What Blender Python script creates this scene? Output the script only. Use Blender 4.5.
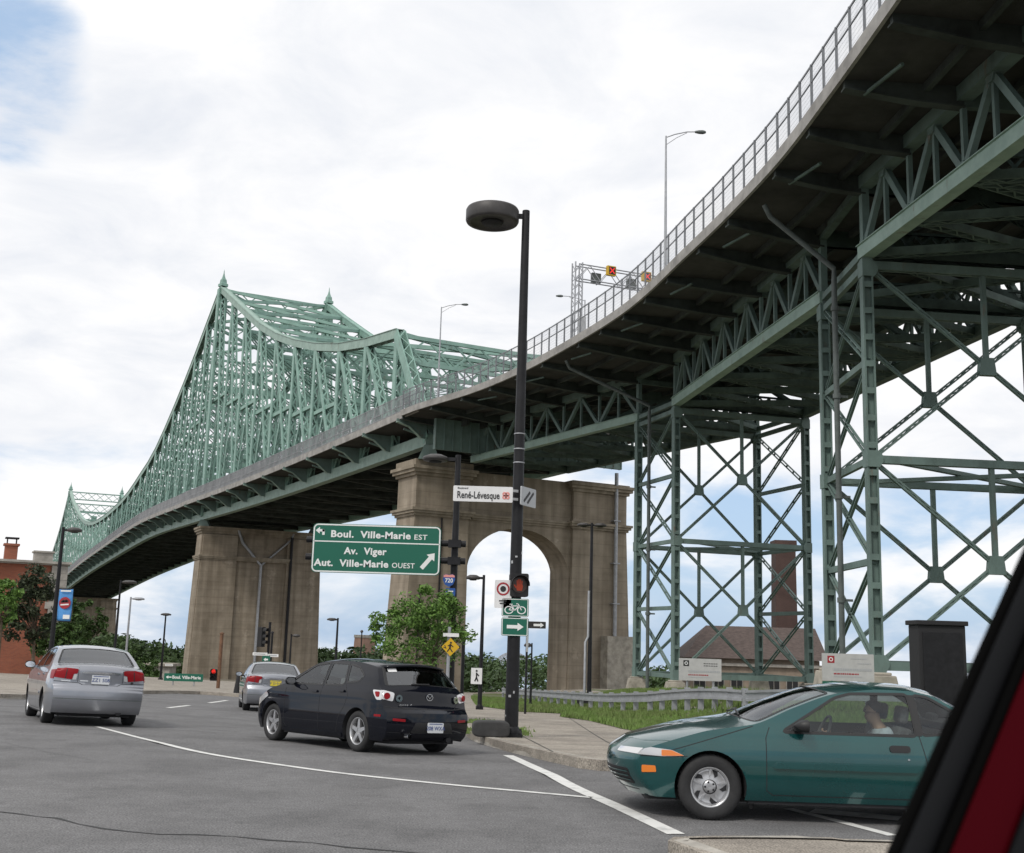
import bpy, bmesh, math, random
import numpy as np
from mathutils import Vector, Matrix, noise as mnoise
from mathutils.geometry import delaunay_2d_cdt
V = Vector
random.seed(7)
for o in list(bpy.data.objects): bpy.data.objects.remove(o)
scn = bpy.context.scene
COL = scn.collection
R = math.radians

# ------------------------------------------------------------------ camera
FPX, EYE = 1150.0, 1.65
PITCH, ROLL = math.atan(213.5/FPX), math.atan(.03)
cF = V((0, math.cos(PITCH), math.sin(PITCH)))
_r0, _u0 = V((1, 0, 0)), V((0, -math.sin(PITCH), math.cos(PITCH)))
cR = _r0*math.cos(ROLL) + _u0*math.sin(ROLL)
cU = _u0*math.cos(ROLL) - _r0*math.sin(ROLL)
cam = bpy.data.cameras.new('camera')
camo = bpy.data.objects.new('camera', cam); COL.objects.link(camo)
M3 = Matrix((cR, cU, -cF)).transposed()
camo.matrix_world = Matrix.Translation((0, 0, EYE)) @ M3.to_4x4()
cam.sensor_width = 36; cam.lens = FPX/1024*36
cam.clip_start = .05; cam.clip_end = 6000
cam.dof.use_dof = True; cam.dof.focus_distance = 30; cam.dof.aperture_fstop = 11
scn.camera = camo

# ------------------------------------------------------------------ exposure, sky, sun
scn.view_settings.view_transform = 'Standard'; scn.view_settings.look = 'None'
scn.view_settings.exposure = 0.0; scn.view_settings.gamma = 1
SUN_EL, SUN_AZ = R(48), R(215)       # azimuth clockwise from +Y: behind and left of the camera
world = bpy.data.worlds.new('World'); scn.world = world; world.use_nodes = True
wn, wl = world.node_tree.nodes, world.node_tree.links
wn.clear()
def N(t, **k):
    n = wn.new(t)
    for a, b in k.items(): setattr(n, a, b)
    return n
def wmath(op, a, b=None, c=None, clamp=False):
    n = N('ShaderNodeMath', operation=op); n.use_clamp = clamp
    for i, v in enumerate((a, b, c)):
        if v is None: continue
        if isinstance(v, (int, float)): n.inputs[i].default_value = v
        else: wl.new(v, n.inputs[i])
    return n.outputs[0]
sky = N('ShaderNodeTexSky', sky_type='NISHITA'); sky.sun_disc = False
sky.sun_elevation = SUN_EL; sky.sun_rotation = SUN_AZ; sky.altitude = 50; sky.air_density = 1.0; sky.dust_density = 1.2
tc = N('ShaderNodeTexCoord'); sep = N('ShaderNodeSeparateXYZ'); wl.new(tc.outputs['Generated'], sep.inputs[0])
zz = wmath('MAXIMUM', sep.outputs[2], 0.0)
den = wmath('ADD', zz, .16)
comb = N('ShaderNodeCombineXYZ')
wl.new(wmath('DIVIDE', sep.outputs[0], den), comb.inputs[0]); wl.new(wmath('DIVIDE', sep.outputs[1], den), comb.inputs[1])
def wnoise(scale, detail, rough, off=(0, 0, 0), dist=0.0):
    mp = N('ShaderNodeMapping'); wl.new(comb.outputs[0], mp.inputs[0]); mp.inputs['Location'].default_value = off
    n = N('ShaderNodeTexNoise'); wl.new(mp.outputs[0], n.inputs['Vector'])
    n.inputs['Scale'].default_value = scale; n.inputs['Detail'].default_value = detail
    n.inputs['Roughness'].default_value = rough; n.inputs['Distortion'].default_value = dist
    return n.outputs[0]
def dirmask(px, py, rad, soft):
    d = (cF*FPX + cR*(px-512) + cU*(426.5-py)).normalized()
    dp = N('ShaderNodeVectorMath', operation='DOT_PRODUCT'); wl.new(tc.outputs['Generated'], dp.inputs[0]); dp.inputs[1].default_value = d
    mr = N('ShaderNodeMapRange'); mr.interpolation_type = 'SMOOTHSTEP'; mr.clamp = True
    wl.new(dp.outputs['Value'], mr.inputs[0])
    mr.inputs[1].default_value = math.cos(rad+soft); mr.inputs[2].default_value = math.cos(max(rad-soft, 0))
    return mr.outputs[0]
def wrange(v, a, b, c, d, sm=True):
    mr = N('ShaderNodeMapRange'); mr.clamp = True
    if sm: mr.interpolation_type = 'SMOOTHSTEP'
    wl.new(v, mr.inputs[0])
    for i, q in enumerate((a, b, c, d)): mr.inputs[i+1].default_value = q
    return mr.outputs[0]
n1 = wnoise(1.5, 9, .58, (3.1, 1.7, .3), .25)
n2 = wnoise(3.4, 8, .6, (7.7, 2.2, 1.3), .4)
n3 = wnoise(.8, 4, .5, (1.2, 9.1, 4.0), .2)
low = wrange(sep.outputs[2], .11, .22, 1, 0)                       # broken cloud near the horizon
gap = dirmask(10, 75, R(1.0), R(4.6))                              # blue patch high on the left
gap2 = dirmask(135, 270, R(1), R(4)); gap3 = dirmask(600, 95, R(.5), R(3))
# cumulus near the horizon: noise on the direction itself
mpd = N('ShaderNodeMapping'); wl.new(tc.outputs['Generated'], mpd.inputs[0]); mpd.inputs['Scale'].default_value = (1, 1, 2.6); mpd.inputs['Location'].default_value = (2.3, .4, .7)
nd_ = N('ShaderNodeTexNoise'); wl.new(mpd.outputs[0], nd_.inputs['Vector']); nd_.inputs['Scale'].default_value = 5.5; nd_.inputs['Detail'].default_value = 9; nd_.inputs['Roughness'].default_value = .55; nd_.inputs['Distortion'].default_value = .3
lowc = wmath('ADD', nd_.outputs[0], .0)
cov = wmath('ADD', n1, .25)
cov = wmath('SUBTRACT', cov, wmath('MULTIPLY', gap, wmath('ADD', .05, wmath('MULTIPLY', n2, .64))))
cov = wmath('SUBTRACT', cov, wmath('MULTIPLY', gap3, .03))
lm = wrange(sep.outputs[2], .10, .24, 1, 0)
mxl = N('ShaderNodeMix'); mxl.data_type = 'FLOAT'; wl.new(lm, mxl.inputs['Factor']); wl.new(cov, mxl.inputs['A']); wl.new(lowc, mxl.inputs['B'])
cov = mxl.outputs['Result']
mask = wrange(cov, .39, .63, .10, 1)
mxs = N('ShaderNodeMix'); mxs.data_type = 'FLOAT'; wl.new(lm, mxs.inputs['Factor']); wl.new(n2, mxs.inputs['A']); wl.new(nd_.outputs[0], mxs.inputs['B'])
shade = wmath('ADD', wmath('MULTIPLY', mxs.outputs['Result'], .6), wmath('MULTIPLY', n3, .4))
ramp = N('ShaderNodeValToRGB'); wl.new(shade, ramp.inputs[0])
ramp.color_ramp.elements[0].position = .34; ramp.color_ramp.elements[0].color = (.80, .83, .89, 1)
ramp.color_ramp.elements[1].position = .53; ramp.color_ramp.elements[1].color = (1.0, 1.0, 1.01, 1)
cmix = N('ShaderNodeMix', data_type='RGBA'); cmix.inputs[0].default_value = .75
wl.new(sky.outputs[0], cmix.inputs['A']); cmix.inputs['B'].default_value = (3.3, 4.8, 6.9, 1)
bg_s = N('ShaderNodeBackground'); wl.new(cmix.outputs['Result'], bg_s.inputs[0]); bg_s.inputs[1].default_value = .13
bg_c = N('ShaderNodeBackground'); wl.new(ramp.outputs[0], bg_c.inputs[0]); bg_c.inputs[1].default_value = 1.02
mix = N('ShaderNodeMixShader'); wl.new(mask, mix.inputs[0]); wl.new(bg_s.outputs[0], mix.inputs[1]); wl.new(bg_c.outputs[0], mix.inputs[2])
wo = N('ShaderNodeOutputWorld'); wl.new(mix.outputs[0], wo.inputs[0])
sund = bpy.data.lights.new('sun', 'SUN'); sund.energy = 1.7; sund.angle = R(12); sund.color = (1, .95, .87)
suno = bpy.data.objects.new('sun', sund); COL.objects.link(suno)
_sd = V((math.sin(SUN_AZ)*math.cos(SUN_EL), math.cos(SUN_AZ)*math.cos(SUN_EL), math.sin(SUN_EL)))
suno.rotation_euler = _sd.to_track_quat('Z', 'Y').to_euler(); suno.location = _sd*80

# ------------------------------------------------------------------ coordinates
def ray(x, y): return cF*FPX + cR*(x-512) + cU*(426.5-y)
def atY(x, y, Y): d = ray(x, y); return V((0, 0, EYE)) + d*(Y/d.y)
def atZ(x, y, z): d = ray(x, y); return V((0, 0, EYE)) + d*((z-EYE)/d.z)
def sstep(a, b, x):
    t = min(1, max(0, (x-a)/(b-a))); return t*t*(3-2*t)
def G(x, y):
    """height of the ground: level round the crossing, then falling away towards the river"""
    xx = max(x, -60)
    u = y-.6*1.5*math.log1p(math.exp(-xx/1.5)) if xx > -40 else y+.6*xx
    z = -.038*max(0, min(u, 190)-14.5)-.045*max(0, u-190)
    return z + .9*sstep(4, 9, x)*sstep(30, 45, y)
def gnd(x, y, dz=0.0):
    z = 0.0; P = None
    for i in range(60):
        P = atZ(x, y, z); z = .5*z + .5*(G(P.x, P.y)+dz)
    return V((P.x, P.y, G(P.x, P.y)+dz))
def proj(P):
    d = V(P)-V((0, 0, EYE)); return (512+FPX*d.dot(cR)/d.dot(cF), 426.5-FPX*d.dot(cU)/d.dot(cF))

# ------------------------------------------------------------------ materials
def mat(name, col, rough=.7, metal=0.0, var=0.0, scale=4.0, bump=0.0, bscale=20.0, col2=None, coat=0.0, spec=.5, detail=6, stretch=None, thr=(.35, .65)):
    m = bpy.data.materials.new(name); m.use_nodes = True
    nt = m.node_tree; n, l = nt.nodes, nt.links
    b = n['Principled BSDF']
    b.inputs['Base Color'].default_value = (*col, 1); b.inputs['Roughness'].default_value = rough
    b.inputs['Metallic'].default_value = metal; b.inputs['Coat Weight'].default_value = coat
    b.inputs['Coat Roughness'].default_value = .04
    b.inputs['Specular IOR Level'].default_value = spec
    t = None
    if var > 0 or bump > 0:
        t = n.new('ShaderNodeTexCoord')
        mp = n.new('ShaderNodeMapping'); l.new(t.outputs['Object'], mp.inputs[0])
        if stretch: mp.inputs['Scale'].default_value = stretch
    if var > 0:
        z = n.new('ShaderNodeTexNoise'); l.new(mp.outputs[0], z.inputs['Vector'])
        z.inputs['Scale'].default_value = scale; z.inputs['Detail'].default_value = detail; z.inputs['Roughness'].default_value = .65
        r = n.new('ShaderNodeValToRGB'); l.new(z.outputs[0], r.inputs[0])
        c2 = col2 or tuple(c*(1-var) for c in col)
        c1 = col if col2 else tuple(min(1, c*(1+var)) for c in col)
        r.color_ramp.elements[0].position = thr[0]; r.color_ramp.elements[0].color = (*c2, 1)
        r.color_ramp.elements[1].position = thr[1]; r.color_ramp.elements[1].color = (*c1, 1)
        l.new(r.outputs[0], b.inputs['Base Color'])
    if bump > 0:
        z2 = n.new('ShaderNodeTexNoise'); l.new(mp.outputs[0], z2.inputs['Vector'])
        z2.inputs['Scale'].default_value = bscale; z2.inputs['Detail'].default_value = 6
        bp = n.new('ShaderNodeBump'); l.new(z2.outputs[0], bp.inputs['Height']); bp.inputs['Strength'].default_value = bump
        bp.inputs['Distance'].default_value = .03
        l.new(bp.outputs[0], b.inputs['Normal'])
    return m
def emat(name, col, strength):
    m = bpy.data.materials.new(name); m.use_nodes = True
    b = m.node_tree.nodes['Principled BSDF']
    b.inputs['Base Color'].default_value = (*[c*.3 for c in col], 1)
    b.inputs['Emission Color'].default_value = (*col, 1); b.inputs['Emission Strength'].default_value = strength
    return m
def glassmat(name, tint, trans=.75, rough=.02, ior=1.9):
    m = bpy.data.materials.new(name); m.use_nodes = True
    nt = m.node_tree; n, l = nt.nodes, nt.links; n.clear()
    out = n.new('ShaderNodeOutputMaterial'); mx = n.new('ShaderNodeMixShader')
    tr = n.new('ShaderNodeBsdfTransparent'); tr.inputs[0].default_value = (*[t*trans for t in tint], 1)
    gl = n.new('ShaderNodeBsdfGlossy'); gl.inputs['Roughness'].default_value = rough; gl.inputs[0].default_value = (.95, .97, 1, 1)
    fr = n.new('ShaderNodeFresnel'); fr.inputs[0].default_value = ior
    l.new(fr.outputs[0], mx.inputs[0]); l.new(tr.outputs[0], mx.inputs[1]); l.new(gl.outputs[0], mx.inputs[2]); l.new(mx.outputs[0], out.inputs[0])
    return m
def brickmat(name, c1, c2, mortar, scale=1.0, bw=.22, bh=.075, rough=.9):
    m = bpy.data.materials.new(name); m.use_nodes = True
    nt = m.node_tree; n, l = nt.nodes, nt.links; b = n['Principled BSDF']; b.inputs['Roughness'].default_value = rough
    t = n.new('ShaderNodeTexCoord'); sp = n.new('ShaderNodeSeparateXYZ'); l.new(t.outputs['Object'], sp.inputs[0])
    ad = n.new('ShaderNodeMath'); l.new(sp.outputs[0], ad.inputs[0]); l.new(sp.outputs[1], ad.inputs[1])
    cb = n.new('ShaderNodeCombineXYZ'); l.new(ad.outputs[0], cb.inputs[0]); l.new(sp.outputs[2], cb.inputs[1])
    br = n.new('ShaderNodeTexBrick'); l.new(cb.outputs[0], br.inputs['Vector'])
    br.inputs['Scale'].default_value = scale; br.inputs['Brick Width'].default_value = bw; br.inputs['Row Height'].default_value = bh
    br.inputs['Mortar Size'].default_value = .008
    br.inputs['Color1'].default_value = (*c1, 1); br.inputs['Color2'].default_value = (*c2, 1); br.inputs['Mortar'].default_value = (*mortar, 1)
    z = n.new('ShaderNodeTexNoise'); l.new(t.outputs['Object'], z.inputs['Vector']); z.inputs['Scale'].default_value = .6; z.inputs['Detail'].default_value = 6
    mx = n.new('ShaderNodeMix'); mx.data_type = 'RGBA'; mx.blend_type = 'MULTIPLY'; mx.inputs[0].default_value = .6
    rr = n.new('ShaderNodeValToRGB'); l.new(z.outputs[0], rr.inputs[0]); rr.color_ramp.elements[0].position = .3; rr.color_ramp.elements[0].color = (.5, .5, .5, 1); rr.color_ramp.elements[1].position = .7
    l.new(br.outputs[0], mx.inputs['A']); l.new(rr.outputs[0], mx.inputs['B']); l.new(mx.outputs['Result'], b.inputs['Base Color'])
    return m
def leafmat(name, c1, c2):
    m = mat(name, c1, .6, var=.1, scale=7, col2=c2, spec=.3, detail=3, thr=(.36, .62))
    b = m.node_tree.nodes['Principled BSDF']
    b.inputs['Transmission Weight'].default_value = 0
    return m

MT = {}
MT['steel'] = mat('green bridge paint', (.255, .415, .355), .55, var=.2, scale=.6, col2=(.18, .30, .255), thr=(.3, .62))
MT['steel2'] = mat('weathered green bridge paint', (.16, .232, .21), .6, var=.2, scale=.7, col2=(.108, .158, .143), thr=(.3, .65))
MT['steelhi'] = mat('light-toned lit green paint', (.32, .44, .385), .6, var=.2, scale=.9, col2=(.23, .33, .285))  # paler green paints in the light on near chords and lower flanges
def rusty(m, sc=1.7, lo=.60, hi=.72, col=(.16, .085, .05), amt=.75):
    nt = m.node_tree; n, l = nt.nodes, nt.links; b = n['Principled BSDF']; src = b.inputs['Base Color'].links[0].from_socket
    t = n.new('ShaderNodeTexCoord'); mp = n.new('ShaderNodeMapping'); l.new(t.outputs['Object'], mp.inputs[0]); mp.inputs['Scale'].default_value = (1, 1, .35)
    z = n.new('ShaderNodeTexNoise'); l.new(mp.outputs[0], z.inputs['Vector']); z.inputs['Scale'].default_value = sc; z.inputs['Detail'].default_value = 9; z.inputs['Roughness'].default_value = .7
    r = n.new('ShaderNodeMapRange'); l.new(z.outputs[0], r.inputs[0]); r.inputs[1].default_value = lo; r.inputs[2].default_value = hi; r.inputs[4].default_value = amt
    mx = n.new('ShaderNodeMix'); mx.data_type = 'RGBA'; l.new(r.outputs[0], mx.inputs[0]); l.new(src, mx.inputs['A']); mx.inputs['B'].default_value = (*col, 1); l.new(mx.outputs['Result'], b.inputs['Base Color'])
for k_ in ('steel', 'steel2', 'steelhi'): rusty(MT[k_])
rusty(MT['steel2'], .5, .5, .7, (.06, .085, .075), .6)
MT['frame'] = mat('shade-darkened cross bracing paint', (.082, .122, .106), .75, var=.3, scale=.9)  # bridge green darkened to paint in the shade below the deck
MT['under'] = mat('shade-darkened floor steel', (.040, .050, .046), .85, var=.5, scale=.5)  # near-black colour carries the shade of the bridge underside
MT['slab'] = mat('shade-darkened deck concrete', (.043, .042, .040), .9, var=.4, scale=.45)  # concrete darkened so its colour holds the shade under the deck
MT['fascia'] = mat('grey deck edge', (.30, .29, .275), .85, var=.25, scale=.8)
MT['fence2'] = mat('pale galvanised fence', (.27, .275, .29), .6, var=.2, scale=.5)
MT['lamphead'] = mat('dark brown grey lamp head', (.050, .046, .045), .5, var=.2, scale=4)
MT['fence'] = mat('galvanised fence', (.20, .21, .225), .6, metal=.2, var=.1)
MT['pipe'] = mat('grey pipe', (.095, .112, .108), .6, var=.2, scale=2)
MT['galv'] = mat('galvanised steel', (.36, .37, .39), .5, metal=.4, var=.15, scale=3)
MT['black'] = mat('black pole paint', (.012, .012, .014), .5, var=.3, scale=6, spec=.3)
MT['blackm'] = mat('matt black', (.018, .018, .02), .8)
def concrete_pier(name, c1, c2):
    """board-marked, rain-streaked concrete"""
    m = mat(name, c1, .92, var=.1, scale=.5, col2=c2, bump=.35, bscale=3.0, thr=(.3, .68))
    nt = m.node_tree; n, l = nt.nodes, nt.links; b = n['Principled BSDF']
    src = b.inputs['Base Color'].links[0].from_socket
    t = n.new('ShaderNodeTexCoord'); mp = n.new('ShaderNodeMapping'); l.new(t.outputs['Object'], mp.inputs[0]); mp.inputs['Scale'].default_value = (1.1, 1.1, .06)
    z = n.new('ShaderNodeTexNoise'); l.new(mp.outputs[0], z.inputs['Vector']); z.inputs['Scale'].default_value = 1.0; z.inputs['Detail'].default_value = 7
    rr = n.new('ShaderNodeValToRGB'); l.new(z.outputs[0], rr.inputs[0])
    rr.color_ramp.elements[0].position = .38; rr.color_ramp.elements[0].color = (.74, .72, .69, 1); rr.color_ramp.elements[1].position = .62; rr.color_ramp.elements[1].color = (1.05, 1.04, 1.03, 1)
    mp2 = n.new('ShaderNodeMapping'); l.new(t.outputs['Object'], mp2.inputs[0]); mp2.inputs['Scale'].default_value = (.10, .10, 1.1)
    z2 = n.new('ShaderNodeTexNoise'); l.new(mp2.outputs[0], z2.inputs['Vector']); z2.inputs['Scale'].default_value = 1.0; z2.inputs['Detail'].default_value = 4
    r2 = n.new('ShaderNodeValToRGB'); l.new(z2.outputs[0], r2.inputs[0])
    r2.color_ramp.elements[0].position = .4; r2.color_ramp.elements[0].color = (.90, .89, .88, 1); r2.color_ramp.elements[1].position = .55
    # spalled pale patches
    z3 = n.new('ShaderNodeTexNoise'); l.new(t.outputs['Object'], z3.inputs['Vector']); z3.inputs['Scale'].default_value = .35; z3.inputs['Detail'].default_value = 9; z3.inputs['Roughness'].default_value = .7
    r3 = n.new('ShaderNodeValToRGB'); l.new(z3.outputs[0], r3.inputs[0])
    r3.color_ramp.elements[0].position = .60; r3.color_ramp.elements[0].color = (1, 1, 1, 1); r3.color_ramp.elements[1].position = .66; r3.color_ramp.elements[1].color = (1.35, 1.36, 1.4, 1)
    # pour lines of the lifts
    sp = n.new('ShaderNodeSeparateXYZ'); l.new(t.outputs['Object'], sp.inputs[0])
    d1 = n.new('ShaderNodeMath'); d1.operation = 'DIVIDE'; l.new(sp.outputs[2], d1.inputs[0]); d1.inputs[1].default_value = 1.35
    d2 = n.new('ShaderNodeMath'); d2.operation = 'FRACT'; l.new(d1.outputs[0], d2.inputs[0])
    r4 = n.new('ShaderNodeValToRGB'); l.new(d2.outputs[0], r4.inputs[0]); r4.color_ramp.elements[0].position = .02; r4.color_ramp.elements[0].color = (.80, .79, .78, 1); r4.color_ramp.elements[1].position = .06
    last = src
    for sck in (rr.outputs[0], r2.outputs[0], r3.outputs[0], r4.outputs[0]):
        mx = n.new('ShaderNodeMix'); mx.data_type = 'RGBA'; mx.blend_type = 'MULTIPLY'; mx.inputs[0].default_value = 1
        l.new(last, mx.inputs['A']); l.new(sck, mx.inputs['B']); last = mx.outputs['Result']
    l.new(last, b.inputs['Base Color'])
    return m
MT['pier'] = concrete_pier('weathered pier concrete', (.36, .31, .245), (.255, .218, .17))
MT['piercap'] = concrete_pier('weathered cap stone', (.36, .315, .25), (.25, .215, .165))
MT['plinth'] = mat('pedestal concrete', (.36, .33, .28), .9, var=.3, scale=1.2, bump=.2)
MT['brick'] = brickmat('red brick', (.38, .115, .06), (.30, .088, .05), (.24, .15, .11))
MT['dbrick'] = brickmat('dark red brick', (.085, .048, .04), (.066, .038, .033), (.12, .08, .07))
MT['stone'] = mat('grey trim stone', (.34, .32, .29), .9, var=.25, scale=1.5)
MT['rooftile'] = mat('brown roof shingles', (.088, .066, .059), .9, var=.3, scale=2.2, stretch=(1, 1, 4))
MT['leafA'] = leafmat('bright tree leaves', (.15, .265, .055), (.065, .135, .028))
MT['leafB'] = leafmat('dark purple green leaves', (.045, .060, .026), (.020, .028, .016))
MT['leafC'] = leafmat('mid green leaves', (.07, .125, .03), (.03, .06, .016))
MT['leafF'] = leafmat('wood foliage', (.075, .125, .04), (.022, .045, .016))
MT['bark'] = mat('bark', (.11, .085, .06), .95, var=.3, scale=8, bump=.3)
MT['white'] = mat('white sign sheet', (.74, .74, .74), .45, var=.05)
MT['boardgrey'] = mat('grey white board', (.48, .48, .47), .5, var=.08, scale=3)
MT['signgreen'] = mat('green sign sheet', (.003, .115, .072), .45)
MT['signwhite'] = mat('white sign lettering', (.78, .79, .78), .45)
MT['signblack'] = mat('black sign lettering', (.02, .02, .02), .5)
MT['yellow'] = mat('yellow sign sheet', (.62, .38, .012), .45)
MT['signred'] = mat('red sign paint', (.34, .02, .028), .45)
MT['signblue'] = mat('blue sign paint', (.015, .08, .32), .45)
MT['pink'] = mat('pale red emblem', (.75, .30, .27), .5)
MT['banner'] = mat('light blue banner cloth', (.08, .28, .62), .6, var=.15, scale=2)
MT['alum'] = mat('sign aluminium', (.45, .46, .47), .5, metal=.4)
MT['amber'] = emat('lit orange hand', (.85, .10, .03), 0.16)
MT['redlamp'] = emat('lit red signal', (1.0, .03, .02), .8)
MT['rubber'] = mat('tyre rubber', (.022, .022, .023), .75, var=.25, scale=9)
MT['greyblock'] = mat('dark grey rubber block', (.045, .045, .046), .85, var=.25, scale=5)
MT['rust'] = mat('rusty steel', (.16, .085, .05), .85, var=.3, scale=5)

# ------------------------------------------------------------------ object helpers
def tag(o, label=None, cat=None, group=None, kind=None):
    if label: o['label'] = label
    if cat: o['category'] = cat
    if group: o['group'] = group
    if kind: o['kind'] = kind
    return o
def empty(name, loc, label=None, cat=None, group=None, rz=0.0):
    o = bpy.data.objects.new(name, None); COL.objects.link(o); o.empty_display_size = .3
    o.location = loc; o.rotation_euler = (0, 0, rz)
    return tag(o, label, cat, group)
def root_of(o):
    while o.parent: o = o.parent
    return o
class MB:
    def __init__(s): s.v = []; s.f = []; s.mi = []; s.sm = []
    def add(s, vs, fs, mi=0, smooth=False):
        k = len(s.v); s.v += [tuple(p) for p in vs]
        for f in fs: s.f.append(tuple(k+i for i in f)); s.mi.append(mi); s.sm.append(smooth)
    def boxm(s, M, dx, dy, dz, mi=0):
        vs = [M @ V((sx*dx/2, sy*dy/2, sz*dz/2)) for sx in (-1, 1) for sy in (-1, 1) for sz in (-1, 1)]
        s.add(vs, [(0, 1, 3, 2), (4, 6, 7, 5), (0, 4, 5, 1), (2, 3, 7, 6), (0, 2, 6, 4), (1, 5, 7, 3)], mi)
    def box(s, x0, x1, y0, y1, z0, z1, mi=0):
        s.boxm(Matrix.Translation(((x0+x1)/2, (y0+y1)/2, (z0+z1)/2)), x1-x0, y1-y0, z1-z0, mi)
    def beam(s, p, q, w, h, up=(0, 0, 1), mi=0, ext=0.0):
        """bar from p to q; h along 'up', w across"""
        p, q = V(p), V(q); d = q-p; L = d.length
        if L < 1e-6: return
        d = d/L; u = V(up); u = u-d*u.dot(d)
        if u.length < 1e-4: u = V((0, 1, 0))-d*d.y
        if u.length < 1e-4: u = V((1, 0, 0))
        u.normalize(); r = d.cross(u)
        M = Matrix((r, d, u)).transposed().to_4x4(); M.translation = (p+q)/2
        s.boxm(M, w, L+2*ext, h, mi)
    def tube(s, pts, r, n=10, mi=0, cap=True, smooth=True):
        pts = [V(p) for p in pts]; rs = r if isinstance(r, (list, tuple)) else [r]*len(pts)
        vs = []; fs = []; prev = None
        for i, p in enumerate(pts):
            d = (pts[min(i+1, len(pts)-1)]-pts[max(i-1, 0)]).normalized()
            if prev is None:
                a = V((1, 0, 0)) if abs(d.x) < .9 else V((0, 1, 0))
                u = (a-d*a.dot(d)).normalized()
            else: u = (prev-d*prev.dot(d)).normalized()
            prev = u; w = d.cross(u)
            for j in range(n):
                t = 2*math.pi*j/n; vs.append(p+(u*math.cos(t)+w*math.sin(t))*rs[i])
        for i in range(len(pts)-1):
            for j in range(n):
                fs.append((i*n+j, i*n+(j+1) % n, (i+1)*n+(j+1) % n, (i+1)*n+j))
        s.add(vs, fs, mi, smooth)
        if cap:
            s.add(vs[:n], [tuple(range(n-1, -1, -1))], mi); s.add(vs[-n:], [tuple(range(n))], mi)
    def lathe(s, prof, c=(0, 0, 0), axis='z', n=32, mi=0, smooth=True):
        """prof: list of (r, h)"""
        c = V(c); vs = []; fs = []
        for (r, h) in prof:
            for j in range(n):
                t = 2*math.pi*j/n; a, b = r*math.cos(t), r*math.sin(t)
                vs.append(c+(V((a, b, h)) if axis == 'z' else V((a, h, b)) if axis == 'y' else V((h, a, b))))
        for i in range(len(prof)-1):
            for j in range(n): fs.append((i*n+j, i*n+(j+1) % n, (i+1)*n+(j+1) % n, (i+1)*n+j))
        s.add(vs, fs, mi, smooth)
        if prof[0][0] > 1e-6 and False: pass
    def prism(s, poly, M, depth, mi=0):
        """poly: 2D outline in the xz plane of M, extruded along its +y"""
        n = len(poly)
        vs = [M @ V((a, 0, b)) for a, b in poly]+[M @ V((a, depth, b)) for a, b in poly]
        fs = [tuple(range(n)), tuple(range(2*n-1, n-1, -1))]+[(i, (i+1) % n+0, (i+1) % n+n, i+n) for i in range(n)]
        s.add(vs, fs, mi)
    def laced(s, p, q, w, h, up, t=.05, pitch=None, bar=.06, mi=0, sides=(1, -1), batten=False):
        """built-up member: two plates h deep set w apart, with lacing bars zigzagging between them on both open faces"""
        p, q = V(p), V(q); d = q-p; L = d.length
        if L < .2: return
        d = d/L; u = V(up); u = u-d*u.dot(d)
        if u.length < 1e-4: u = V((1, 0, 0))-d*d.x
        u.normalize(); r = d.cross(u)
        for k in (-1, 1): s.beam(p+r*(k*(w/2-t/2)), q+r*(k*(w/2-t/2)), t, h, u, mi)
        pitch = pitch or w*.9; n = max(2, int(round(L/pitch))); st = L/n
        iw = w/2-t
        for sd in sides:
            o = u*(sd*(h/2-.02))
            if batten:
                for i in range(n+1):
                    c = p+d*min(max(i*st, .1), L-.1)+o
                    s.beam(c-r*iw, c+r*iw, bar, .03, u, mi)
            else:
                for i in range(n):
                    k = 1 if i % 2 else -1
                    s.beam(p+d*(i*st)+o-r*(k*iw), p+d*((i+1)*st)+o+r*(k*iw), bar, .025, u, mi)
    def build(s, name, mats, parent=None, local=False, bevel=0.0, kind=None):
        me = bpy.data.meshes.new(name)
        vs = s.v
        if parent is not None and not local:
            o0 = root_of(parent).location; vs = [(a-o0.x, b-o0.y, c-o0.z) for a, b, c in s.v]
        me.from_pydata(vs, [], s.f); me.validate(clean_customdata=False)
        if not isinstance(mats, (list, tuple)): mats = [mats]
        for m in mats: me.materials.append(m)
        if len(me.polygons) == len(s.f):
            me.polygons.foreach_set('material_index', s.mi); me.polygons.foreach_set('use_smooth', s.sm)
        bm = bmesh.new(); bm.from_mesh(me)
        bmesh.ops.recalc_face_normals(bm, faces=bm.faces); bm.to_mesh(me); bm.free()
        o = bpy.data.objects.new(name, me); COL.objects.link(o)
        if parent is not None: o.parent = parent
        if bevel > 0:
            md = o.modifiers.new('bevel', 'BEVEL'); md.width = bevel; md.segments = 2; md.limit_method = 'ANGLE'; md.harden_normals = False
        if kind: o['kind'] = kind
        return o
def polyline(pts, step):
    """resample a smooth curve through pts (Catmull-Rom)"""
    pts = [V(p) for p in pts]; out = []
    P = [pts[0]*2-pts[1]]+pts+[pts[-1]*2-pts[-2]]
    for i in range(1, len(P)-2):
        a, b, c, d = P[i-1:i+3]; n = max(1, int((c-b).length/step))
        for k in range(n):
            t = k/n
            out.append(.5*((2*b)+(c-a)*t+(2*a-5*b+4*c-d)*t*t+(3*b-a-3*c+d)*t**3))
    out.append(pts[-1]); return out
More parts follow.
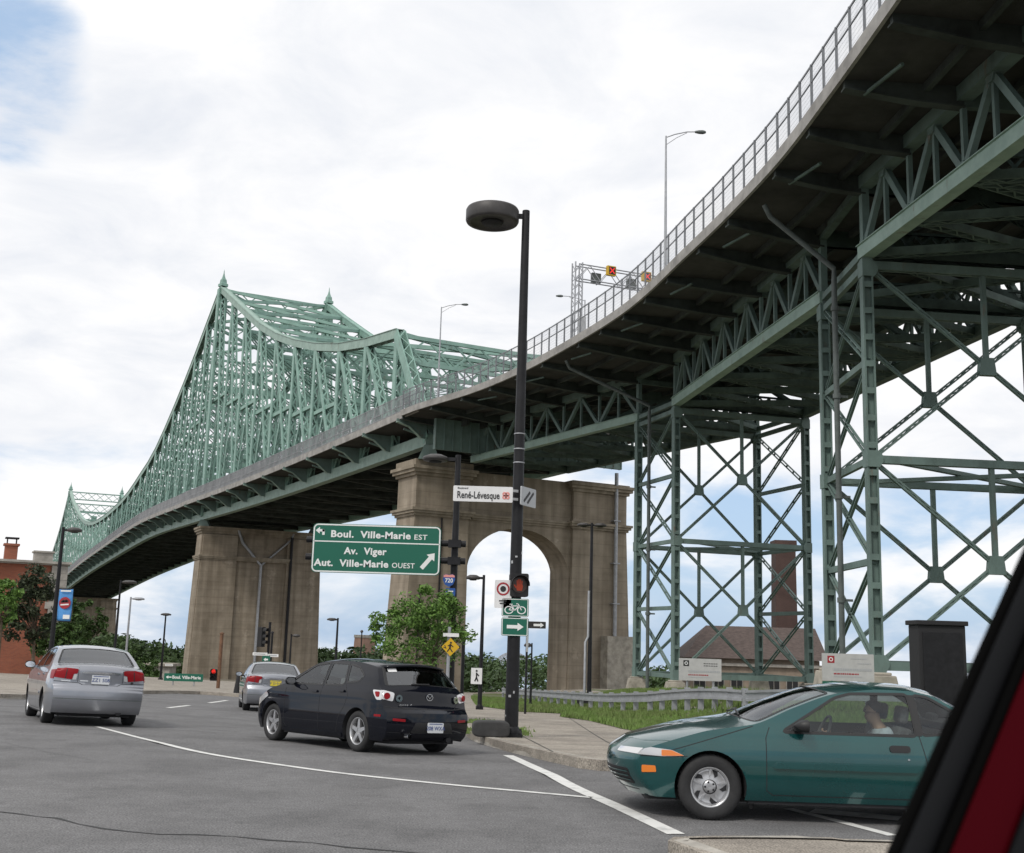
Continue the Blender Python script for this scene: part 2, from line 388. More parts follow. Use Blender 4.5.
def cdt(outline, holes=(), pts=(), lines=()):
    """2D constrained triangulation: returns verts, faces inside outline and outside the holes"""
    vs = []; es = []; fs = []
    for lp in [outline]+list(holes):
        k = len(vs); vs += [V(p) for p in lp]; n = len(lp); es += [(k+i, k+(i+1) % n) for i in range(n)]
    for ln in lines:
        k = len(vs); vs += [V(p) for p in ln]; es += [(k+i, k+i+1) for i in range(len(ln)-1)]
    vs += [V(p) for p in pts]
    res = delaunay_2d_cdt(vs, es, [], 0, 1e-6)
    V2, F2 = res[0], res[2]
    def inside(p, lp):
        c = False; n = len(lp); x, y = p
        for i in range(n):
            x1, y1 = lp[i][0], lp[i][1]; x2, y2 = lp[(i+1) % n][0], lp[(i+1) % n][1]
            if (y1 > y) != (y2 > y) and x < (x2-x1)*(y-y1)/(y2-y1)+x1: c = not c
        return c
    out = []
    for f in F2:
        c = (sum(V2[i][0] for i in f)/len(f), sum(V2[i][1] for i in f)/len(f))
        if inside(c, outline) and not any(inside(c, h) for h in holes): out.append(tuple(f))
    return [(v[0], v[1]) for v in V2], out
def sheet(name, outline, zf, mat_, step=3.0, holes=(), kind='structure', thick=0.0, parent=None):
    """ground-hugging sheet with the outline given in plan"""
    xs = [p[0] for p in outline]; ys = [p[1] for p in outline]
    pts = [(x, y) for x in np.arange(min(xs)+step/2, max(xs), step) for y in np.arange(min(ys)+step/2, max(ys), step)]
    v2, f2 = cdt(outline, holes, pts)
    mb = MB(); mb.add([(x, y, zf(x, y)) for x, y in v2], f2, 0, True)
    if thick:
        n = len(outline)
        o2 = []
        for i in range(n):
            a, b = V(outline[i]), V(outline[(i+1) % n]); k = max(1, int((b-a).length/step))
            o2 += [a+(b-a)*(j/k) for j in range(k)]
        n = len(o2); vs = [(p.x, p.y, zf(p.x, p.y)) for p in o2]+[(p.x, p.y, zf(p.x, p.y)-thick) for p in o2]
        mb.add(vs, [(i, (i+1) % n, (i+1) % n+n, i+n) for i in range(n)])
    o = mb.build(name, mat_, parent)
    if kind: o['kind'] = kind
    return o
_fonts = {}
def text(s, size, M, m, parent=None, name='lettering', depth=.004, align='CENTER', sx=1.0, bold=0.0, origin=None, spacing=1.0, fit=None):
    """mesh lettering standing in the xz plane of M, facing its -y"""
    cu = bpy.data.curves.new(name, 'FONT'); cu.body = s; cu.size = size; cu.align_x = align; cu.align_y = 'CENTER'
    cu.extrude = depth; cu.offset = bold; cu.resolution_u = 3; cu.space_character = spacing
    t = bpy.data.objects.new(name, cu); COL.objects.link(t)
    dg = bpy.context.evaluated_depsgraph_get(); dg.update()
    me = bpy.data.meshes.new_from_object(t.evaluated_get(dg))
    bpy.data.objects.remove(t); bpy.data.curves.remove(cu)
    if fit:
        xs_ = [v.co.x for v in me.vertices]; wd_ = max(xs_)-min(xs_); cx_ = (max(xs_)+min(xs_))/2; sx = fit/wd_
        for v in me.vertices: v.co.x -= cx_
    X = M @ Matrix.Rotation(math.pi/2, 4, 'X') @ Matrix.Diagonal((sx, 1, 1, 1))
    if parent is not None and origin is None:
        X = Matrix.Translation(-root_of(parent).location) @ X
    me.transform(X)
    me.materials.clear(); me.materials.append(m)
    o = bpy.data.objects.new(name, me); COL.objects.link(o)
    if parent is not None: o.parent = parent
    return o
# ================================================================== SETTING: ground, road, pavements
MT['asphalt'] = mat('worn asphalt', (.182, .181, .184), .88, var=.1, scale=.30, col2=(.150, .149, .152), bump=.4, bscale=70, thr=(.3, .7))
def asphalt_detail(m):
    nt = m.node_tree; n, l = nt.nodes, nt.links; b = n['Principled BSDF']
    src = b.inputs['Base Color'].links[0].from_socket; last = src
    t = n.new('ShaderNodeTexCoord')
    for sc, lo, hi, a, c in ((55, .36, .64, (.55, .55, .55, 1), (1.38, 1.37, 1.36, 1)), (2.6, .52, .70, (1, 1, 1, 1), (.86, .86, .86, 1)), (.9, .44, .62, (1, 1, 1, 1), (.8, .8, .8, 1)), (9, .3, .7, (.88, .88, .88, 1), (1.1, 1.1, 1.1, 1))):
        z = n.new('ShaderNodeTexNoise'); l.new(t.outputs['Object'], z.inputs['Vector']); z.inputs['Scale'].default_value = sc; z.inputs['Detail'].default_value = 8
        r = n.new('ShaderNodeValToRGB'); l.new(z.outputs[0], r.inputs[0]); r.color_ramp.elements[0].position = lo; r.color_ramp.elements[0].color = a
        r.color_ramp.elements[1].position = hi; r.color_ramp.elements[1].color = c
        mx = n.new('ShaderNodeMix'); mx.data_type = 'RGBA'; mx.blend_type = 'MULTIPLY'; mx.inputs[0].default_value = 1
        l.new(last, mx.inputs['A']); l.new(r.outputs[0], mx.inputs['B']); last = mx.outputs['Result']
    l.new(last, b.inputs['Base Color'])
asphalt_detail(MT['asphalt'])
MT['pave'] = mat('concrete pavement', (.38, .345, .295), .92, var=.1, scale=.8, col2=(.28, .25, .215), bump=.25, bscale=30)
asphalt_detail(MT['pave'])
MT['kerb'] = mat('kerb stone', (.34, .32, .285), .9, var=.3, scale=2.5, bump=.4, bscale=12, detail=9)
MT['tar'] = mat('tar crack filler', (.03, .03, .03), .7)
MT['paint'] = mat('worn white road paint', (.70, .70, .68), .7, var=.1, scale=5, col2=(.42, .42, .41), thr=(.28, .5), detail=9)
MT['soil'] = mat('bare soil', (.14, .12, .085), .95, var=.4, scale=.3)
MT['turf'] = mat('turf', (.10, .135, .04), .95, var=.3, scale=.8, col2=(.10, .10, .045))
MT['blade'] = mat('grass blades', (.145, .25, .05), .8, var=.3, scale=.7, col2=(.14, .165, .06))

# far ground: one sheet to the horizon
g = MB(); xs = [-5000, -3000, -1500, -800, -400, -250, -160, -110, -80, -60, -40, -25, -12, 0, 4, 9, 15, 25, 40, 70, 120, 250, 500, 1000, 2000, 3000, 5000]
ys = [-600, -200, -80, -40, -20, 0, 14, 20, 30, 38, 45, 60, 80, 110, 150, 190, 230, 300, 450, 700, 1200, 2200, 4500]
g.add([(x, y, G(x, y)-.35) for y in ys for x in xs], [(j*len(xs)+i, j*len(xs)+i+1, (j+1)*len(xs)+i+1, (j+1)*len(xs)+i) for j in range(len(ys)-1) for i in range(len(xs)-1)], 0, True)
g.build('ground', MT['soil'], kind='structure')

def P2(*pts): return [(p.x, p.y) for p in (gnd(x, y) for x, y in pts)]
road_poly = [(-70, -30), (60, -30), (60, 8), (60, 22), (8, 22), (3.5, 60), (-1, 95), (-30, 110), (-60, 110), (-70, 60)]
sheet('road', road_poly, lambda x, y: G(x, y), MT['asphalt'], 1.4)

KH = .14
kerb_px = P2((468, 737.5), (487, 745.5), (515, 753.5), (560, 764), (600, 771))
right_kerb = [(-4.2, 92), (-3.2, 75), (-2.4, 61), (-1.7, 45), (-1.3, 33)]+kerb_px+[(2.6, 16.3), (5, 15.6), (12, 15.2), (32, 15)]
right_kerb = [(p.x, p.y) for p in polyline([(x, y, 0) for x, y in right_kerb], .5)]
def kerb(name, line, w, side):
    """kerb stone strip along 'line' (road edge), w wide to the given side, standing KH proud of the road, rough rounded edge"""
    n = len(line); mb = MB(); vs = []
    rr = random.Random(len(line))
    for i, (x, y) in enumerate(line):
        a, b = line[max(i-1, 0)], line[min(i+1, n-1)]
        d = V((b[0]-a[0], b[1]-a[1])).normalized(); nx, ny = -d.y*side, d.x*side
        j = rr.uniform(-.012, .012); k = rr.uniform(-.012, .012)
        for off, h in ((0+j, -.03), (.015+j, KH-.05+k), (.06+j, KH-.008+k), (w, KH+.004)):
            X, Y = x+nx*off, y+ny*off; vs.append((X, Y, G(X, Y)+h))
    for i in range(n-1):
        for k in range(3): mb.add([vs[i*4+k], vs[i*4+k+1], vs[i*4+k+5], vs[i*4+k+4]], [(0, 1, 2, 3)], 0, True)
    mb.build(name, MT['kerb'], kind='structure')
kerb('kerb', right_kerb, .17, 1 if True else -1)
walk_poly = right_kerb+[(32, 60), (30, 120), (-4, 120)]
sheet('pavement', walk_poly, lambda x, y: G(x, y)+KH, MT['pave'], 1.4, thick=.2)
# joints in the pavement
jm = MB()
def strip(mb, pts, w, zf, lift, wf=None, mi=0):
    pts = [V((p[0], p[1])) for p in pts]; vs = []
    for i, p in enumerate(pts):
        d = (pts[min(i+1, len(pts)-1)]-pts[max(i-1, 0)]).normalized(); nn = V((-d.y, d.x)); ww = w if wf is None else w*wf(i/(len(pts)-1))
        for s in (-.5, .5):
            q = p+nn*(s*ww); vs.append((q.x, q.y, zf(q.x, q.y)+lift))
    mb.add(vs, [(2*i, 2*i+1, 2*i+3, 2*i+2) for i in range(len(pts)-1)], mi)
def resamp(pts, step=.4): return [(p.x, p.y) for p in polyline([(x, y, 0) for x, y in pts], step)]
def gk(px, py): p = gnd(px, py, KH); return (p.x, p.y)
for a in ([(487, 718), (520, 735), (553, 752)], [(566, 716), (600, 738), (640, 758)], [(440, 713), (480, 714.5), (531, 716)], [(520, 735), (600, 738), (690, 741)]):
    strip(jm, resamp([gk(*p) for p in a]), .022, lambda x, y: G(x, y)+KH, .005)
jm.build('pavement_joint', MT['tar'], kind='structure')

# near island of the side street
isl = [(p.x, p.y) for p in (gnd(x, y, KH) for x, y in ((668, 839), (674, 835.5), (700, 834.5), (760, 834.5), (830, 836), (900, 839)))]+[(7, 10.4), (12, 9.8), (12, 5), (3.2, 4.6), (2.1, 7.0), (1.55, 8.9)]
isl_c = [(p.x, p.y) for p in polyline([(x, y, 0) for x, y in isl+[isl[0]]], .25)][:-1]
sheet('traffic_island', isl_c, lambda x, y: G(x, y)+KH-.01, MT['pave'], .6, thick=.2)
kerb('island_kerb', isl_c+[isl_c[0]], .16, -1)

# pavement on the far left of the crossing
lk = P2((0, 699), (60, 697.5), (150, 694), (200, 694.5), (243, 697.5))
lk = [(-26, 24), (-19, 33)]+lk
lkc = resamp(lk, 1.0)
lp = lkc+[(lk[-1][0]+3, lk[-1][1]+8), (lk[-1][0]-2, 110), (-100, 110), (-100, 30), (-40, 22)]
kerb('kerb', lkc, .2, 1)
sheet('pavement', lp, lambda x, y: G(x, y)+KH, MT['pave'], 3.0, thick=.2)

# road markings
def mark(px, w, name='road_marking', m='paint', lift=.006, wf=None):
    mb = MB(); strip(mb, resamp([(p.x, p.y) for p in (gnd(*q) for q in px)], .3), w, G, lift, wf); return mb.build(name, MT[m], kind='structure')
mark([(508, 755.5), (560, 780), (620, 808), (676, 834.5)], .17)
mark([(97, 727), (180, 748), (300, 768), (420, 782), (592, 798)], .10)
mark([(168, 708), (189, 705.5)], .16); mark([(209, 703), (227, 700.5)], .16)
mark([(788, 809), (840, 822), (893, 836)], .12); mark([(812, 811), (850, 814.5), (900, 819)], .34)
rr = random.Random(3)
def crack(px, w):
    pts = [gnd(*q) for q in px]; pts = resamp([(p.x, p.y) for p in pts], .25)
    pts = [(x+rr.uniform(-.03, .03), y+rr.uniform(-.04, .04)) for x, y in pts]
    mb = MB(); strip(mb, pts, w, G, .004, lambda t: .6+.4*math.sin(t*40)); mb.build('tar_seam', MT['tar'], kind='structure')
crack([(-10, 811), (60, 819), (102, 829), (160, 834), (232, 837), (310, 843), (390, 851), (450, 858)], .05)
crack([(0, 742), (90, 760), (200, 769)], .010)

# ================================================================== grass beside the pavement
gp = [gk(477, 706), gk(521, 712), gk(566, 714), gk(561, 717), gk(590, 721), gk(622, 729), gk(700, 743), (14, 21.5), (31, 19), (31.5, 59), (29, 118), (-3, 116), (-2.2, 80)]
def gz(x, y): return G(x, y)+KH+.012
sheet('lawn', gp, gz, MT['turf'], 2.0)
gb = MB(); rg = random.Random(11)
def inpoly(x, y, lp):
    c = False; n = len(lp)
    for i in range(n):
        x1, y1 = lp[i]; x2, y2 = lp[(i+1) % n]
        if (y1 > y) != (y2 > y) and x < (x2-x1)*(y-y1)/(y2-y1)+x1: c = not c
    return c
def tuft(x, y, z, h, n=4):
    for k in range(n):
        a = rg.uniform(0, 6.28); w = rg.uniform(.010, .022)*(1+h); hh = h*rg.uniform(.6, 1.2); lx, ly = rg.uniform(-.5, .5)*hh, rg.uniform(-.5, .5)*hh
        dx, dy = math.cos(a)*w, math.sin(a)*w; ox, oy = rg.uniform(-.06, .06), rg.uniform(-.06, .06)
        gb.add([(x+ox-dx, y+oy-dy, z), (x+ox+dx, y+oy+dy, z), (x+ox+lx, y+oy+ly, z+hh)], [(0, 1, 2)])
cnt = 0
while cnt < 40000:
    y = 20+65*rg.random()**1.6; x = rg.uniform(-3, 14)
    if not inpoly(x, y, gp): continue
    cl = mnoise.noise(V((x*.35, y*.35, 0)))
    h = .10+.14*max(0, cl+.2)+(.22 if 6.2 < x+.09*(y-45) < 9 else 0)*rg.random()
    tuft(x, y, gz(x, y), h, 4); cnt += 1
for (px, py, sx, n) in ((560, 727, .0, 0), (478, 722, .5, 60), (514, 731, .5, 90), (470, 731, .35, 50), (520, 734, .3, 40)):
    for k in range(n):
        a = gk(px+rg.gauss(0, 6), py+rg.gauss(0, 1.2)); tuft(a[0], a[1], G(*a)+KH, .07, 4)
o = gb.build('grass', MT['blade']); tag(o, 'uncut green grass beside the pavement and guardrail', 'grass', kind='stuff')
# ================================================================== BRIDGE: stone piers
def frame_at(origin, heading):
    """local frame: x across the bridge (towards the right), y along it (away), z up"""
    h = heading
    M = Matrix(((math.cos(h), -math.sin(h), 0, origin[0]), (math.sin(h), math.cos(h), 0, origin[1]), (0, 0, 1, 0), (0, 0, 0, 1)))
    return M
def cap_ring(mb, M, x0, x1, y0, y1, z0, z1, out):
    """moulded cornice: three courses stepping outwards"""
    h = (z1-z0)/3
    for k, o in enumerate((out*.35, out*.75, out)):
        mb.boxm(M @ Matrix.Translation(((x0+x1)/2, (y0+y1)/2, z0+h*(k+.5))), x1-x0+2*o, y1-y0+2*o, h-.004, 0)
H1 = R(29)
p0 = atY(393, 462, 117.5); M1 = frame_at((p0.x, p0.y), H1)
pier1 = empty('stone_pier', (p0.x, p0.y, G(p0.x, p0.y)), 'wide weathered concrete bridge pier pierced by a tall round arch', 'bridge pier')
T = 4.7; ZB = -7.5
arch = [(9.2, ZB)]+[(15.55-6.35*math.cos(math.pi*k/28), 8.6+5.0*math.sin(math.pi*k/28)) for k in range(29)]+[(21.9, ZB)]
def wall_slab(mb, M, outline, y0, y1):
    v2, f2 = cdt(outline)
    n = len(v2)
    for yy in (y0, y1): mb.add([M @ V((a, yy, b)) for a, b in v2], f2)
    m = len(outline)
    mb.add([M @ V((a, yy, b)) for yy in (y0, y1) for a, b in outline], [(i, (i+1) % m, (i+1) % m+m, i+m) for i in range(m)])
b = MB(); wall_slab(b, M1, [(8.6, 19.3), (8.6, ZB)]+arch+[(22.5, ZB), (22.5, 19.3)], .45, T-.45); b.build('spandrel_wall', MT['pier'], pier1)
for (x0, x1, zt, bx0, bx1) in ((2.75, 9.0, 18.3, 1.55, 9.15), (22.1, 29.3, 18.3, 21.95, 30.2)):
    b = MB(); wall_slab(b, M1, [(bx0, ZB), (bx1, ZB), (x1, 14.4), (x1, zt), (x0, zt), (x0, 14.4)], 0, T)
    b.build('pylon', MT['pier'], pier1)
    b = MB(); cap_ring(b, M1, x0, x1, 0, T, zt, zt+1.0, .7)
    b.boxm(M1 @ Matrix.Translation(((x0+x1)/2, T/2, zt+1.0+(.35 if x0 < 9 else .1))), x1-x0+.5, T+.5, .7 if x0 < 9 else .2); b.build('cornice', MT['piercap'], pier1)
b = MB(); cap_ring(b, M1, 2.75, 9.0, 0, T, 14.1, 14.9, .55); cap_ring(b, M1, 22.1, 29.3, 0, T, 14.1, 14.9, .55)
cap_ring(b, M1, 9.75, 21.35, .45, T-.45, 14.1, 14.8, .4); b.build('string_course', MT['piercap'], pier1)
b = MB(); wall_slab(b, M1, [(26.0, ZB), (30.6, ZB), (30.2, 2.4), (26.0, 2.4)], -1.4, -.02); b.build('buttress', MT['plinth'], pier1)
b = MB(); b.tube([M1 @ V((27.6, -.4, 2.4)), M1 @ V((27.6, -.4, 20.8))], .22, 10)
for z in (6.0, 10.5, 15.3): b.boxm(M1 @ Matrix.Translation((27.6, -.3, z)), .9, .8, .12)
b.build('drainpipe', MT['galv'], pier1)
b = MB(); b.tube([M1 @ V((5.8, -.12, ZB)), M1 @ V((5.8, -.12, 14))], .09, 8); b.tube([M1 @ V((3.6, -.12, ZB)), M1 @ V((3.6, -.12, 7))], .09, 8); b.build('conduit', MT['black'], pier1)

H2 = R(25.5)
def solid_pier(name, origin, head, W, zt, zs, zb, label, depth=5.0, detail=True):
    M = frame_at(origin, head); pr = empty(name, (origin[0], origin[1], zb), label, 'bridge pier')
    b = MB(); wall_slab(b, M, [(1.5, zb), (W+1.0, zb), (W, zt-1.2), (2.4, zt-1.2)], 0, depth); b.build('shaft', MT['pier'], pr)
    for x0, x1 in ((2.6, W*.36), (W*.74, W-.5)):
        b = MB(); wall_slab(b, M, [(x0-1.0 if x0 < 3 else x0, zb), (x1 if x0 < 3 else x1+1.0, zb), (x1, zt-1.4), (x0, zt-1.4)], -.45, .02); b.build('pilaster', MT['pier'], pr)
    b = MB(); cap_ring(b, M, 2.4, W, 0, depth, zt-1.2, zt, .6); b.build('cornice', MT['piercap'], pr)
    b = MB(); cap_ring(b, M, 2.2, W+.2, -.46, depth, zs-.4, zs+.4, .3); b.build('string_course', MT['piercap'], pr)
    return pr, M
q0 = atY(189.5, 525, 205)
pier2, M2 = solid_pier('stone_pier', (q0.x, q0.y), H2, 24.2, 20.1, 14.6, -10, 'solid brown concrete bridge pier behind the middle silver car')
b = MB(); b.tube([M2 @ V((13.2, -.35, -9)), M2 @ V((13.2, -.35, 13.6)), M2 @ V((9.6, -.35, 17.5)), M2 @ V((8.6, -.35, 20))], .26, 8)
b.tube([M2 @ V((13.2, -.35, 13.6)), M2 @ V((18.4, -.35, 18.5)), M2 @ V((19, -.35, 20))], .2, 8); b.build('drainpipe', MT['galv'], pier2)
b = MB(); b.tube([M2 @ V((18.6, -.6, -9)), M2 @ V((18.6, -.6, 19))], .26, 8); b.build('conduit', MT['black'], pier2)

# ================================================================== BRIDGE: cantilever truss
A0, B0 = V((-8.56, 119)), V((-54.8, 207)); C0 = V((-178, 467))
dA = (B0-A0).normalized(); LA = (B0-A0).length; dB = (C0-B0).normalized(); LB = 302.0
def axis(s):
    if s <= LA: p, d = A0+dA*s, dA
    else: p, d = B0+dB*(s-LA), dB
    return p, d
def interp(tab, s):
    for (a, va), (b_, vb) in zip(tab, tab[1:]):
        if s <= b_:
            return va+(vb-va)*((s-a)/(b_-a))
    return tab[-1][1]
def smoothtab(tab):
    pts = polyline([(a, 0, z) for a, z in tab], 3.0); return [(p.x, p.z) for p in pts]
ZBOT = smoothtab([(-10, 22.1), (0, 22.0), (50, 21.6), (LA, 21.9), (LA+60, 22.9), (LA+128, 21.5), (LA+200, 19.4), (LA+302, 15.0), (LA+420, 10)])
ZTOP = smoothtab([(0, 35.5), (11.4, 35.9), (28.7, 38.2), (43.6, 41.6), (56.3, 45.4), (67.7, 49.6), (82.6, 56.5), (LA-.01, 64.5)])[:-1]+[(LA, 64.5)]
ZTOP2 = smoothtab([(LA, 64.5), (LA+31, 52.8), (LA+64, 43.0), (LA+86, 39.6), (LA+112, 36.6), (LA+140, 35.4), (LA+169, 35.1), (LA+202, 36.2), (LA+239, 41), (LA+280, 50.5), (LA+302, 57.5)])
ZTOP3 = smoothtab([(LA+302, 57.5), (LA+330, 45), (LA+365, 35), (LA+410, 27)])
zb_ = lambda s: interp(ZBOT, s)
def zt_(s): return interp(ZTOP, s) if s <= LA else interp(ZTOP2, s) if s <= LA+302 else interp(ZTOP3, s)
WT = 20.5                                                           # distance between the two trusses
def nd(s, side, z):
    p, d = axis(s)
    if abs(s-LA) < .01: d = (dA+dB).normalized()
    n = V((d.y, -d.x)); q = p+n*(WT*side); return V((q.x, q.y, z))   # side 0 = near left truss, 1 = right truss
bridge = empty('truss_bridge', (A0.x, A0.y, 0), 'long green steel cantilever truss bridge with pointed finials', 'bridge')
NA, NM, NF = 10, 28, 9
S = [LA*i/NA for i in range(NA+1)]+[LA+302*i/NM for i in range(1, NM+1)]+[LA+302+11.5*i for i in range(1, NF+1)]
TOW = (NA, NA+NM)
steel, steelhi = MT['steel'], MT['steelhi']
for side in (0, 1):
    for lo, hi in ((1, NA), (NA, NA+NM), (NA+NM, len(S)-1)):
        b = MB()
        for i in range(lo, hi): b.laced(nd(S[i], side, zt_(S[i])), nd(S[i+1], side, zt_(S[i+1])), 1.0, 1.15, (0, 0, 1), t=.12, pitch=1.1, bar=.1, sides=(-1,))
        for i in range(lo, hi): b.beam(nd(S[i], side, zt_(S[i])+.52), nd(S[i+1], side, zt_(S[i+1])+.52), 1.2, .06)
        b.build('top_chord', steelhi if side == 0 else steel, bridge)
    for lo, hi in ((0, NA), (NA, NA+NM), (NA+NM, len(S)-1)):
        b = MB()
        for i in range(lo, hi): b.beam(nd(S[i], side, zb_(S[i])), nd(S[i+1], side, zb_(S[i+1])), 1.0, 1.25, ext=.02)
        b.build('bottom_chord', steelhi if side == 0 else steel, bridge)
    b = MB(); b.laced(nd(S[0], side, zb_(0)), nd(S[1], side, zt_(S[1])), 1.1, 1.2, (-dA.x, -dA.y, 1), t=.12, pitch=1.2, bar=.12); b.build('end_post', steel, bridge)
    for i in range(1, len(S)):
        s = S[i]; lo, hi = nd(s, side, zb_(s)), nd(s, side, zt_(s)); tw = i in TOW
        far = s > LA+120
        b = MB(); w = 1.7 if tw else .95; dd = V((axis(s)[1].x, axis(s)[1].y, 0))
        b.laced(lo, hi, w, w*.9, dd, t=.30 if tw else .20, pitch=.9 if not far else 1.8, bar=.19)
        b.build('vertical_post', steel, bridge)
        # diagonal leaning to the nearer tower top, with its sub-strut
        if i == 1: continue
        b = MB(); toward = 1 if (i <= NA or (i > NA+NM/2 and i <= NA+NM)) else -1
        j = i-1
        a_, c_ = (j, i) if toward == 1 else (i, j)                  # bottom node a_, top node c_
        if c_ == 0: continue
        pb, pt = nd(S[a_], side, zb_(S[a_])), nd(S[c_], side, zt_(S[c_])); hgt = pt.z-pb.z
        ax = V((dd.y, -dd.x, 0))
        b.laced(pb, pt, .92, .55, dd, t=.19, pitch=.9 if not far else 1.7, bar=.18)
        md = pb.lerp(pt, .5); foot = nd(S[c_], side, zb_(S[c_])); 
        b.laced(md, foot, .55, .4, dd, t=.08, pitch=.8 if not far else 1.6, bar=.09)
        if hgt > 17:
            vm = nd(S[c_], side, md.z); va = nd(S[a_], side, md.z)
            b.beam(va, vm, .45, .5)
        if hgt > 30:
            m2 = pb.lerp(pt, .76); b.beam(m2, nd(S[c_], side, m2.z), .4, .45)
        b.build('diagonal', steel, bridge)
for i in range(1, len(S)):
    s = S[i]; p, d = axis(s); dd = V((d.x, d.y, 0)); far = s > LA+150
    L0, R0_ = nd(s, 0, 0), nd(s, 1, 0)
    zt, zb = zt_(s), zb_(s)
    at = lambda t, z: V((L0.x+(R0_.x-L0.x)*t, L0.y+(R0_.y-L0.y)*t, z))
    # sway frame: portal over the roadway with knee braces, crossed bracing above
    b = MB(); road = zb+8.6
    if not far or i % 2 == 0 or i in TOW:
        dpt = min(3.2, max(1.6, zt-road-.5))
        for z in (zt-.2, zt-dpt): b.beam(at(0, z), at(1, z), .35, .45)
        n = 6
        for k in range(n):
            for (a1, a2) in ((0, 1), (1, 0)):
                b.beam(at(k/n, zt-.2-a1*(dpt-.2)), at((k+1)/n, zt-.2-a2*(dpt-.2)), .12, .2)
        if zt-dpt > road+4:
            z1, z0 = zt-dpt, road
            nst = max(1, int(round((z1-z0)/16)))
            for q in range(nst):
                za, zc = z0+(z1-z0)*q/nst, z0+(z1-z0)*(q+1)/nst
                b.laced(at(0, za), at(1, zc), .5, .5, dd, t=.08, pitch=1.1, bar=.08); b.laced(at(1, za), at(0, zc), .5, .5, dd, t=.08, pitch=1.1, bar=.08)
                b.beam(at(0, za), at(1, za), .4, .7)
                m_ = at(.5, (za+zc)/2); b.beam(m_-V((0, 0, 1.2)), m_+V((0, 0, 1.2)), .3, 2.2, V((R0_-L0).normalized()))
        else: b.beam(at(0, road), at(.12, zt-dpt), .35, .4); b.beam(at(1, road), at(.88, zt-dpt), .35, .4)
        b.build('sway_frame', steel, bridge)
    # lateral bracing between the top chords
    if i < len(S)-1 and not far:
        b = MB(); s2 = S[i+1]
        for sa, sb in ((0, 1), (1, 0)):
            b.laced(nd(s, sa, zt), nd(s2, sb, zt_(s2)), .45, .5, (0, 0, 1), t=.07, pitch=1.0, bar=.09)
        b.build('top_lateral', steel, bridge)
# floor: deck, stringers, floor beams
OUT = 3.5; DZ = 2.25
def off(s, o, z):
    p, d = axis(s)
    if abs(s-LA) < 6: t = (s-LA+6)/12; d = (dA*(1-t)+dB*t).normalized()
    n = V((d.y, -d.x)); q = p+n*o; return V((q.x, q.y, z))
SS = [-5]+[s for s in np.arange(0, LA+302+95, 5.0)]
b = MB()
for a_, c_ in zip(SS, SS[1:]):
    for (o0, o1, z0, z1, mi) in ((-OUT, WT+OUT, DZ-.32, DZ, 0),):
        vs = [off(s, o, zb_(s)+z) for s in (a_, c_) for o in (o0, o1) for z in (z0, z1)]
        b.add(vs, [(0, 1, 3, 2), (4, 6, 7, 5), (0, 4, 5, 1), (2, 3, 7, 6), (0, 2, 6, 4), (1, 5, 7, 3)])
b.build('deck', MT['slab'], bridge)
b = MB()
for a_, c_ in zip(SS, SS[1:]):
    for o in np.linspace(2, WT-2, 9): b.beam(off(a_, o, zb_(a_)+DZ-.75), off(c_, o, zb_(c_)+DZ-.75), .3, .8)
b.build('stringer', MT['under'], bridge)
for i in range(0, len(S)):
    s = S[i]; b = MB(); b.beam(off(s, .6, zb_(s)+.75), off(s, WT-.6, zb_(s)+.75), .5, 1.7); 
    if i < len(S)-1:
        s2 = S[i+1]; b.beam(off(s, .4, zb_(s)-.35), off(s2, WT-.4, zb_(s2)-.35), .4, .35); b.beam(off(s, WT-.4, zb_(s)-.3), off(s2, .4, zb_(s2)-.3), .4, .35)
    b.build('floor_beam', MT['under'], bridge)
# pavement brackets outside the near truss (curved knees) and the fence above
for i in range(0, NA+NM+1):
    s = S[i]; z = zb_(s); b = MB()
    pr = [(0, 1.9), (-OUT+.1, 1.9), (-OUT+.1, 1.62), (-2.0, 1.25), (-1.1, .55), (-.5, .15), (0, .1)]
    p, d = axis(s); n = V((d.y, -d.x, 0)); M = Matrix(((n.x, d.x, 0, p.x), (n.y, d.y, 0, p.y), (0, 0, 1, z), (0, 0, 0, 1)))
    b.prism(pr, M @ Matrix.Translation((-.45, -.1, 0)), .2)
    b.tube([off(s+.3, -1.2, z+.55), off(s+.3, -2.9, z+.95)], .12, 6)
    bk = b.build('bracket', MT['steel2'], bridge)
    b = MB(); lo_ = [(-OUT+.1, 1.6), (-2.0, 1.23), (-1.1, .53), (-.62, .15)]
    b.prism(lo_+[(x_, z_-.08) for x_, z_ in reversed(lo_)], M @ Matrix.Translation((-.45, -.24, 0)), .48); b.build('flange', MT['steelhi'], bk)
b = MB()
for a_, c_ in zip(SS, SS[1:]):
    b.beam(off(a_, -OUT-.05, zb_(a_)+DZ-.05), off(c_, -OUT-.05, zb_(c_)+DZ-.05), .12, .75)
b.build('kerb_beam', MT['fascia'], bridge)
b = MB(); SF = np.arange(-5, LA+302+90, 2.5)
for a_, c_ in zip(SF, SF[1:]):
    for h in (.45, 1.0, 2.05): b.beam(off(a_, -OUT, zb_(a_)+DZ+h), off(c_, -OUT, zb_(c_)+DZ+h), .06, .07)
    b.beam(off(a_, -OUT, zb_(a_)+DZ), off(a_, -OUT, zb_(a_)+DZ+2.1), .09, .09)
    npk = 22 if a_ < LA+60 else 12
    for k in range(npk):
        s = a_+(c_-a_)*k/npk; b.beam(off(s, -OUT, zb_(s)+DZ+.3), off(s, -OUT, zb_(s)+DZ+2.05), .045 if npk > 15 else .09, .02, (1, 0, 0))
b.build('pavement_fence', MT['fence2'], bridge)
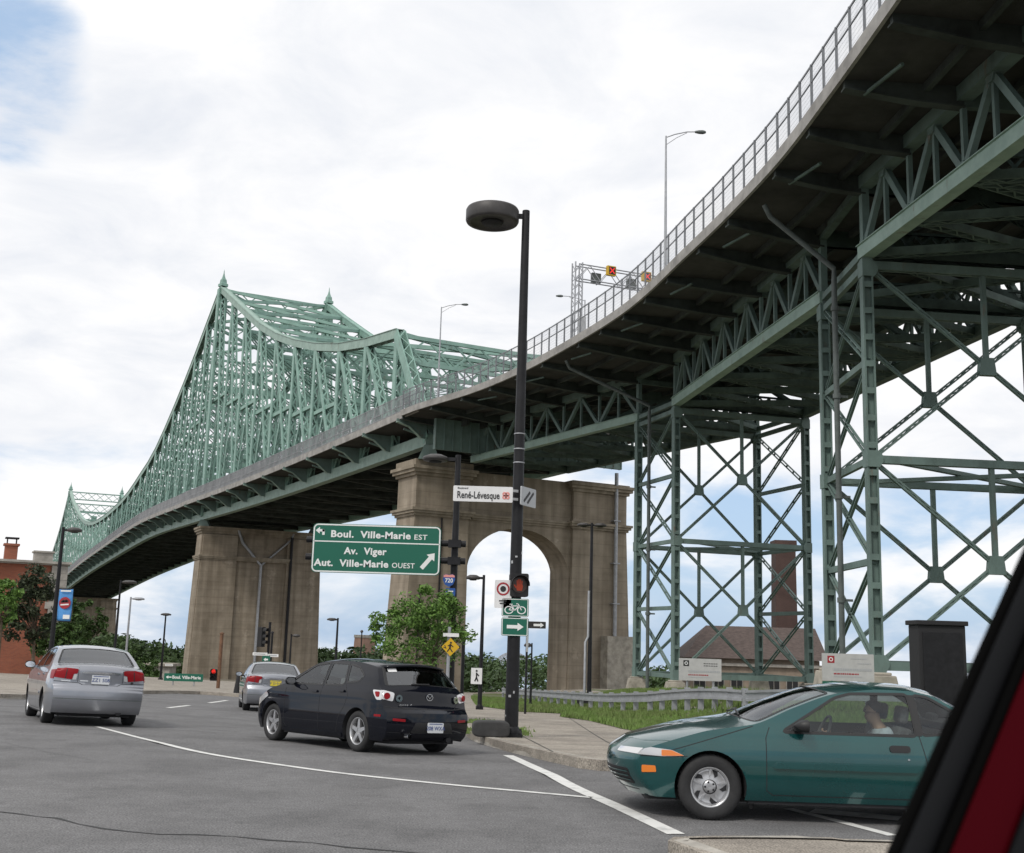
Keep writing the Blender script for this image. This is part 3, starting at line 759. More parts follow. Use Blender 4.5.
for i in TOW:
    for side in (0, 1):
        p = nd(S[i], side, zt_(S[i])); b = MB()
        b.lathe([(.95, 0), (.95, .5), (.68, .65), (.6, 1.3), (.38, 1.6), (.2, 2.1), (.10, 2.6), (.07, 3.0), (.001, 3.4)], p+V((0, 0, .5)), n=4, smooth=False)
        b.build('finial', steel, bridge)
# end floor girder with stiffeners, standing on the arched pier
b = MB(); e0, e1 = off(-3.5, -1.0, 0), off(-3.5, WT+1, 0); t_ = (e1-e0).normalized()
b.beam(V((e0.x, e0.y, 22.1)), V((e1.x, e1.y, 22.1)), .3, 3.2)
for k in range(24):
    q = e0.lerp(e1, k/23); b.beam(V((q.x, q.y, 20.5)), V((q.x, q.y, 23.7)), .12, .55, V((t_.y, -t_.x, 0)))
b.build('end_girder', MT['steel2'], bridge)
for side in (0, 1):
    for s, z0 in ((0, 19.9), (LA, 20.1)):
        if side and s == 0: continue
        b = MB(); p = nd(s, side, 0); z0 = 19.25 if side and s == 0 else z0; b.prism([(-1.1, z0), (1.1, z0), (.5, zb_(s)-.6), (-.5, zb_(s)-.6)], Matrix.Translation((p.x, p.y-.8, 0)), 1.6); b.build('bearing', MT['steel2'], bridge)
pc, pd = axis(LA+302)
solid_pier('stone_pier', (pc.x-2-pd.x*3, pc.y-pd.y*3), H2, 24, 13.8, 9.6, -10, 'far concrete pier half hidden behind trees under the bridge')
# ================================================================== BRIDGE: steel approach viaduct on trestle towers
ZL, ZU = 20.2, 23.65
LT = [V((-3.9, 119.8)), V((10.57, 94.2)), V((12.7, 87.5)), V((16.55, 59.5)), V((16.5, 52.0)), V((20.0, 24.5))]     # left truss: pier, tower 1 (two), tower 2 (two), beyond
RT = [V((6.2, 125.4)), V((21.2, 97.9)), V((23.5, 90.6)), V((27.95, 60.6)), V((27.9, 53.0)), V((31.4, 26.0))]
rail = polyline([(-11.4, 115.9, 0), (-9.09, 111.8, 0), (-3.75, 103.7, 0), (.53, 95.2, 0), (3.65, 87.4, 0), (6.65, 78.8, 0), (8.32, 72.5, 0), (9.75, 64.8, 0), (11.0, 58.0, 0), (12.1, 50.4, 0), (12.62, 43.6, 0), (12.95, 37.6, 0), (13.3, 30, 0), (14.0, 22, 0), (15.2, 12, 0)], 1.0)
rail = [V((p.x, p.y)) for p in rail]
def clen(c):
    a = [0]
    for p, q in zip(c, c[1:]): a.append(a[-1]+(q-p).length)
    return a
rl = clen(rail)
def rail_at(s):
    for i in range(len(rl)-1):
        if s <= rl[i+1]: return rail[i].lerp(rail[i+1], (s-rl[i])/(rl[i+1]-rl[i]))
    return rail[-1]
def near_rail(p): return min(rail, key=lambda q: (q-p).length)
def normal_at(s):
    d = (rail_at(min(s+.5, rl[-1]))-rail_at(max(s-.5, 0))).normalized(); return V((-d.y, d.x))     # to the right of the bridge seen from here
via = empty('approach_viaduct', (LT[0].x, LT[0].y, 0), 'dark underside of the green steel approach viaduct curving overhead', 'viaduct')
right = []; RTX = [RT[0]*2-RT[1]]+RT+[V((33.4, 10))]
n = len(rail)
for i, p in enumerate(rail):
    d = (rail[min(i+1, n-1)]-rail[max(i-1, 0)]).normalized(); nn = V((-d.y, d.x))
    best = None                                                     # deck ends just outside the right truss
    for a_, c_ in zip(RTX, RTX[1:]):
        for k_ in range(40):
            q_ = a_.lerp(c_, k_/40); e_ = abs((q_-p).dot(d))
            if (q_-p).dot(nn) > 0 and (best is None or e_ < best[0]): best = (e_, (q_-p).dot(nn))
    right.append(p+nn*(best[1]+.75))
# slab
b = MB()
for i in range(n-1):
    vs = [V((c[k].x, c[k].y, z)) for k in (i, i+1) for c in (rail, right) for z in (24.0, 24.32)]
    b.add(vs, [(0, 1, 3, 2), (4, 6, 7, 5), (0, 4, 5, 1), (2, 3, 7, 6), (0, 2, 6, 4), (1, 5, 7, 3)])
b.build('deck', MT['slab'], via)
b = MB()
for i in range(n-1):
    b.beam((rail[i].x, rail[i].y, 24.22), (rail[i+1].x, rail[i+1].y, 24.22), .16, .62, ext=.01)
b.build('kerb_beam', MT['fascia'], via)
# stringers under the slab
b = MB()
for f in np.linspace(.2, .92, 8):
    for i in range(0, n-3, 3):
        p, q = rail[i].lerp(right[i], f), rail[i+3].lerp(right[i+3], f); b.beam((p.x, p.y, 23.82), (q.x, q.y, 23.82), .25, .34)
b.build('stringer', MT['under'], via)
st2 = MT['steel2']
def pt(p, z): return V((p.x, p.y, z))
brk = []
for (seg, npan, solid) in ((0, 5, 0), (1, 1, 1), (2, 6, 0), (3, 1, 1), (4, 6, 0)):
    for side, NDS in ((0, LT), (1, RT)):
        a_, c_ = NDS[seg], NDS[seg+1]; nm = V((-(c_-a_).y, (c_-a_).x, 0)).normalized()
        if solid:
            b = MB(); b.beam(pt(a_, ZL), pt(c_, ZL), .3, .34); b.build('tie_strut', st2, via)
            b = MB(); b.beam(pt(a_, ZU), pt(c_, ZU), .4, .4, ext=.1); b.build('top_chord', MT['frame'], via); continue
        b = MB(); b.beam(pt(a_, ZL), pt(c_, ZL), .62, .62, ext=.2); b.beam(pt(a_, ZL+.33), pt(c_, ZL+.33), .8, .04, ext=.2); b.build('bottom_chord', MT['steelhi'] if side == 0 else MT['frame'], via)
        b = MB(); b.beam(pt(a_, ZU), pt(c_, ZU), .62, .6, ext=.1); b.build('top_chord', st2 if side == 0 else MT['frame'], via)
        for k in range(npan):
            p0_, p1_, pm = a_.lerp(c_, k/npan), a_.lerp(c_, (k+1)/npan), a_.lerp(c_, (k+.5)/npan)
            b = MB()
            if side == 0: b.beam(pt(p0_, ZL+.2), pt(pm, ZU-.2), .30, .26, nm); b.beam(pt(pm, ZU-.2), pt(p1_, ZL+.2), .30, .26, nm)
            else:
                b.laced(pt(p0_, ZL), pt(pm, ZU), .34, .34, nm, t=.07, pitch=.45, bar=.07); b.laced(pt(pm, ZU), pt(p1_, ZL), .34, .34, nm, t=.07, pitch=.45, bar=.07)
                b.laced(pt(pm, ZL), pt(p0_, ZU), .22, .2, nm, t=.06, pitch=.4, bar=.05); b.laced(pt(pm, ZL), pt(p1_, ZU), .22, .2, nm, t=.06, pitch=.4, bar=.05)
            b.build('diagonal', st2 if side == 0 else MT['frame'], via)
            wm_ = st2 if side == 0 else MT['frame']
            for q, w_ in ((p0_, .34 if k == 0 else .2), (pm, .18))+(((p1_, .34),) if k == npan-1 else ()):
                b = MB(); b.beam(pt(q, ZL), pt(q, ZU), w_, w_*1.05, nm); b.build('web_post', wm_, via)
            d_ = (c_-a_).normalized()
            for q, z in ((p0_, ZL+.38), (pm, ZU-.38)):
                b = MB(); b.prism([(-.38, -.22), (.38, -.22), (.18, .22), (-.18, .22)] if z < 22 else [(-.18, -.22), (.18, -.22), (.38, .22), (-.38, .22)], Matrix(((d_.x, nm.x, 0, q.x-nm.x*.2), (d_.y, nm.y, 0, q.y-nm.y*.2), (0, 0, 1, z), (0, 0, 0, 1))), .4); b.build('joint_plate', wm_, via)
            if side == 0: brk += [p0_]+([p1_] if k == npan-1 else [])
    # cross frames and lattice laterals between the two trusses
    a0_, a1_, c0_, c1_ = LT[seg], LT[seg+1], RT[seg], RT[seg+1]
    m = npan if npan > 1 else 1
    for k in range(m+1):
        l_, r_ = a0_.lerp(a1_, k/m), c0_.lerp(c1_, k/m)
        b = MB()
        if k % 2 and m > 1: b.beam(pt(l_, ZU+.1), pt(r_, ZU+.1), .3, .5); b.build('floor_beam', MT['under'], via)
        b = MB(); b.beam(pt(l_, ZU-.1), pt(r_, ZU-.1), .3, .9); 
        b.laced(pt(l_, ZL), pt(r_, ZL), .55, .55, (0, 0, 1), t=.06, pitch=.55, bar=.07)
        mid = l_.lerp(r_, .5)
        for u_, v_ in ((l_, mid), (r_, mid)): b.laced(pt(u_, ZL+.2), pt(v_, ZU-.4), .35, .35, (0, 0, 1), t=.05, pitch=.5, bar=.06)
        # crossing lattice webs
        nn_ = 14
        for j in range(nn_):
            x0_, x1_ = l_.lerp(r_, j/nn_), l_.lerp(r_, (j+1)/nn_)
            b.beam(pt(x0_, ZL+.1), pt(x1_, ZL+1.0), .06, .13); b.beam(pt(x0_, ZL+1.0), pt(x1_, ZL+.1), .06, .13)
        b.beam(pt(l_, ZL+1.05), pt(r_, ZL+1.05), .18, .14)
        if not (k % 2 and m > 1): b.build('cross_frame', MT['frame'], via)
        if k < m:
            l2, r2 = a0_.lerp(a1_, (k+1)/m), c0_.lerp(c1_, (k+1)/m)
            b = MB()
            b.laced(pt(l_, ZL-.1), pt(r2, ZL-.1), .5, .4, (0, 0, 1), t=.06, pitch=.5, bar=.08); b.laced(pt(r_, ZL+.05), pt(l2, ZL+.05), .5, .4, (0, 0, 1), t=.06, pitch=.5, bar=.08)
            b.build('lateral_brace', MT['frame'], via)
for q in brk:
    e = near_rail(q); d = (e-q); L = d.length; d.normalize()
    M = Matrix(((d.x, -d.y, 0, q.x), (d.y, d.x, 0, q.y), (0, 0, 1, 0), (0, 0, 0, 1)))
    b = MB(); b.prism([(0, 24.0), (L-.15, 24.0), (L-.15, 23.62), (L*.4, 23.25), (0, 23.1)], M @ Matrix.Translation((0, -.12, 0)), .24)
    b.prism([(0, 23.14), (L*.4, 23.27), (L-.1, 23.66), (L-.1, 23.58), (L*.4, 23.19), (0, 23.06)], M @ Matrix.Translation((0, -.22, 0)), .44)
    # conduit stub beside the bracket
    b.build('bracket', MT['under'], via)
b = MB()
for k in range(3, 24, 2):
    s = k*4.6
    if s > rl[-1]-4: break
    p, q = rail_at(s)+normal_at(s)*1.0, rail_at(s+2.6)+normal_at(s+2.6)*1.5; b.tube([pt(p, 23.5), pt(q, 23.45)], .08, 8)
b.build('conduit', MT['frame'], via)
# railing: posts are sub-parts
rail_o = None
for nm_, h, w in (('railing', 2.05, .09), ('mid_rail', 1.28, .06), ('bottom_rail', .12, .06)):
    rp = MB()
    for i in range(n-1): rp.beam(pt(rail[i], 24.4+h), pt(rail[i+1], 24.4+h), .05, w, ext=.01)
    o = rp.build(nm_, MT['fence'], rail_o or via); rail_o = rail_o or o
wm = MB(); s = 0
while s < rl[-1]:
    p = rail_at(s); wm.beam(pt(p, 24.5), pt(p, 26.4), .008, .008, (1, 0, 0)); s += .13
for i in range(n-1):
    for k in range(1, 9): wm.beam(pt(rail[i], 24.52+k*.22), pt(rail[i+1], 24.52+k*.22), .006, .006)
wm.build('wire_mesh', MT['galv'], rail_o)
pm_ = MB(); pm_.beam(V((via.location.x, via.location.y, 24.3)), V((via.location.x, via.location.y, 26.5)), .08, .10, (1, 0, 0)); post0 = pm_.build('post', MT['fence'], rail_o)
k = 0; s = .4
while s < rl[-1]:
    o = post0 if k == 0 else post0.copy()
    if k: COL.objects.link(o); o.parent = rail_o
    p = rail_at(s); o.location = (p.x-via.location.x, p.y-via.location.y, 0); d = normal_at(s); o.rotation_euler = (0, 0, math.atan2(d.y, d.x)); k += 1; s += 1.55

# ------------------------------------------------------------------ trestle towers
def tower(name, la, lb, ra, rb, zb, label):
    """four built-up legs; la/lb far and near left, ra/rb far and near right"""
    c = (la+lb+ra+rb)/4; gz0 = G(c.x, c.y)+KH
    t = empty(name, (c.x, c.y, gz0), label, 'bridge tower')
    top = ZL-.35; H = top-zb
    for p, q in ((la, lb), (lb, la), (ra, rb), (rb, ra)):
        d = (q-p).normalized()
        b = MB(); b.laced(pt(p, zb), pt(p, top), .50, .50, (d.x, d.y, 0), t=.08, pitch=1.25, bar=.28, batten=True)
        b.beam(pt(p, zb), pt(p, top), .40, .03, (d.x, d.y, 0)); b.build('leg', st2, t)
        b = MB(); b.prism([(-.95, G(p.x, p.y)-.5), (.95, G(p.x, p.y)-.5), (.6, zb-.1), (-.6, zb-.1)], Matrix.Translation((p.x, p.y-.8, 0)), 1.6)
        b.box(p.x-.5, p.x+.5, p.y-.5, p.y+.5, zb-.1, zb+.03, 0); b.build('pedestal', MT['plinth'], t, bevel=.05)
    zm = zb+H*.5
    for (l_, r_, kind) in ((lb, rb, 'w'), (la, ra, 'w'), (la, lb, 'n'), (ra, rb, 'n')):
        d = (r_-l_).normalized(); nm = V((-d.y, d.x, 0))
        if kind == 'w':
            for z, hh in ((zb+.3, .38), (zm, .36), (top-.3, .4)):
                b = MB(); b.laced(pt(l_+d*.3, z), pt(r_-d*.3, z), .36, hh, (0, 0, 1), t=.07, pitch=.45, bar=.06); b.build('strut', st2, t)
            for z0, z1 in ((zb+.3, zm), (zm, top-.3)):
                zc = (z0+z1)/2; m = l_.lerp(r_, .5)
                b = MB()
                for u_, v_ in ((l_, r_), (r_, l_)):
                    b.laced(pt(u_, z0), pt(v_, z1), .20, .17, nm, t=.065, pitch=.42, bar=.05)
                b.beam(pt(m, zc), pt(m, z1), .22, .2, nm)
                b.prism([(-.42, -.42), (.42, -.42), (.32, .42), (-.32, .42)], Matrix(((d.x, nm.x, 0, m.x-nm.x*.16), (d.y, nm.y, 0, m.y-nm.y*.16), (0, 0, 1, zc), (0, 0, 0, 1))), .32)
                b.build('cross_brace', st2, t)
            for z in (zm, zb+.4, top-.5):
                for u_, e in ((l_, 1), (r_, -1)):
                    b = MB(); b.prism([(-.29, -.38), (.29, -.38), (.46, -.13), (.46, .13), (.29, .38), (-.29, .38)], Matrix(((d.x*e, nm.x, 0, u_.x-nm.x*.29), (d.y*e, nm.y, 0, u_.y-nm.y*.29), (0, 0, 1, z), (0, 0, 0, 1))), .58)
                    b.build('gusset_plate', st2, t)
        else:
            N_ = 4
            for k in range(N_):
                z0, z1 = zb+.3+(top-zb-.6)*k/N_, zb+.3+(top-zb-.6)*(k+1)/N_
                b = MB()
                for u_, v_ in ((l_, r_), (r_, l_)): b.laced(pt(u_, z0), pt(v_, z1), .30, .14, nm, t=.055, pitch=1.1, bar=.22, batten=True, sides=(1,))
                b.beam(pt(l_, z0), pt(r_, z0), .22, .3)
                b.build('side_brace', st2, t)
            # end strut just below the trusses
            b = MB(); b.beam(pt(l_, top-.3), pt(r_, top-.3), .25, .34); b.build('strut', st2, t)
    # plan bracing at mid height
    b = MB(); b.laced(pt(la, zm-.1), pt(rb, zm-.1), .3, .2, (0, 0, 1), t=.06, pitch=.5, bar=.05); b.laced(pt(lb, zm+.12), pt(ra, zm+.12), .3, .2, (0, 0, 1), t=.06, pitch=.5, bar=.05); b.build('plan_brace', st2, t)
    return t
tw1 = tower('trestle_tower', LT[1], LT[2], RT[1], RT[2], -.95, 'green steel trestle tower standing beside the arched stone pier')
tw2 = tower('trestle_tower', LT[3], LT[4], RT[3], RT[4], .70, 'nearest green steel trestle tower, behind the black cabinet')
for tw, a_, c_, s_ in ((tw1, LT[1], LT[2], .45), (tw2, LT[3], LT[4], .5)):
    p = a_.lerp(c_, s_); e = near_rail(p); out = (e-p).normalized(); p = p+out*.5
    b = MB(); e2 = e-out*.9
    b.tube([pt(e2, 23.6), pt(e2-out*.3, 23.0), pt(p, 20.6), pt(p, 20.0), pt(p, G(p.x, p.y)+.1)], .14, 10)
    for z in (4, 9, 14, 18.5): b.tube([pt(p, z-.12), pt(p, z+.12)], .2, 10); b.beam(pt(p-out*.6, z), pt(p, z), .06, .12)
    b.build('drainpipe', MT['pipe'], tw)
# ================================================================== BUILDINGS
def house_face(mb, M, w, h, wins): pass
bx = atY(57, 660, 82)
MB_ = frame_at((bx.x, 82), R(27))
bb = empty('brick_building', (bx.x, 82, G(bx.x, 82)), 'red brick building with grey stone corner at the left edge', 'building', rz=R(27))
gz0 = -.8; ZT = atY(40, 564, 82).z-G(bx.x, 82); bw0 = -19
bx0 = bx; bxx = 0.0
b = MB(); b.box(bw0, -.96, 0, 14, gz0, ZT); b.build('wall', MT['brick'], bb, local=True)
b = MB(); b.box(-.95, 0, -.15, 13.9, gz0, ZT-.3)
k = 0; z = gz0
while z < ZT-.6:
    b.box(-.95-(.22 if k % 2 else 0), .1, -.3, -.01, z, z+.48); z += .5; k += 1
b.build('corner_stones', MT['stone'], bb, local=True)
b = MB(); b.box(bw0-.2, .3, -.55, 14.2, ZT, ZT+.16); b.box(bw0-.1, .2, -.25, 14.1, ZT-.1, ZT-.003); b.build('cornice', MT['stone'], bb, local=True)
c0 = -3.55
b = MB(); b.box(c0-.42, c0+.42, 2, 2.9, ZT+.16, ZT+1.25); b.box(c0-.52, c0+.52, 1.9, 3, ZT+1.25, ZT+1.4); b.build('chimney', MT['brick'], bb, local=True)
b = MB()
for sx in (-.3, .3):
    for sy in (0, .5): b.box(c0+sx-.03, c0+sx+.03, 2.15+sy, 2.21+sy, ZT+1.4, ZT+1.75)
b.box(c0-.45, c0+.45, 2, 2.9, ZT+1.75, ZT+1.85); b.build('chimney_cap', MT['blackm'], bb, local=True)
b = MB(); b.box(-1.8, -.55, 4, 5.5, ZT+.16, ZT+1.0); b.box(-1.9, -.45, 3.9, 5.6, ZT+1.0, ZT+1.12); b.build('roof_vent', MT['stone'], bb, local=True)
lw = empty('stone_wall', (bx.x-10, 66, G(bx.x-8, 66)), 'low grey stone wall below the red brick building', 'wall')
b = MB(); rs = random.Random(4)
for r_ in range(2):
    x = bx.x-30
    while x < bx.x-4:
        w = rs.uniform(.5, 1.1); z0 = G(x, 66)+KH-.05+r_*.36; b.box(x, x+w-.03, 66+rs.uniform(0, .05), 66.5, z0, z0+.34); x += w
b.build('stones', MT['stone'], lw, bevel=.03)

def at2(px, py, Y): return atY(px, py, Y)
# station house with hipped roof
s0, s1 = atY(684, 657, 140), atY(829, 657, 140); ez, rz_ = s0.z, atY(760, 627, 146).z
sh = empty('station_house', ((s0.x+s1.x)/2, 146, G(s0.x, 146)), 'low tan building with a brown hipped roof seen between the tower legs', 'building')
b = MB(); x0, x1, y0, y1 = s0.x, s1.x, 140, 152; ri0, ri1 = atY(706, 627, 146).x, atY(815, 627, 146).x
b.add([(x0, y0, ez), (x1, y0, ez), (x1, y1, ez), (x0, y1, ez), (ri0, 146, rz_), (ri1, 146, rz_)], [(0, 1, 5, 4), (1, 2, 5), (2, 3, 4, 5), (3, 0, 4), (0, 3, 2, 1)])
b.build('roof', MT['rooftile'], sh)
b = MB(); b.box(x0+.9, x1-.9, y0+.9, y1-.9, -8, ez-.02); b.build('wall', mat('tan wall', (.26, .21, .165), .9, var=.2, scale=1), sh)
b = MB(); b.box(x0+.5, x1-.5, y0+.5, y1-.5, ez-.9, ez-.55); b.build('eaves_beam', MT['stone'], sh)
for i in range(7):
    xx = x0+2+i*(x1-x0-4)/6; w = MB(); w.box(xx-.75, xx+.75, y0+.82, y0+.93, -3.9, -1.6); wf = w.build('window', MT['stone'], sh)
    w = MB(); w.box(xx-.65, xx-.04, y0+.78, y0+.84, -3.8, -1.7); w.box(xx+.04, xx+.65, y0+.78, y0+.84, -3.8, -1.7); w.build('pane', MT['blackm'], wf)
ch0 = atY(784, 600, 155); ct = atY(781, 541, 155).z
ch = empty('brick_chimney', (ch0.x, 150, G(ch0.x, 150)), 'tall dark brick chimney standing behind the brown roof', 'chimney')
def taper(mb, x, y, w0, z0, w1, z1):
    vs = [(x+sx*w, y+sy*w, z) for w, z in ((w0, z0), (w1, z1)) for sx, sy in ((-1, -1), (1, -1), (1, 1), (-1, 1))]
    mb.add(vs, [(0, 1, 5, 4), (1, 2, 6, 5), (2, 3, 7, 6), (3, 0, 4, 7), (4, 5, 6, 7)])
b = MB(); taper(b, ch0.x, 155, 1.55, -9, 1.32, ct-.9); b.build('shaft', MT['dbrick'], ch)
b = MB(); taper(b, ch0.x, 155, 1.34, ct-.9, 1.48, ct-.75); taper(b, ch0.x, 155, 1.48, ct-.75, 1.46, ct); b.build('crown', MT['dbrick'], ch)
# far things
t0 = atY(364.5, 645, 330); tz = atY(364.5, 635, 330).z
ft = empty('brick_tower', (t0.x, 330, G(t0.x, 330)), 'distant tapering brick tower beyond the dark wood', 'tower')
b = MB(); b.lathe([(3.9, -16), (2.9, tz-.8)], (t0.x, 330, 0), n=4, smooth=False); b.build('shaft', mat('far brick', (.27, .17, .13), .9, var=.2, scale=.4), ft)
b = MB(); b.lathe([(2.7, tz-.9), (3.1, tz-.75), (3.1, tz), (0.01, tz+.02)], (t0.x, 330, 0), n=4, smooth=False); b.build('coping', MT['stone'], ft)
k0 = atY(158, 666, 150)
kb = empty('flat_kiosk', (k0.x, 150, G(k0.x, 150)), 'low pale flat roofed kiosk among bushes left of the brown pier', 'building')
b = MB(); b.box(k0.x-1.6, k0.x+1.5, 150, 153, G(k0.x, 150)-1, k0.z); b.build('wall', MT['stone'], kb)
b = MB(); b.box(k0.x-2, k0.x+2, 149.6, 153.4, k0.z, k0.z+.35); b.build('roof', MT['plinth'], kb)
# geodesic dome on the island beyond the river
d0 = atY(513, 652, 1500)
bm = bmesh.new(); bmesh.ops.create_icosphere(bm, subdivisions=4, radius=27); mb = MB()
for e in bm.edges:
    if min(v.co.z for v in e.verts) > -12: mb.beam(e.verts[0].co+V((d0.x, 1500, d0.z-27)), e.verts[1].co+V((d0.x, 1500, d0.z-27)), .45, .45)
bm.free(); o = mb.build('geodesic_dome', MT['galv']); tag(o, 'distant pale geodesic dome seen through the pier arch', 'dome')

# ================================================================== TREES
def leaf_cluster(mb, c, r, n, size, rg, droop=0.0, flat=1.0):
    for i in range(n):
        d = V((rg.gauss(0, 1), rg.gauss(0, 1), rg.gauss(0, 1))); d.normalize(); d *= r*rg.random()**.45; d.z *= flat
        p = V(c)+d; a = V((rg.gauss(0, 1), rg.gauss(0, 1), rg.gauss(0, .6)-droop)).normalized(); b_ = a.cross(V((rg.gauss(0, 1), rg.gauss(0, 1), rg.gauss(0, 1)))).normalized()
        s = size*rg.uniform(.6, 1.3)
        mb.add([p-a*s, p+b_*s*.45, p+a*s, p-b_*s*.45], [(0, 1, 2, 3)])
def tree(label, base, height, crown_c, rx, rz, m, nclump, nleaf, leaf, seed, trunk_r=.09, group=None, cat='tree', shape=None, droop=.3):
    rg = random.Random(seed); t = empty('tree', base, label, cat, group)
    b = MB(); base = V(base); crown_c = V(crown_c)
    fork = V((crown_c.x*.35+base.x*.65, crown_c.y*.35+base.y*.65, crown_c.z-rz*.75))
    b.tube([base-V((0, 0, .1)), base.lerp(fork, .5)+V((rg.uniform(-.05, .05), 0, 0)), fork], [trunk_r*1.25, trunk_r, trunk_r*.8], 8)
    cl = []
    for i in range(nclump):
        while True:
            q = V((rg.uniform(-1, 1), rg.uniform(-1, 1), rg.uniform(-1, 1)))
            if .1 < q.length < 1: break
        c = crown_c+V((q.x*rx, q.y*rx*.9, q.z*rz))
        if shape: c = c+V(shape(q))
        cl.append(c)
        if i < 16: b.tube([fork, fork.lerp(c, .5)+V((0, 0, rg.uniform(0, .2)*rz)), c], [trunk_r*.5, trunk_r*.3, trunk_r*.1], 5)
    b.build('trunk', MT['bark'], t)
    f = MB()
    for c in cl: leaf_cluster(f, c, rx*rg.uniform(.16, .34), int(nleaf*rg.uniform(.5, 1.3)), leaf*rg.uniform(.75, 1.2), rg, droop, .75)
    f.build('crown', m, t); return t
p = gnd(440, 705); y_ = 30.5
cc = atY(419, 632, y_)
tree('young bright green tree with drooping leaves in front of the arched pier', (atY(437, 690, y_).x, y_, G(0, y_)+KH), 5, cc, 1.12, 1.05, MT['leafA'], 74, 120, .06, 5, .044,
     shape=lambda q: (-.40*max(0, -q.x)*(abs(q.z) < .5)+(.32 if q.z < -.2 else -.05), 0, .22*(q.x > .1)))
cc = atY(31, 606, 60); tree('dark purple leaved street tree before the brick building', (atY(33, 680, 60).x, 60, G(-25, 60)+KH), 6, cc, 1.5, 2.0, MT['leafB'], 62, 95, .12, 8, .09)
cc = atY(2, 603, 52); tree('bright green tree cut by the left picture edge', (atY(-4, 680, 52).x, 52, G(-23, 52)+KH), 5, cc, 1.0, 1.1, MT['leafA'], 34, 80, .11, 9, .08)
for k, (px, py, Y, rx, rz, lab) in enumerate(((70, 632, 74, 1.3, 1.9, 'mid green bushy tree just right of the blue banner pole'), (86, 628, 92, 1.7, 2.1, 'rounded green tree under the far end of the bridge'), (52, 640, 78, 1.2, 1.5, 'small green tree between the dark tree and the banner'))):
    cc = atY(px, py, Y); tree(lab, (cc.x, Y, G(cc.x, Y)+.1), 6, cc, rx, rz, MT['leafC'], 45, 80, .16, 20+k, .1)
for k, (px, py, Y, rx, rz, lab) in enumerate(((150, 676, 120, 1.6, 1.5, 'round shrub beside the pale kiosk'), (133, 670, 125, 1.6, 2.0, 'taller shrub left of the pale kiosk'))):
    cc = atY(px, py, Y); tree(lab, (cc.x, Y, G(cc.x, Y)-.1), 3, cc, rx, rz, MT['leafC'], 36, 70, .22, 40+k, .08, cat='shrub')
# far-off wood on the river islands
rg = random.Random(21); f = MB()
tops = [(40, 630), (112, 634), (135, 640), (175, 645), (230, 650), (322, 650), (345, 652), (390, 648), (440, 650), (482, 655), (520, 658), (560, 657), (640, 668), (760, 672)]
def top_y(px):
    for (a, ya), (b_, yb) in zip(tops, tops[1:]):
        if a <= px <= b_: return ya+(yb-ya)*(px-a)/(b_-a)
    return tops[-1][1]
for k in range(430):
    px = rg.uniform(30, 700); Y = rg.uniform(250, 430); tp = top_y(px)+rg.choice((rg.uniform(-4, 4), rg.uniform(0, 12)))
    P = atY(px, tp, Y); r = rg.uniform(2.4, 4.6); g0 = G(P.x, Y)
    z = P.z-r*.75
    n = 0
    while z > g0-1 and n < 5:
        leaf_cluster(f, (P.x+rg.uniform(-1, 1), Y, z), r, 95 if n == 0 else 45, .75, rg, 0, .8); z -= r*1.1; n += 1
o = f.build('far_wood', MT['leafF']); tag(o, 'distant dark green wood along the horizon', 'wood', kind='stuff')
# ================================================================== STREET LAMPS, SIGNALS, SIGNS
def X3(loc, rz=0.0): return Matrix.Translation(V(loc)) @ Matrix.Rotation(rz, 4, 'Z')
def lamp_post(base, top, label, arm, r=.09, head=.55, disc=False, m='black', cat='street lamp', group=None, both=False, baseplate=True):
    """pole with one arm; arm = signed length along x (towards +x to the right)"""
    base = V(base); t = empty('street_lamp', base, label, cat, group)
    b = MB(); H = top-base.z
    b.tube([base, base+V((0, 0, H))], [r*1.25, r*.72], 12)
    b.build('pole', MT[m], t)
    if baseplate:
        b = MB(); b.boxm(Matrix.Translation(base+V((0, 0, .03))), r*4, r*4, .06); b.lathe([(r*1.45, .05), (r*1.45, .16), (r*1.2, .2)], base, n=12)
        for sx in (-1, 1):
            for sy in (-1, 1): b.lathe([(.03, .06), (.03, .13), (.001, .14)], base+V((sx*r*1.6, sy*r*1.6, 0)), n=6)
        b.build('base_plate', MT[m], t)
    for a in ((arm, -arm) if both else (arm,)):
        s = 1 if a > 0 else -1
        b = MB(); b.beam(base+V((0, 0, H-.12)), base+V((a-s*head*.8, 0, H-.12)), .07, .09); b.build('arm', MT[m], t)
        b = MB(); c = base+V((a, 0, H-.12))
        if disc:
            b.lathe([(.001, .15), (head*.8, .15), (head*.96, .13), (head, .09), (head, -.12), (head*.96, -.16), (head*.80, -.165), (head*.78, -.14), (.001, -.14)], c, n=40)
        else:
            b.lathe([(.001, .12), (head*.5, .11), (head*.9, .05), (head, 0), (head*.9, -.06), (head*.6, -.07), (.001, -.07)], c, n=24)
        hd = b.build('lamp_head', MT['lamphead' if m == 'black' else m], t)
        b = MB(); b.lathe([(.001, -.142), (head*.42, -.145), (head*.38, -.18), (.001, -.19)] if disc else [(.001, -.072), (head*.5, -.075), (head*.45, -.1), (.001, -.11)], c, n=20); b.build('lens', MT['blackm'], hd)
    return t
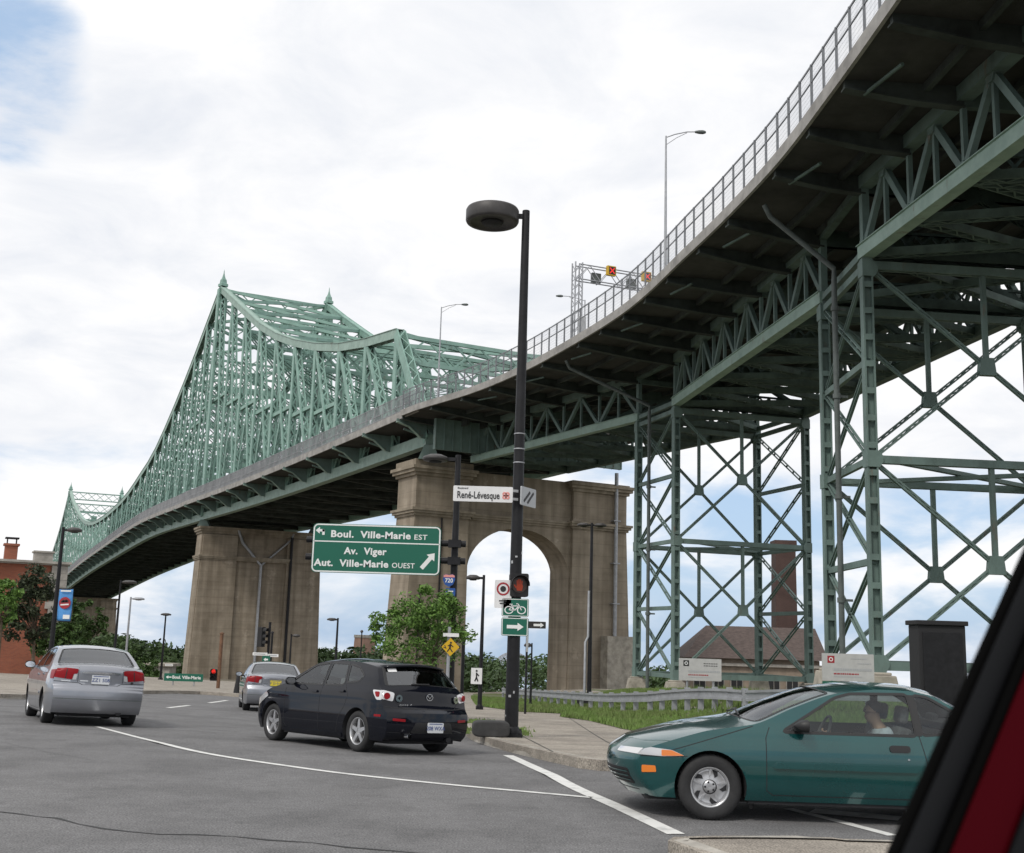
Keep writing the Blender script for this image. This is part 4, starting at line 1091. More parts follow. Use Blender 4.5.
# main lamp
mp = gnd(511, 737, KH); mtop = atY(528, 211, mp.y).z
mpx = mp.x
MAIN = lamp_post(mp, mtop, 'tall black street lamp with drum shaped head at the pavement corner', -.68, r=.105, head=.54, disc=True)
for z in (5.05, 5.32, 5.62):
    b = MB(); b.lathe([(.100, -.012), (.112, -.012), (.112, .012), (.100, .012)], mp+V((0, 0, z-mp.z)), n=14); b.build('clamp_band', MT['galv'], MAIN)
rw = random.Random(2)
for k in range(11):
    a = rw.uniform(3.6, 5.9); z = mp.z+rw.uniform(.3, 3.6); rr_ = .1325-.0046*(z-mp.z); b = MB()
    b.boxm(Matrix.Translation((mp.x+math.cos(a)*rr_, mp.y+math.sin(a)*rr_, z)) @ Matrix.Rotation(a, 4, 'Z') @ Matrix.Rotation(rw.uniform(-.3, .3), 4, 'X'), .004, rw.uniform(.015, .05), rw.uniform(.015, .06)); b.build('sticker', MT['alum'], MAIN)

def panel(mb, M, w, h, t=.02, r=.0, mi=0, seg=4):
    """rounded sheet standing in xz of M, its front at y=0"""
    r = max(r, .001); pl = []
    for cx, cz, a0 in ((w/2-r, h/2-r, 0), (-w/2+r, h/2-r, 90), (-w/2+r, -h/2+r, 180), (w/2-r, -h/2+r, 270)):
        for k in range(seg+1):
            a = R(a0+90*k/seg); pl.append((cx+r*math.cos(a), cz+r*math.sin(a)))
    mb.prism(pl, M, t, mi)
def shape(mb, M, poly, t=.006, mi=0): mb.prism(poly, M @ Matrix.Translation((0, -t, 0)), t*.9, mi)
def ring(mb, M, r0, r1, n=28, t=.006, mi=0):
    for k in range(n):
        a, c = 2*math.pi*k/n, 2*math.pi*(k+1)/n
        shape(mb, M, [(r0*math.cos(a), r0*math.sin(a)), (r1*math.cos(a), r1*math.sin(a)), (r1*math.cos(c), r1*math.sin(c)), (r0*math.cos(c), r0*math.sin(c))], t, mi)
def bar2(mb, M, p, q, w, t=.006, mi=0):
    d = V((q[0]-p[0], q[1]-p[1])).normalized(); n_ = V((-d.y, d.x))*w/2
    shape(mb, M, [(p[0]+n_.x, p[1]+n_.y), (p[0]-n_.x, p[1]-n_.y), (q[0]-n_.x, q[1]-n_.y), (q[0]+n_.x, q[1]+n_.y)], t, mi)
def arrow(mb, M, p, q, w, hw, hl, t=.006, mi=0):
    d = V((q[0]-p[0], q[1]-p[1])); L = d.length; d.normalize(); n_ = V((-d.y, d.x)); p = V(p)
    pts = [(0, w/2), (0, -w/2), (L-hl, -w/2), (L-hl, -hw/2), (L, 0), (L-hl, hw/2), (L-hl, w/2)]
    shape(mb, M, [((p+d*a+n_*b_).x, (p+d*a+n_*b_).y) for a, b_ in pts], t, mi)
# --- things on the main lamp post
yf = mp.y-.15
def on(px, py, Y): return atY(px, py, Y)
c = on(483, 494, yf-.05); W_ = (atY(513, 495, yf).x-atY(453.5, 495, yf).x)
sg = empty('street_name_sign', c, 'white street name blade with pale red emblem on the tall lamp post', 'street sign'); M = X3(c)
b = MB(); panel(b, M, W_, .30, .025, .02); b.build('panel', MT['white'], sg)
text('René-Lévesque', .19, M @ Matrix.Translation((-.075*W_, -.003, -.03)), MT['signblack'], sg, bold=.003, fit=.71*W_)
text('Boulevard', .05, M @ Matrix.Translation((-.34*W_, -.003, .105)), MT['signblack'], sg)
b = MB()
for k in range(4):
    a = math.pi/4+k*math.pi/2; ring(b, M @ Matrix.Translation((W_/2-.13+.042*math.cos(a), 0, -.02+.042*math.sin(a))), .012, .042, 14)
b.build('emblem', MT['pink'], sg)
b = MB(); b.beam(c+V((W_/2, .01, .08)), c+V((W_/2+.1, .05, .08)), .03, .05); b.beam(c+V((W_/2, .01, -.08)), c+V((W_/2+.1, .05, -.08)), .03, .05); b.build('bracket', MT['alum'], sg)
c2 = on(521.5, 497, yf); M = X3(c2+V((.14, 0, 0)), R(62)); s2 = empty('street_name_sign', c2, 'street name blade seen nearly edge-on, right of the white blade', 'street sign')
b = MB(); panel(b, M, .62, .36, .025, .02); b.build('panel', MT['alum'], s2)
b = MB(); bar2(b, M, (-.2, -.1), (.05, .1), .05); bar2(b, M, (-.05, -.12), (.2, .1), .05); b.build('lettering', MT['signblack'], s2)
# pedestrian signal with the orange hand
c = on(519.5, 585, yf); sgn = empty('pedestrian_signal', c, 'black pedestrian signal showing an orange hand on the lamp post', 'traffic signal'); M = X3(c, R(8)) @ Matrix.Scale(.88, 4)
b = MB(); panel(b, M, .40, .50, .22, .04); b.build('housing', MT['blackm'], sgn)
b = MB(); b.beam(c+V((-.16, .2, .15)), c+V((-.16, .2, -.15)), .06, .1); b.beam(c+V((-.2, .22, 0)), c+V((-.02, .22, 0)), .05, .05); b.build('bracket', MT['galv'], sgn)
b = MB()
for k in range(11):
    a0, a1 = R(-5+19*k), R(-5+19*(k+1))
    for r0 in (.20,):
        p0_, p1_ = V((r0*math.cos(a0), 0, r0*math.sin(a0))), V((r0*math.cos(a1), 0, r0*math.sin(a1)))
        b.add([M @ p0_, M @ p1_, M @ (p1_+V((0, -.2, 0))), M @ (p0_+V((0, -.2, 0)))], [(0, 1, 2, 3)])
        b.add([M @ (p0_*.93), M @ (p1_*.93), M @ (p1_*.93+V((0, -.2, 0))), M @ (p0_*.93+V((0, -.2, 0)))], [(3, 2, 1, 0)])
b.build('visor', MT['blackm'], sgn)
b = MB(); ring(b, M, .001, .165, 24, .004); b.build('lens', mat('dim signal lens', (.06, .03, .02), .3), sgn)
b = MB(); hM = M @ Matrix.Translation((.0, -.004, -.01))
shape(b, hM, [(-.055, -.11), (.055, -.11), (.075, -.02), (.06, .03), (-.06, .03), (-.07, -.04)], .006)
for k, (xx, hh) in enumerate(((-.048, .11), (-.016, .135), (.016, .13), (.048, .10))): bar2(b, hM, (xx, .032), (xx*1.15, hh), .024, .006)
bar2(b, hM, (-.075, -.05), (-.115, .015), .028, .006); b.build('hand_symbol', MT['amber'], sgn)
# white sign with red ring
c = on(503, 594, yf); np_ = empty('prohibition_sign', c, 'white sign with red ring and black disc beside the signal', 'road sign'); M = X3(c)
M = M @ Matrix.Scale(.8, 4); b = MB(); panel(b, M, .40, .66, .012, .03); b.build('panel', MT['white'], np_)
b = MB(); ring(b, M @ Matrix.Translation((0, 0, .12)), .115, .155); b.build('red_ring', MT['signred'], np_)
b = MB(); ring(b, M @ Matrix.Translation((0, 0, .12)), .001, .07, 20); bar2(b, M, (-.09, -.16), (.09, -.16), .03); bar2(b, M, (-.07, -.22), (.07, -.22), .03); b.build('symbol', MT['signblack'], np_)
b = MB(); b.beam(c+V((.18, .02, .1)), c+V((.30, .08, .1)), .03, .04); b.build('bracket', MT['alum'], np_)
# cycle route signs
c = on(515, 617, yf); bs = empty('cycle_route_sign', c, 'green sign with white bicycle and arrow on the lamp post', 'road sign'); M = X3(c)
M = M @ Matrix.Diagonal((.88, 1, .76, 1))
for (dz, nm) in ((.23, 'upper_panel'), (-.24, 'lower_panel')):
    b = MB(); panel(b, M @ Matrix.Translation((0, 0, dz)), .58, .45, .012, .04); pn = b.build(nm, MT['signgreen'], bs)
    b = MB()
    for (p_, q_) in (((-.27, .205), (.27, .205)), ((-.27, -.205), (.27, -.205)), ((-.27, -.205), (-.27, .205)), ((.27, -.205), (.27, .205))): bar2(b, M @ Matrix.Translation((0, 0, dz)), p_, q_, .016, .003)
    b.build('border', MT['signwhite'], pn)
b = MB(); Mb = M @ Matrix.Translation((0, 0, .20))
for xx in (-.135, .135): ring(b, Mb @ Matrix.Translation((xx, 0, -.03)), .075, .098, 24)
for p_, q_ in (((-.135, -.03), (-.075, .07)), ((-.075, .07), (.075, .075)), ((.075, .075), (-.01, -.035)), ((-.01, -.035), (-.075, .07)), ((-.01, -.035), (-.135, -.03)), ((.135, -.03), (.06, .125)), ((.06, .125), (.02, .125)), ((-.075, .07), (-.09, .11)), ((-.125, .112), (-.06, .112))): bar2(b, Mb, p_, q_, .02)
b.build('bicycle_symbol', MT['signwhite'], bs)
b = MB(); arrow(b, M @ Matrix.Translation((0, 0, -.24)), (-.17, 0), (.19, 0), .085, .20, .13); b.build('arrow', MT['signwhite'], bs)
# rubber block at the foot
c = gnd(490.5, 737, KH); o_ = MB(); Mt = X3(c+V((0, .05, .145)), R(6))
pl = [(.34*abs(math.cos(t))**.35*(1 if math.cos(t) >= 0 else -1), .145*abs(math.sin(t))**.5*(1 if math.sin(t) >= 0 else -1)) for t in [2*math.pi*k/40 for k in range(40)]]
o_.prism(pl, Mt @ Matrix.Translation((0, -.15, 0)), .34); o = o_.build('rubber_block', MT['greyblock'], bevel=.03); tag(o, 'dark grey rubber block lying at the foot of the lamp post', 'block')

# --- second lamp post carrying the big green direction sign
y2 = 31.0; base = V((atY(449, 700, y2).x, y2, G(0, y2)+KH)); top2 = atY(456, 455, y2).z
L2 = lamp_post(base, top2, 'black street lamp behind the tree, carrying the big green sign', -.62, r=.10, head=.36)
ZS = atY(376, 550, y2).z; xs0, xs1 = atY(312.5, 545, y2-.25).x, atY(440.5, 550, y2-.25).x
cs = V(((xs0+xs1)/2, y2-.28, ZS)); Wd = xs1-xs0; Hd = 1.30
b = MB()
for dz in (.22, -.24):
    b.tube([V((xs0-.18, y2-.14, ZS+dz)), V((base.x+.30, y2-.14, ZS+dz))], .085, 12)
    b.boxm(Matrix.Translation((base.x, y2-.1, ZS+dz)), .34, .3, .2)
b.build('sign_arm', MT['black'], L2)
bg_ = empty('direction_sign', cs, 'big green direction sign with white words and arrows over the road', 'road sign'); M = X3(cs)
b = MB(); panel(b, M, Wd, Hd, .05, .12, seg=6); b.build('panel', MT['signgreen'], bg_)
b = MB(); w2, h2, r2 = Wd/2-.03, Hd/2-.03, .11; pts = []
for cx, cz, a0 in ((w2-r2, h2-r2, 0), (-w2+r2, h2-r2, 90), (-w2+r2, -h2+r2, 180), (w2-r2, -h2+r2, 270)):
    for k in range(7): a = R(a0+15*k); pts.append((cx+r2*math.cos(a), cz+r2*math.sin(a)))
for i in range(len(pts)): bar2(b, M, pts[i], pts[(i+1) % len(pts)], .035, .004)
bar2(b, M, (-w2, .175), (w2, .175), .03, .004); b.build('border', MT['signwhite'], bg_)
text('Boul.  Ville-Marie', 0.25, M @ Matrix.Translation((-0.0470*Wd, -.004, 0.37)), MT['signwhite'], bg_, bold=0.008, spacing=1.07, fit=0.6220*Wd)
text('EST', 0.19, M @ Matrix.Translation((0.3435*Wd, -.004, 0.345)), MT['signwhite'], bg_, bold=0.002, spacing=1.07, fit=0.1010*Wd)
text('Av.  Viger', 0.25, M @ Matrix.Translation((-0.0850*Wd, -.004, -0.07)), MT['signwhite'], bg_, bold=0.008, spacing=1.07, fit=0.3340*Wd)
text('Aut.  Ville-Marie', 0.25, M @ Matrix.Translation((-0.1900*Wd, -.004, -0.4)), MT['signwhite'], bg_, bold=0.008, spacing=1.07, fit=0.5800*Wd)
text('OUEST', 0.19, M @ Matrix.Translation((0.2165*Wd, -.004, -0.42)), MT['signwhite'], bg_, bold=0.002, spacing=1.07, fit=0.1770*Wd)
b = MB(); arrow(b, M, (1.22, -.47), (1.56, -.06), .11, .27, .17, .004)
bar2(b, M, (-1.43, .34), (-1.43, .49), .065, .004); arrow(b, M, (-1.40, .46), (-1.64, .46), .065, .18, .11, .004); b.build('arrows', MT['signwhite'], bg_)
for i, (px, py, s_) in enumerate(((449, 580, 1.0), (450.5, 592, .85))):
    c = atY(px, py, y2-.14); sh_ = empty('route_shield', c, 'blue route shield reading 720 on the lamp post' if i == 0 else 'smaller blue plate just under the 720 shield', 'road sign'); M = X3(c)
    M = M @ Matrix.Scale(.6, 4)
    if i == 0:
        b = MB(); shape(b, M, [(-.25, .2), (-.14, .26), (0, .22), (.14, .26), (.25, .2), (.27, 0), (.18, -.2), (0, -.3), (-.18, -.2), (-.27, 0)], .012); b.build('panel', MT['signblue'], sh_)
        b = MB(); shape(b, M @ Matrix.Translation((0, -.012, 0)), [(-.24, .2), (-.14, .245), (0, .21), (.14, .245), (.24, .2), (.25, .12), (-.25, .12)], .004); b.build('red_band', MT['pink'], sh_)
        text('720', .25, M @ Matrix.Translation((0, -.018, -.03)), MT['signwhite'], sh_, bold=.006, sx=.95)
    else:
        b = MB(); panel(b, M, .42, .34, .012, .04); b.build('panel', MT['signblue'], sh_)
        b = MB(); bar2(b, M, (-.12, .03), (.12, .03), .05); bar2(b, M, (-.08, -.07), (.08, -.07), .04); b.build('lettering', MT['signwhite'], sh_)
# yellow crossing sign on its post
y3 = 29.5; c = atY(450.5, 647, y3); ys_ = empty('crossing_sign', V((atY(447, 700, y3).x, y3, G(0, y3)+KH)), 'yellow diamond pedestrian crossing sign beside the young tree', 'road sign'); M = X3(c)
b = MB(); b.tube([(c.x-.05, y3+.1, G(0, y3)+KH), (c.x-.05, y3+.1, c.z+.5)], .045, 8); b.build('post', MT['galv'], ys_)
M = M @ Matrix.Scale(.78, 4); b = MB(); shape(b, M, [(0, .29), (-.29, 0), (0, -.29), (.29, 0)], .014); b.build('panel', MT['yellow'], ys_)
b = MB(); Mp = M @ Matrix.Translation((0, -.014, 0)); ring(b, Mp @ Matrix.Translation((.01, 0, .135)), .001, .035, 12)
for p_, q_, w_ in (((0, .09), (-.02, -.03), .06), ((-.02, -.03), (.07, -.16), .035), ((-.02, -.03), (-.10, -.15), .035), ((0, .08), (.09, .0), .03), ((0, .08), (-.09, .03), .03), ((-.19, .06), (-.14, -.06), .025), ((-.17, -.03), (-.23, 0.0), .025)): bar2(b, Mp, p_, q_, w_)
b.build('walker_symbol', MT['signblack'], ys_)
c = atY(451, 635, y3); b = MB(); panel(b, X3(c), .40, .09, .012, .01); tb = b.build('tab', MT['white'], ys_)
# thin post left of the crossing sign (behind the foliage), small white lamp on the pier face
for (px, pt_y, pb_y, Y, lab) in ((461.5, 633, 700, 34, 'thin dark post right of the yellow crossing sign'),):
    p = atY(px, pb_y, Y); b = MB(); b.tube([(p.x, Y, G(p.x, Y)+KH), (p.x, Y, atY(px, pt_y, Y).z)], .05, 8); b.lathe([(.065, 0), (.065, .05), (.001, .07)], (p.x, Y, atY(px, pt_y, Y).z), n=8)
    o = b.build('post', MT['black']); tag(o, lab, 'post')
# --- other lamps, each its own
def lamp_px(pxb, pxt, ytop, Y, label, arm, **k):
    z = atY(pxt, ytop, Y).z; x = atY(pxt, ytop, Y).x; return lamp_post((x, Y, G(x, Y)+KH), z, label, arm, **k)
l3 = lamp_px(480, 484, 575, 45, 'slim black lamp post with small walking sign, seen through the arch', -.42, r=.07, head=.28)
c = atY(476.5, 676, 44.8); wsn = empty('walking_sign', c, 'small white sign with black walker on the slim lamp post', 'road sign'); M = X3(c)
b = MB(); panel(b, M, .42, .6, .012, .02); b.build('panel', MT['white'], wsn)
b = MB(); ring(b, M @ Matrix.Translation((0, 0, .19)), .001, .04, 10)
for p_, q_ in (((0, .13), (0, -.05)), ((0, -.05), (.06, -.2)), ((0, -.05), (-.06, -.2)), ((0, .1), (.09, .0))): bar2(b, M, p_, q_, .05)
b.build('walker_symbol', MT['signblack'], wsn)
l4 = lamp_px(582, 592, 523, 62, 'black lamp post before the right leg of the arched pier', -.45, r=.10, head=.35, both=True)
b = MB(); q = V(l4.location); b.tube([q+V((-.25, -.1, 0)), q+V((-.25, -.1, 3.3)), q+V((-.1, -.05, 3.6)), q+V((-.1, -.05, 6))], .07, 8); b.build('cable_pipe', MT['galv'], l4)
l5 = lamp_px(54, 63.5, 527, 46, 'black lamp post carrying the light blue banner', .45, r=.085, head=.30)
lamp_px(115, 121, 580, 66, 'leaning-armed lamp post left of the far gap', .5, r=.07, head=.42)
lamp_px(125, 131, 597, 82, 'tall grey lamp post with small head beside the far gap', .55, r=.08, head=.42, m='galv')
lamp_px(162, 166, 613, 92, 'lamp post with round cap among bushes left of the brown pier', .01, r=.08, head=.42)
lamp_px(334, 338, 618, 84, 'black lamp post in the gap between the two piers', -.42, r=.09, head=.38)
lamp_px(290, 291.5, 634, 84, 'short lamp post before the brown pier, above the middle car', .36, r=.07, head=.28)
lamp_px(529, 532, 643, 58, 'short lamp post behind the one-way sign', -.2, r=.05, head=.2)
lamp_px(361, 362, 630, 90, 'thin dark lamp post beside the distant brick tower', -.01, r=.06, head=.12)
# banner
q = V(l5.location); c = atY(65, 605, 46); bn = empty('banner', c, 'light blue banner with red round emblem on the left lamp post', 'banner'); M = X3(c)
b = MB(); nn = 12; vs = []
for j in range(nn+1):
    for i in range(7):
        xx, zz_ = -.27+.54*i/6, .62-1.24*j/nn; vs.append(M @ V((xx, .03*math.sin(xx*7+zz_*3), zz_)))
b.add(vs, [(j*7+i, j*7+i+1, (j+1)*7+i+1, (j+1)*7+i) for j in range(nn) for i in range(6)], 0, True); cl_ = b.build('cloth', MT['banner'], bn); md = cl_.modifiers.new('t', 'SOLIDIFY'); md.thickness = .01
b = MB(); ring(b, M @ Matrix.Translation((0, -.04, .08)), .001, .23, 24, .008); b.build('red_disc', MT['signred'], bn)
b = MB(); Mq = M @ Matrix.Translation((0, -.05, .08)); bar2(b, Mq, (-.15, .04), (.14, .07), .07); ring(b, Mq @ Matrix.Translation((-.06, 0, .08)), .001, .05, 10); ring(b, Mq @ Matrix.Translation((.05, 0, .09)), .001, .05, 10); b.build('dark_emblem', MT['signblack'], bn)
b = MB(); bar2(b, M @ Matrix.Translation((0, -.045, 0)), (-.16, -.0), (.16, .03), .05); bar2(b, M @ Matrix.Translation((0, -.045, 0)), (-.02, -.46), (.24, -.46), .16); bar2(b, M @ Matrix.Translation((0, -.045, 0)), (-.2, .55), (.2, .55), .06); b.build('white_bars', MT['signwhite'], bn)
b = MB()
for dz in (.64, -.64): b.beam((q.x, 46, c.z+dz), (c.x+.29, 46, c.z+dz), .03, .03)
b.build('banner_arm', MT['black'], bn)
# one-way sign and its neighbour on one thin post
Y = 41; c = atY(537, 625, Y-.1); ow = empty('one_way_sign', V((atY(524.5, 705, Y).x, Y, G(1, Y)+KH)), 'small black one-way sign with white arrow on a thin post', 'road sign'); M = X3(c)
b = MB(); px_ = atY(527, 640, Y).x; b.tube([(px_, Y, G(1, Y)+KH), (px_, Y, c.z+.2)], .04, 8); b.build('post', MT['black'], ow)
b = MB(); panel(b, M, .62, .24, .012, .02); b.build('panel', MT['signblack'], ow)
b = MB(); arrow(b, M, (-.12, 0), (.24, 0), .08, .17, .12); b.build('arrow', MT['signwhite'], ow)
b = MB(); panel(b, X3((px_+.02, Y-.15, atY(525, 641, Y).z), R(78)), .3, .75, .012, .02); b.build('side_panel', MT['white'], ow)
# low green direction sign on the far pavement
Y = 66; c = atY(183.5, 677.5, Y); lg = empty('direction_sign', V((c.x, Y, G(c.x, Y)+KH)), 'low long green direction sign on two posts before the brown pier', 'road sign'); M = X3(c)
wd = atY(203, 677, Y).x-atY(164, 677, Y).x
b = MB(); panel(b, M, wd, .42, .03, .03); b.build('panel', MT['signgreen'], lg)
for sx in (-.27, .27):
    b = MB(); b.tube([(c.x+sx*wd, Y+.08, G(c.x, Y)+KH), (c.x+sx*wd, Y+.08, c.z+.2)], .04, 8); b.build('post', MT['galv'], lg)
text('Boul. Ville-Marie', .24, M @ Matrix.Translation((.17, -.004, 0)), MT['signwhite'], lg, bold=.006)
b = MB(); arrow(b, M, (-wd/2+.42, 0), (-wd/2+.1, 0), .06, .18, .14); b.build('arrow', MT['signwhite'], lg)
# traffic signals before the brown pier
def signal(px, py, Y, label, lit=0, post_to=None, rz=0.0, hh=1.0):
    c = atY(px, py, Y); s_ = empty('traffic_signal', V((c.x, Y, G(c.x, Y)+KH)), label, 'traffic signal'); M = X3(c, rz)
    b = MB(); panel(b, M, .36, hh, .25, .03); b.build('housing', MT['blackm'], s_)
    n = 3
    for k in range(n):
        z = hh*(.31-.31*k); b = MB(); ring(b, M @ Matrix.Translation((0, 0, z)), .001, .12, 18, .008); b.build('lens', MT['redlamp'] if (lit and k == 0) else MT['blackm'], s_)
        b = MB(); v = []
        for j in range(9):
            a = R(-10+25*j); v += [M @ V((.15*math.cos(a), 0, z+.15*math.sin(a))), M @ V((.15*math.cos(a), -.22, z+.15*math.sin(a)))]
        b.add(v, [(2*j, 2*j+1, 2*j+3, 2*j+2) for j in range(8)]); b.build('visor', MT['blackm'], s_)
    b = MB(); b.tube([(c.x+.26, Y+.15, G(c.x, Y)+KH), (c.x+.26, Y+.15, post_to if post_to else c.z+.2)], .07, 8); b.beam((c.x, Y+.15, c.z+.2), (c.x+.26, Y+.15, c.z+.2), .04, .04); b.build('post', MT['black'], s_)
    return c
signal(213.5, 675, 64, 'small red traffic signal beside the low green sign', 1, hh=.62)
cz = atY(268, 622, 60).z
sc_ = signal(263.5, 637, 60, 'three-lamp black traffic signal seen from the side, above the middle car', 0, cz, R(70))
for i, (px, yt, Y, r_, lab) in enumerate(((222, 633, 64, .10, 'dark post standing before the brown pier, right of the red signal'), (272.5, 632, 62, .06, 'thin post just right of the three-lamp signal'))):
    p = atY(px, yt, Y); b = MB(); b.tube([(p.x, Y, G(p.x, Y)+KH), (p.x, Y, p.z)], r_, 8); b.lathe([(r_*1.3, -.06), (r_*1.3, 0), (.001, .05)], p, n=8); o = b.build('post', MT['black' if i else 'rust']); tag(o, lab, 'post')
for i, (px, py, w_, Y, lab) in enumerate(((260, 654, .75, 59.5, 'left white street name blade over the middle car'), (273, 655.5, .55, 59.5, 'right shorter white street name blade over the middle car'), (169, 665, .6, 91, 'white street name blade on the round-capped lamp post'))):
    c = atY(px, py, Y); o = empty('street_name_sign', c, lab, 'street sign'); b = MB(); panel(b, X3(c), w_, .15, .02, .02); b.build('panel', MT['white'], o)
    b = MB(); bar2(b, X3(c), (-w_*.4, 0), (w_*.35, 0), .05); b.build('lettering', MT['alum'], o)
c = atY(266, 659.5, 59.3); o = empty('route_sign', c, 'small green square sign under the white blades', 'road sign'); b = MB(); panel(b, X3(c), .4, .36, .02, .03); b.build('panel', MT['signgreen'], o)
b = MB(); arrow(b, X3(c), (.1, 0), (-.12, 0), .08, .18, .1); b.build('arrow', MT['signwhite'], o)
p = gnd(237, 693, KH); b = MB(); b.lathe([(.17, 0), (.16, .1), (.10, .5), (.07, .85), (.001, .9)], p, n=10); o = b.build('bollard', MT['blackm']); tag(o, 'dark tapering bollard on the far pavement left of the middle car', 'bollard')
# --- guardrail
g0, g1, g2, g3 = gnd(503, 698.5, KH), gnd(573, 707.5, KH), gnd(650, 713, KH), gnd(745, 714, KH)
gd = empty('guardrail', g1, 'galvanised guardrail with pale posts bending round the grass', 'guardrail')
g4 = g3+V((14, 1.5, 0))
line = [g0, g1, g2, g3, g4]; posts = []
def gzz(p): return G(p.x, p.y)+KH
for a_, c_, n_ in ((g0, g1, 13), (g1, g2, 7), (g2, g3, 7), (g3, g4, 7)):
    for k in range(n_): q = a_.lerp(c_, k/n_); posts.append(V((q.x, q.y, gzz(q))))
for q in posts:
    b = MB(); b.box(q.x-.09, q.x+.09, q.y-.08, q.y+.08, q.z-.1, q.z+.78); b.build('post', MT['galv'], gd)
b = MB()
for a_, c_ in zip(posts, posts[1:]):
    u = (c_-a_).normalized(); nn_ = V((u.y, -u.x, 0))*.12
    for h, t_, k_ in ((.69, .08, 1.0), (.56, .17, .62), (.43, .08, 1.0)): b.beam(a_+nn_*k_+V((0, 0, h)), c_+nn_*k_+V((0, 0, h)), .04 if k_ == 1 else .02, t_, ext=.02)
    for h in (.65, .47): b.beam(a_+nn_*.82+V((0, 0, h)), c_+nn_*.82+V((0, 0, h)), .05, .02, ext=.02)
b.build('rail', MT['galv'], gd)
p = gnd(585, 707, KH); b = MB(); Mx = X3(p, R(10)); b.prism([(-.32, 0), (.32, 0), (.36, .5), (-.36, .5)], Mx, .4); b.prism([(-.39, .46), (.39, .46), (.39, .54), (-.39, .54)], Mx @ Matrix.Translation((0, -.03, 0)), .46); o = b.build('crate', MT['blackm'], bevel=.01); tag(o, 'small black plastic crate on the grass before the guardrail', 'crate')
# --- information boards
def board(px0, px1, py0, py1, Y, label, big):
    a, c_ = atY(px0, py0, Y), atY(px1, py1, Y); w, h = c_.x-a.x, a.z-c_.z; c = V(((a.x+c_.x)/2, Y, (a.z+c_.z)/2)); gz_ = G(c.x, Y)+KH
    t = empty('information_board', V((c.x, Y, gz_)), label, 'board'); M = X3(c)
    b = MB(); panel(b, M, w, h, .05, .02); b.build('panel', MT['boardgrey'], t)
    for sx in (-.3, .32):
        b = MB(); b.tube([(c.x+sx*w, Y+.1, gz_), (c.x+sx*w, Y+.1, c.z+h*.4)], .05, 8); b.build('post', MT['galv'], t)
    b = MB(); Me = M @ Matrix.Translation((-w*.33, 0, h*.28)); q = h*.13; bar2(b, Me, (-q, 0), (q, 0), 2*q); b.build('emblem', MT['signred'] if big else MT['signblack'], t)
    b = MB(); ring(b, Me @ Matrix.Translation((0, -.006, 0)), q*.35, q*.6, 16, .003); b.build('emblem_mark', MT['signwhite'], t)
    rgb = random.Random(int(px0))
    def words(x0, x1, z, hh, mm, nm):
        b = MB(); x = x0
        while x < x1-.02:
            l_ = min(x1, x+rgb.uniform(.04, .1)); bar2(b, M, (x, z), (l_, z), hh); x = l_+.022
        b.build(nm, mm, t)
    words(-w*.28, w*.46, -h*.08, h*.09, MT['alum'], 'heading'); words(-w*.28, w*.20, -h*.24, h*.05, MT['signred'], 'red_line'); words(-w*.28, w*.26, -h*.34, h*.035, MT['alum'], 'small_line')
    if big: words(w*.05, w*.38, h*.32, h*.035, MT['alum'], 'small_line'); words(w*.18, w*.45, h*.15, h*.04, MT['alum'], 'small_line')
    else: words(.08*w, w*.42, h*.28, h*.03, MT['signblack'], 'small_line'); words(.08*w, w*.42, h*.18, h*.03, MT['signblack'], 'small_line')
    if big:
        b = MB(); panel(b, M @ Matrix.Translation((0, 0, -h/2-.1)), w, .16, .05, .02); b.build('green_band', MT['signgreen'], t)
board(679, 721.5, 658, 681.5, 52, 'smaller white information board before the farther steel tower', False)
board(822, 874.5, 653, 682, 42, 'larger white information board with red emblem before the nearest tower', True)
a, c_ = atY(918, 620, 30), atY(968, 690, 30); gz_ = G(11, 30)+KH-.3
cb = empty('utility_cabinet', V(((a.x+c_.x)/2, 30, gz_)), 'tall black metal cabinet behind the teal car', 'cabinet')
b = MB(); b.box(a.x, c_.x, 30, 30.75, gz_, a.z-.12); b.build('body', MT['blackm'], cb, bevel=.02)
b = MB(); b.box(a.x-.06, c_.x+.06, 29.93, 30.82, a.z-.12, a.z); b.build('lid', MT['blackm'], cb, bevel=.02)
b = MB(); b.box(a.x+.1, c_.x-.1, 29.97, 30.002, gz_+.2, a.z-.3); b.build('door', MT['black'], cb, bevel=.008)
b = MB(); b.box(c_.x-.2, c_.x-.16, 29.94, 29.972, gz_+1.2, gz_+1.4); b.build('handle', MT['pipe'], cb)
# --- on the deck: lamps, gantry with lane signals
def deck_lamp(pxt, pyt, pxb, Y, out, label, off_=0.0):
    tp = atY(pxt, pyt, Y); x = tp.x; z0 = 24.32
    t = empty('bridge_lamp', V((x, Y, z0)), label, 'street lamp'); b = MB(); b.tube([(x, Y, z0), (x, Y, tp.z)], [.10, .055], 10); b.build('pole', MT['galv'], t)
    b = MB(); s = 1 if out > 0 else -1
    pts = [V((x, Y, tp.z-.1)), V((x+out*.3, Y, tp.z+.13)), V((x+out*.7, Y, tp.z+.32)), V((x+out, Y, tp.z+.34))]
    b.tube(pts, .035, 8); b.tube([V((x, Y, tp.z-.6)), V((x+out*.35, Y, tp.z-.1)), V((x+out*.7, Y, tp.z+.26))], .022, 6); b.build('arm', MT['galv'], t)
    b = MB(); c = V((x+out+s*.28, Y, tp.z+.33)); b.lathe([(.001, -.38), (.07, -.34), (.12, -.1), (.13, .15), (.08, .32), (.001, .36)], c, 'x', 12); b.build('lamp_head', MT['pipe'], t)
deck_lamp(666, 136, 665, 68, 1.9, 'tall curved-arm lamp standing on the bridge deck above the trestles')
deck_lamp(441.5, 307, 441, 113, 2.1, 'curved-arm lamp on the deck before the green truss')
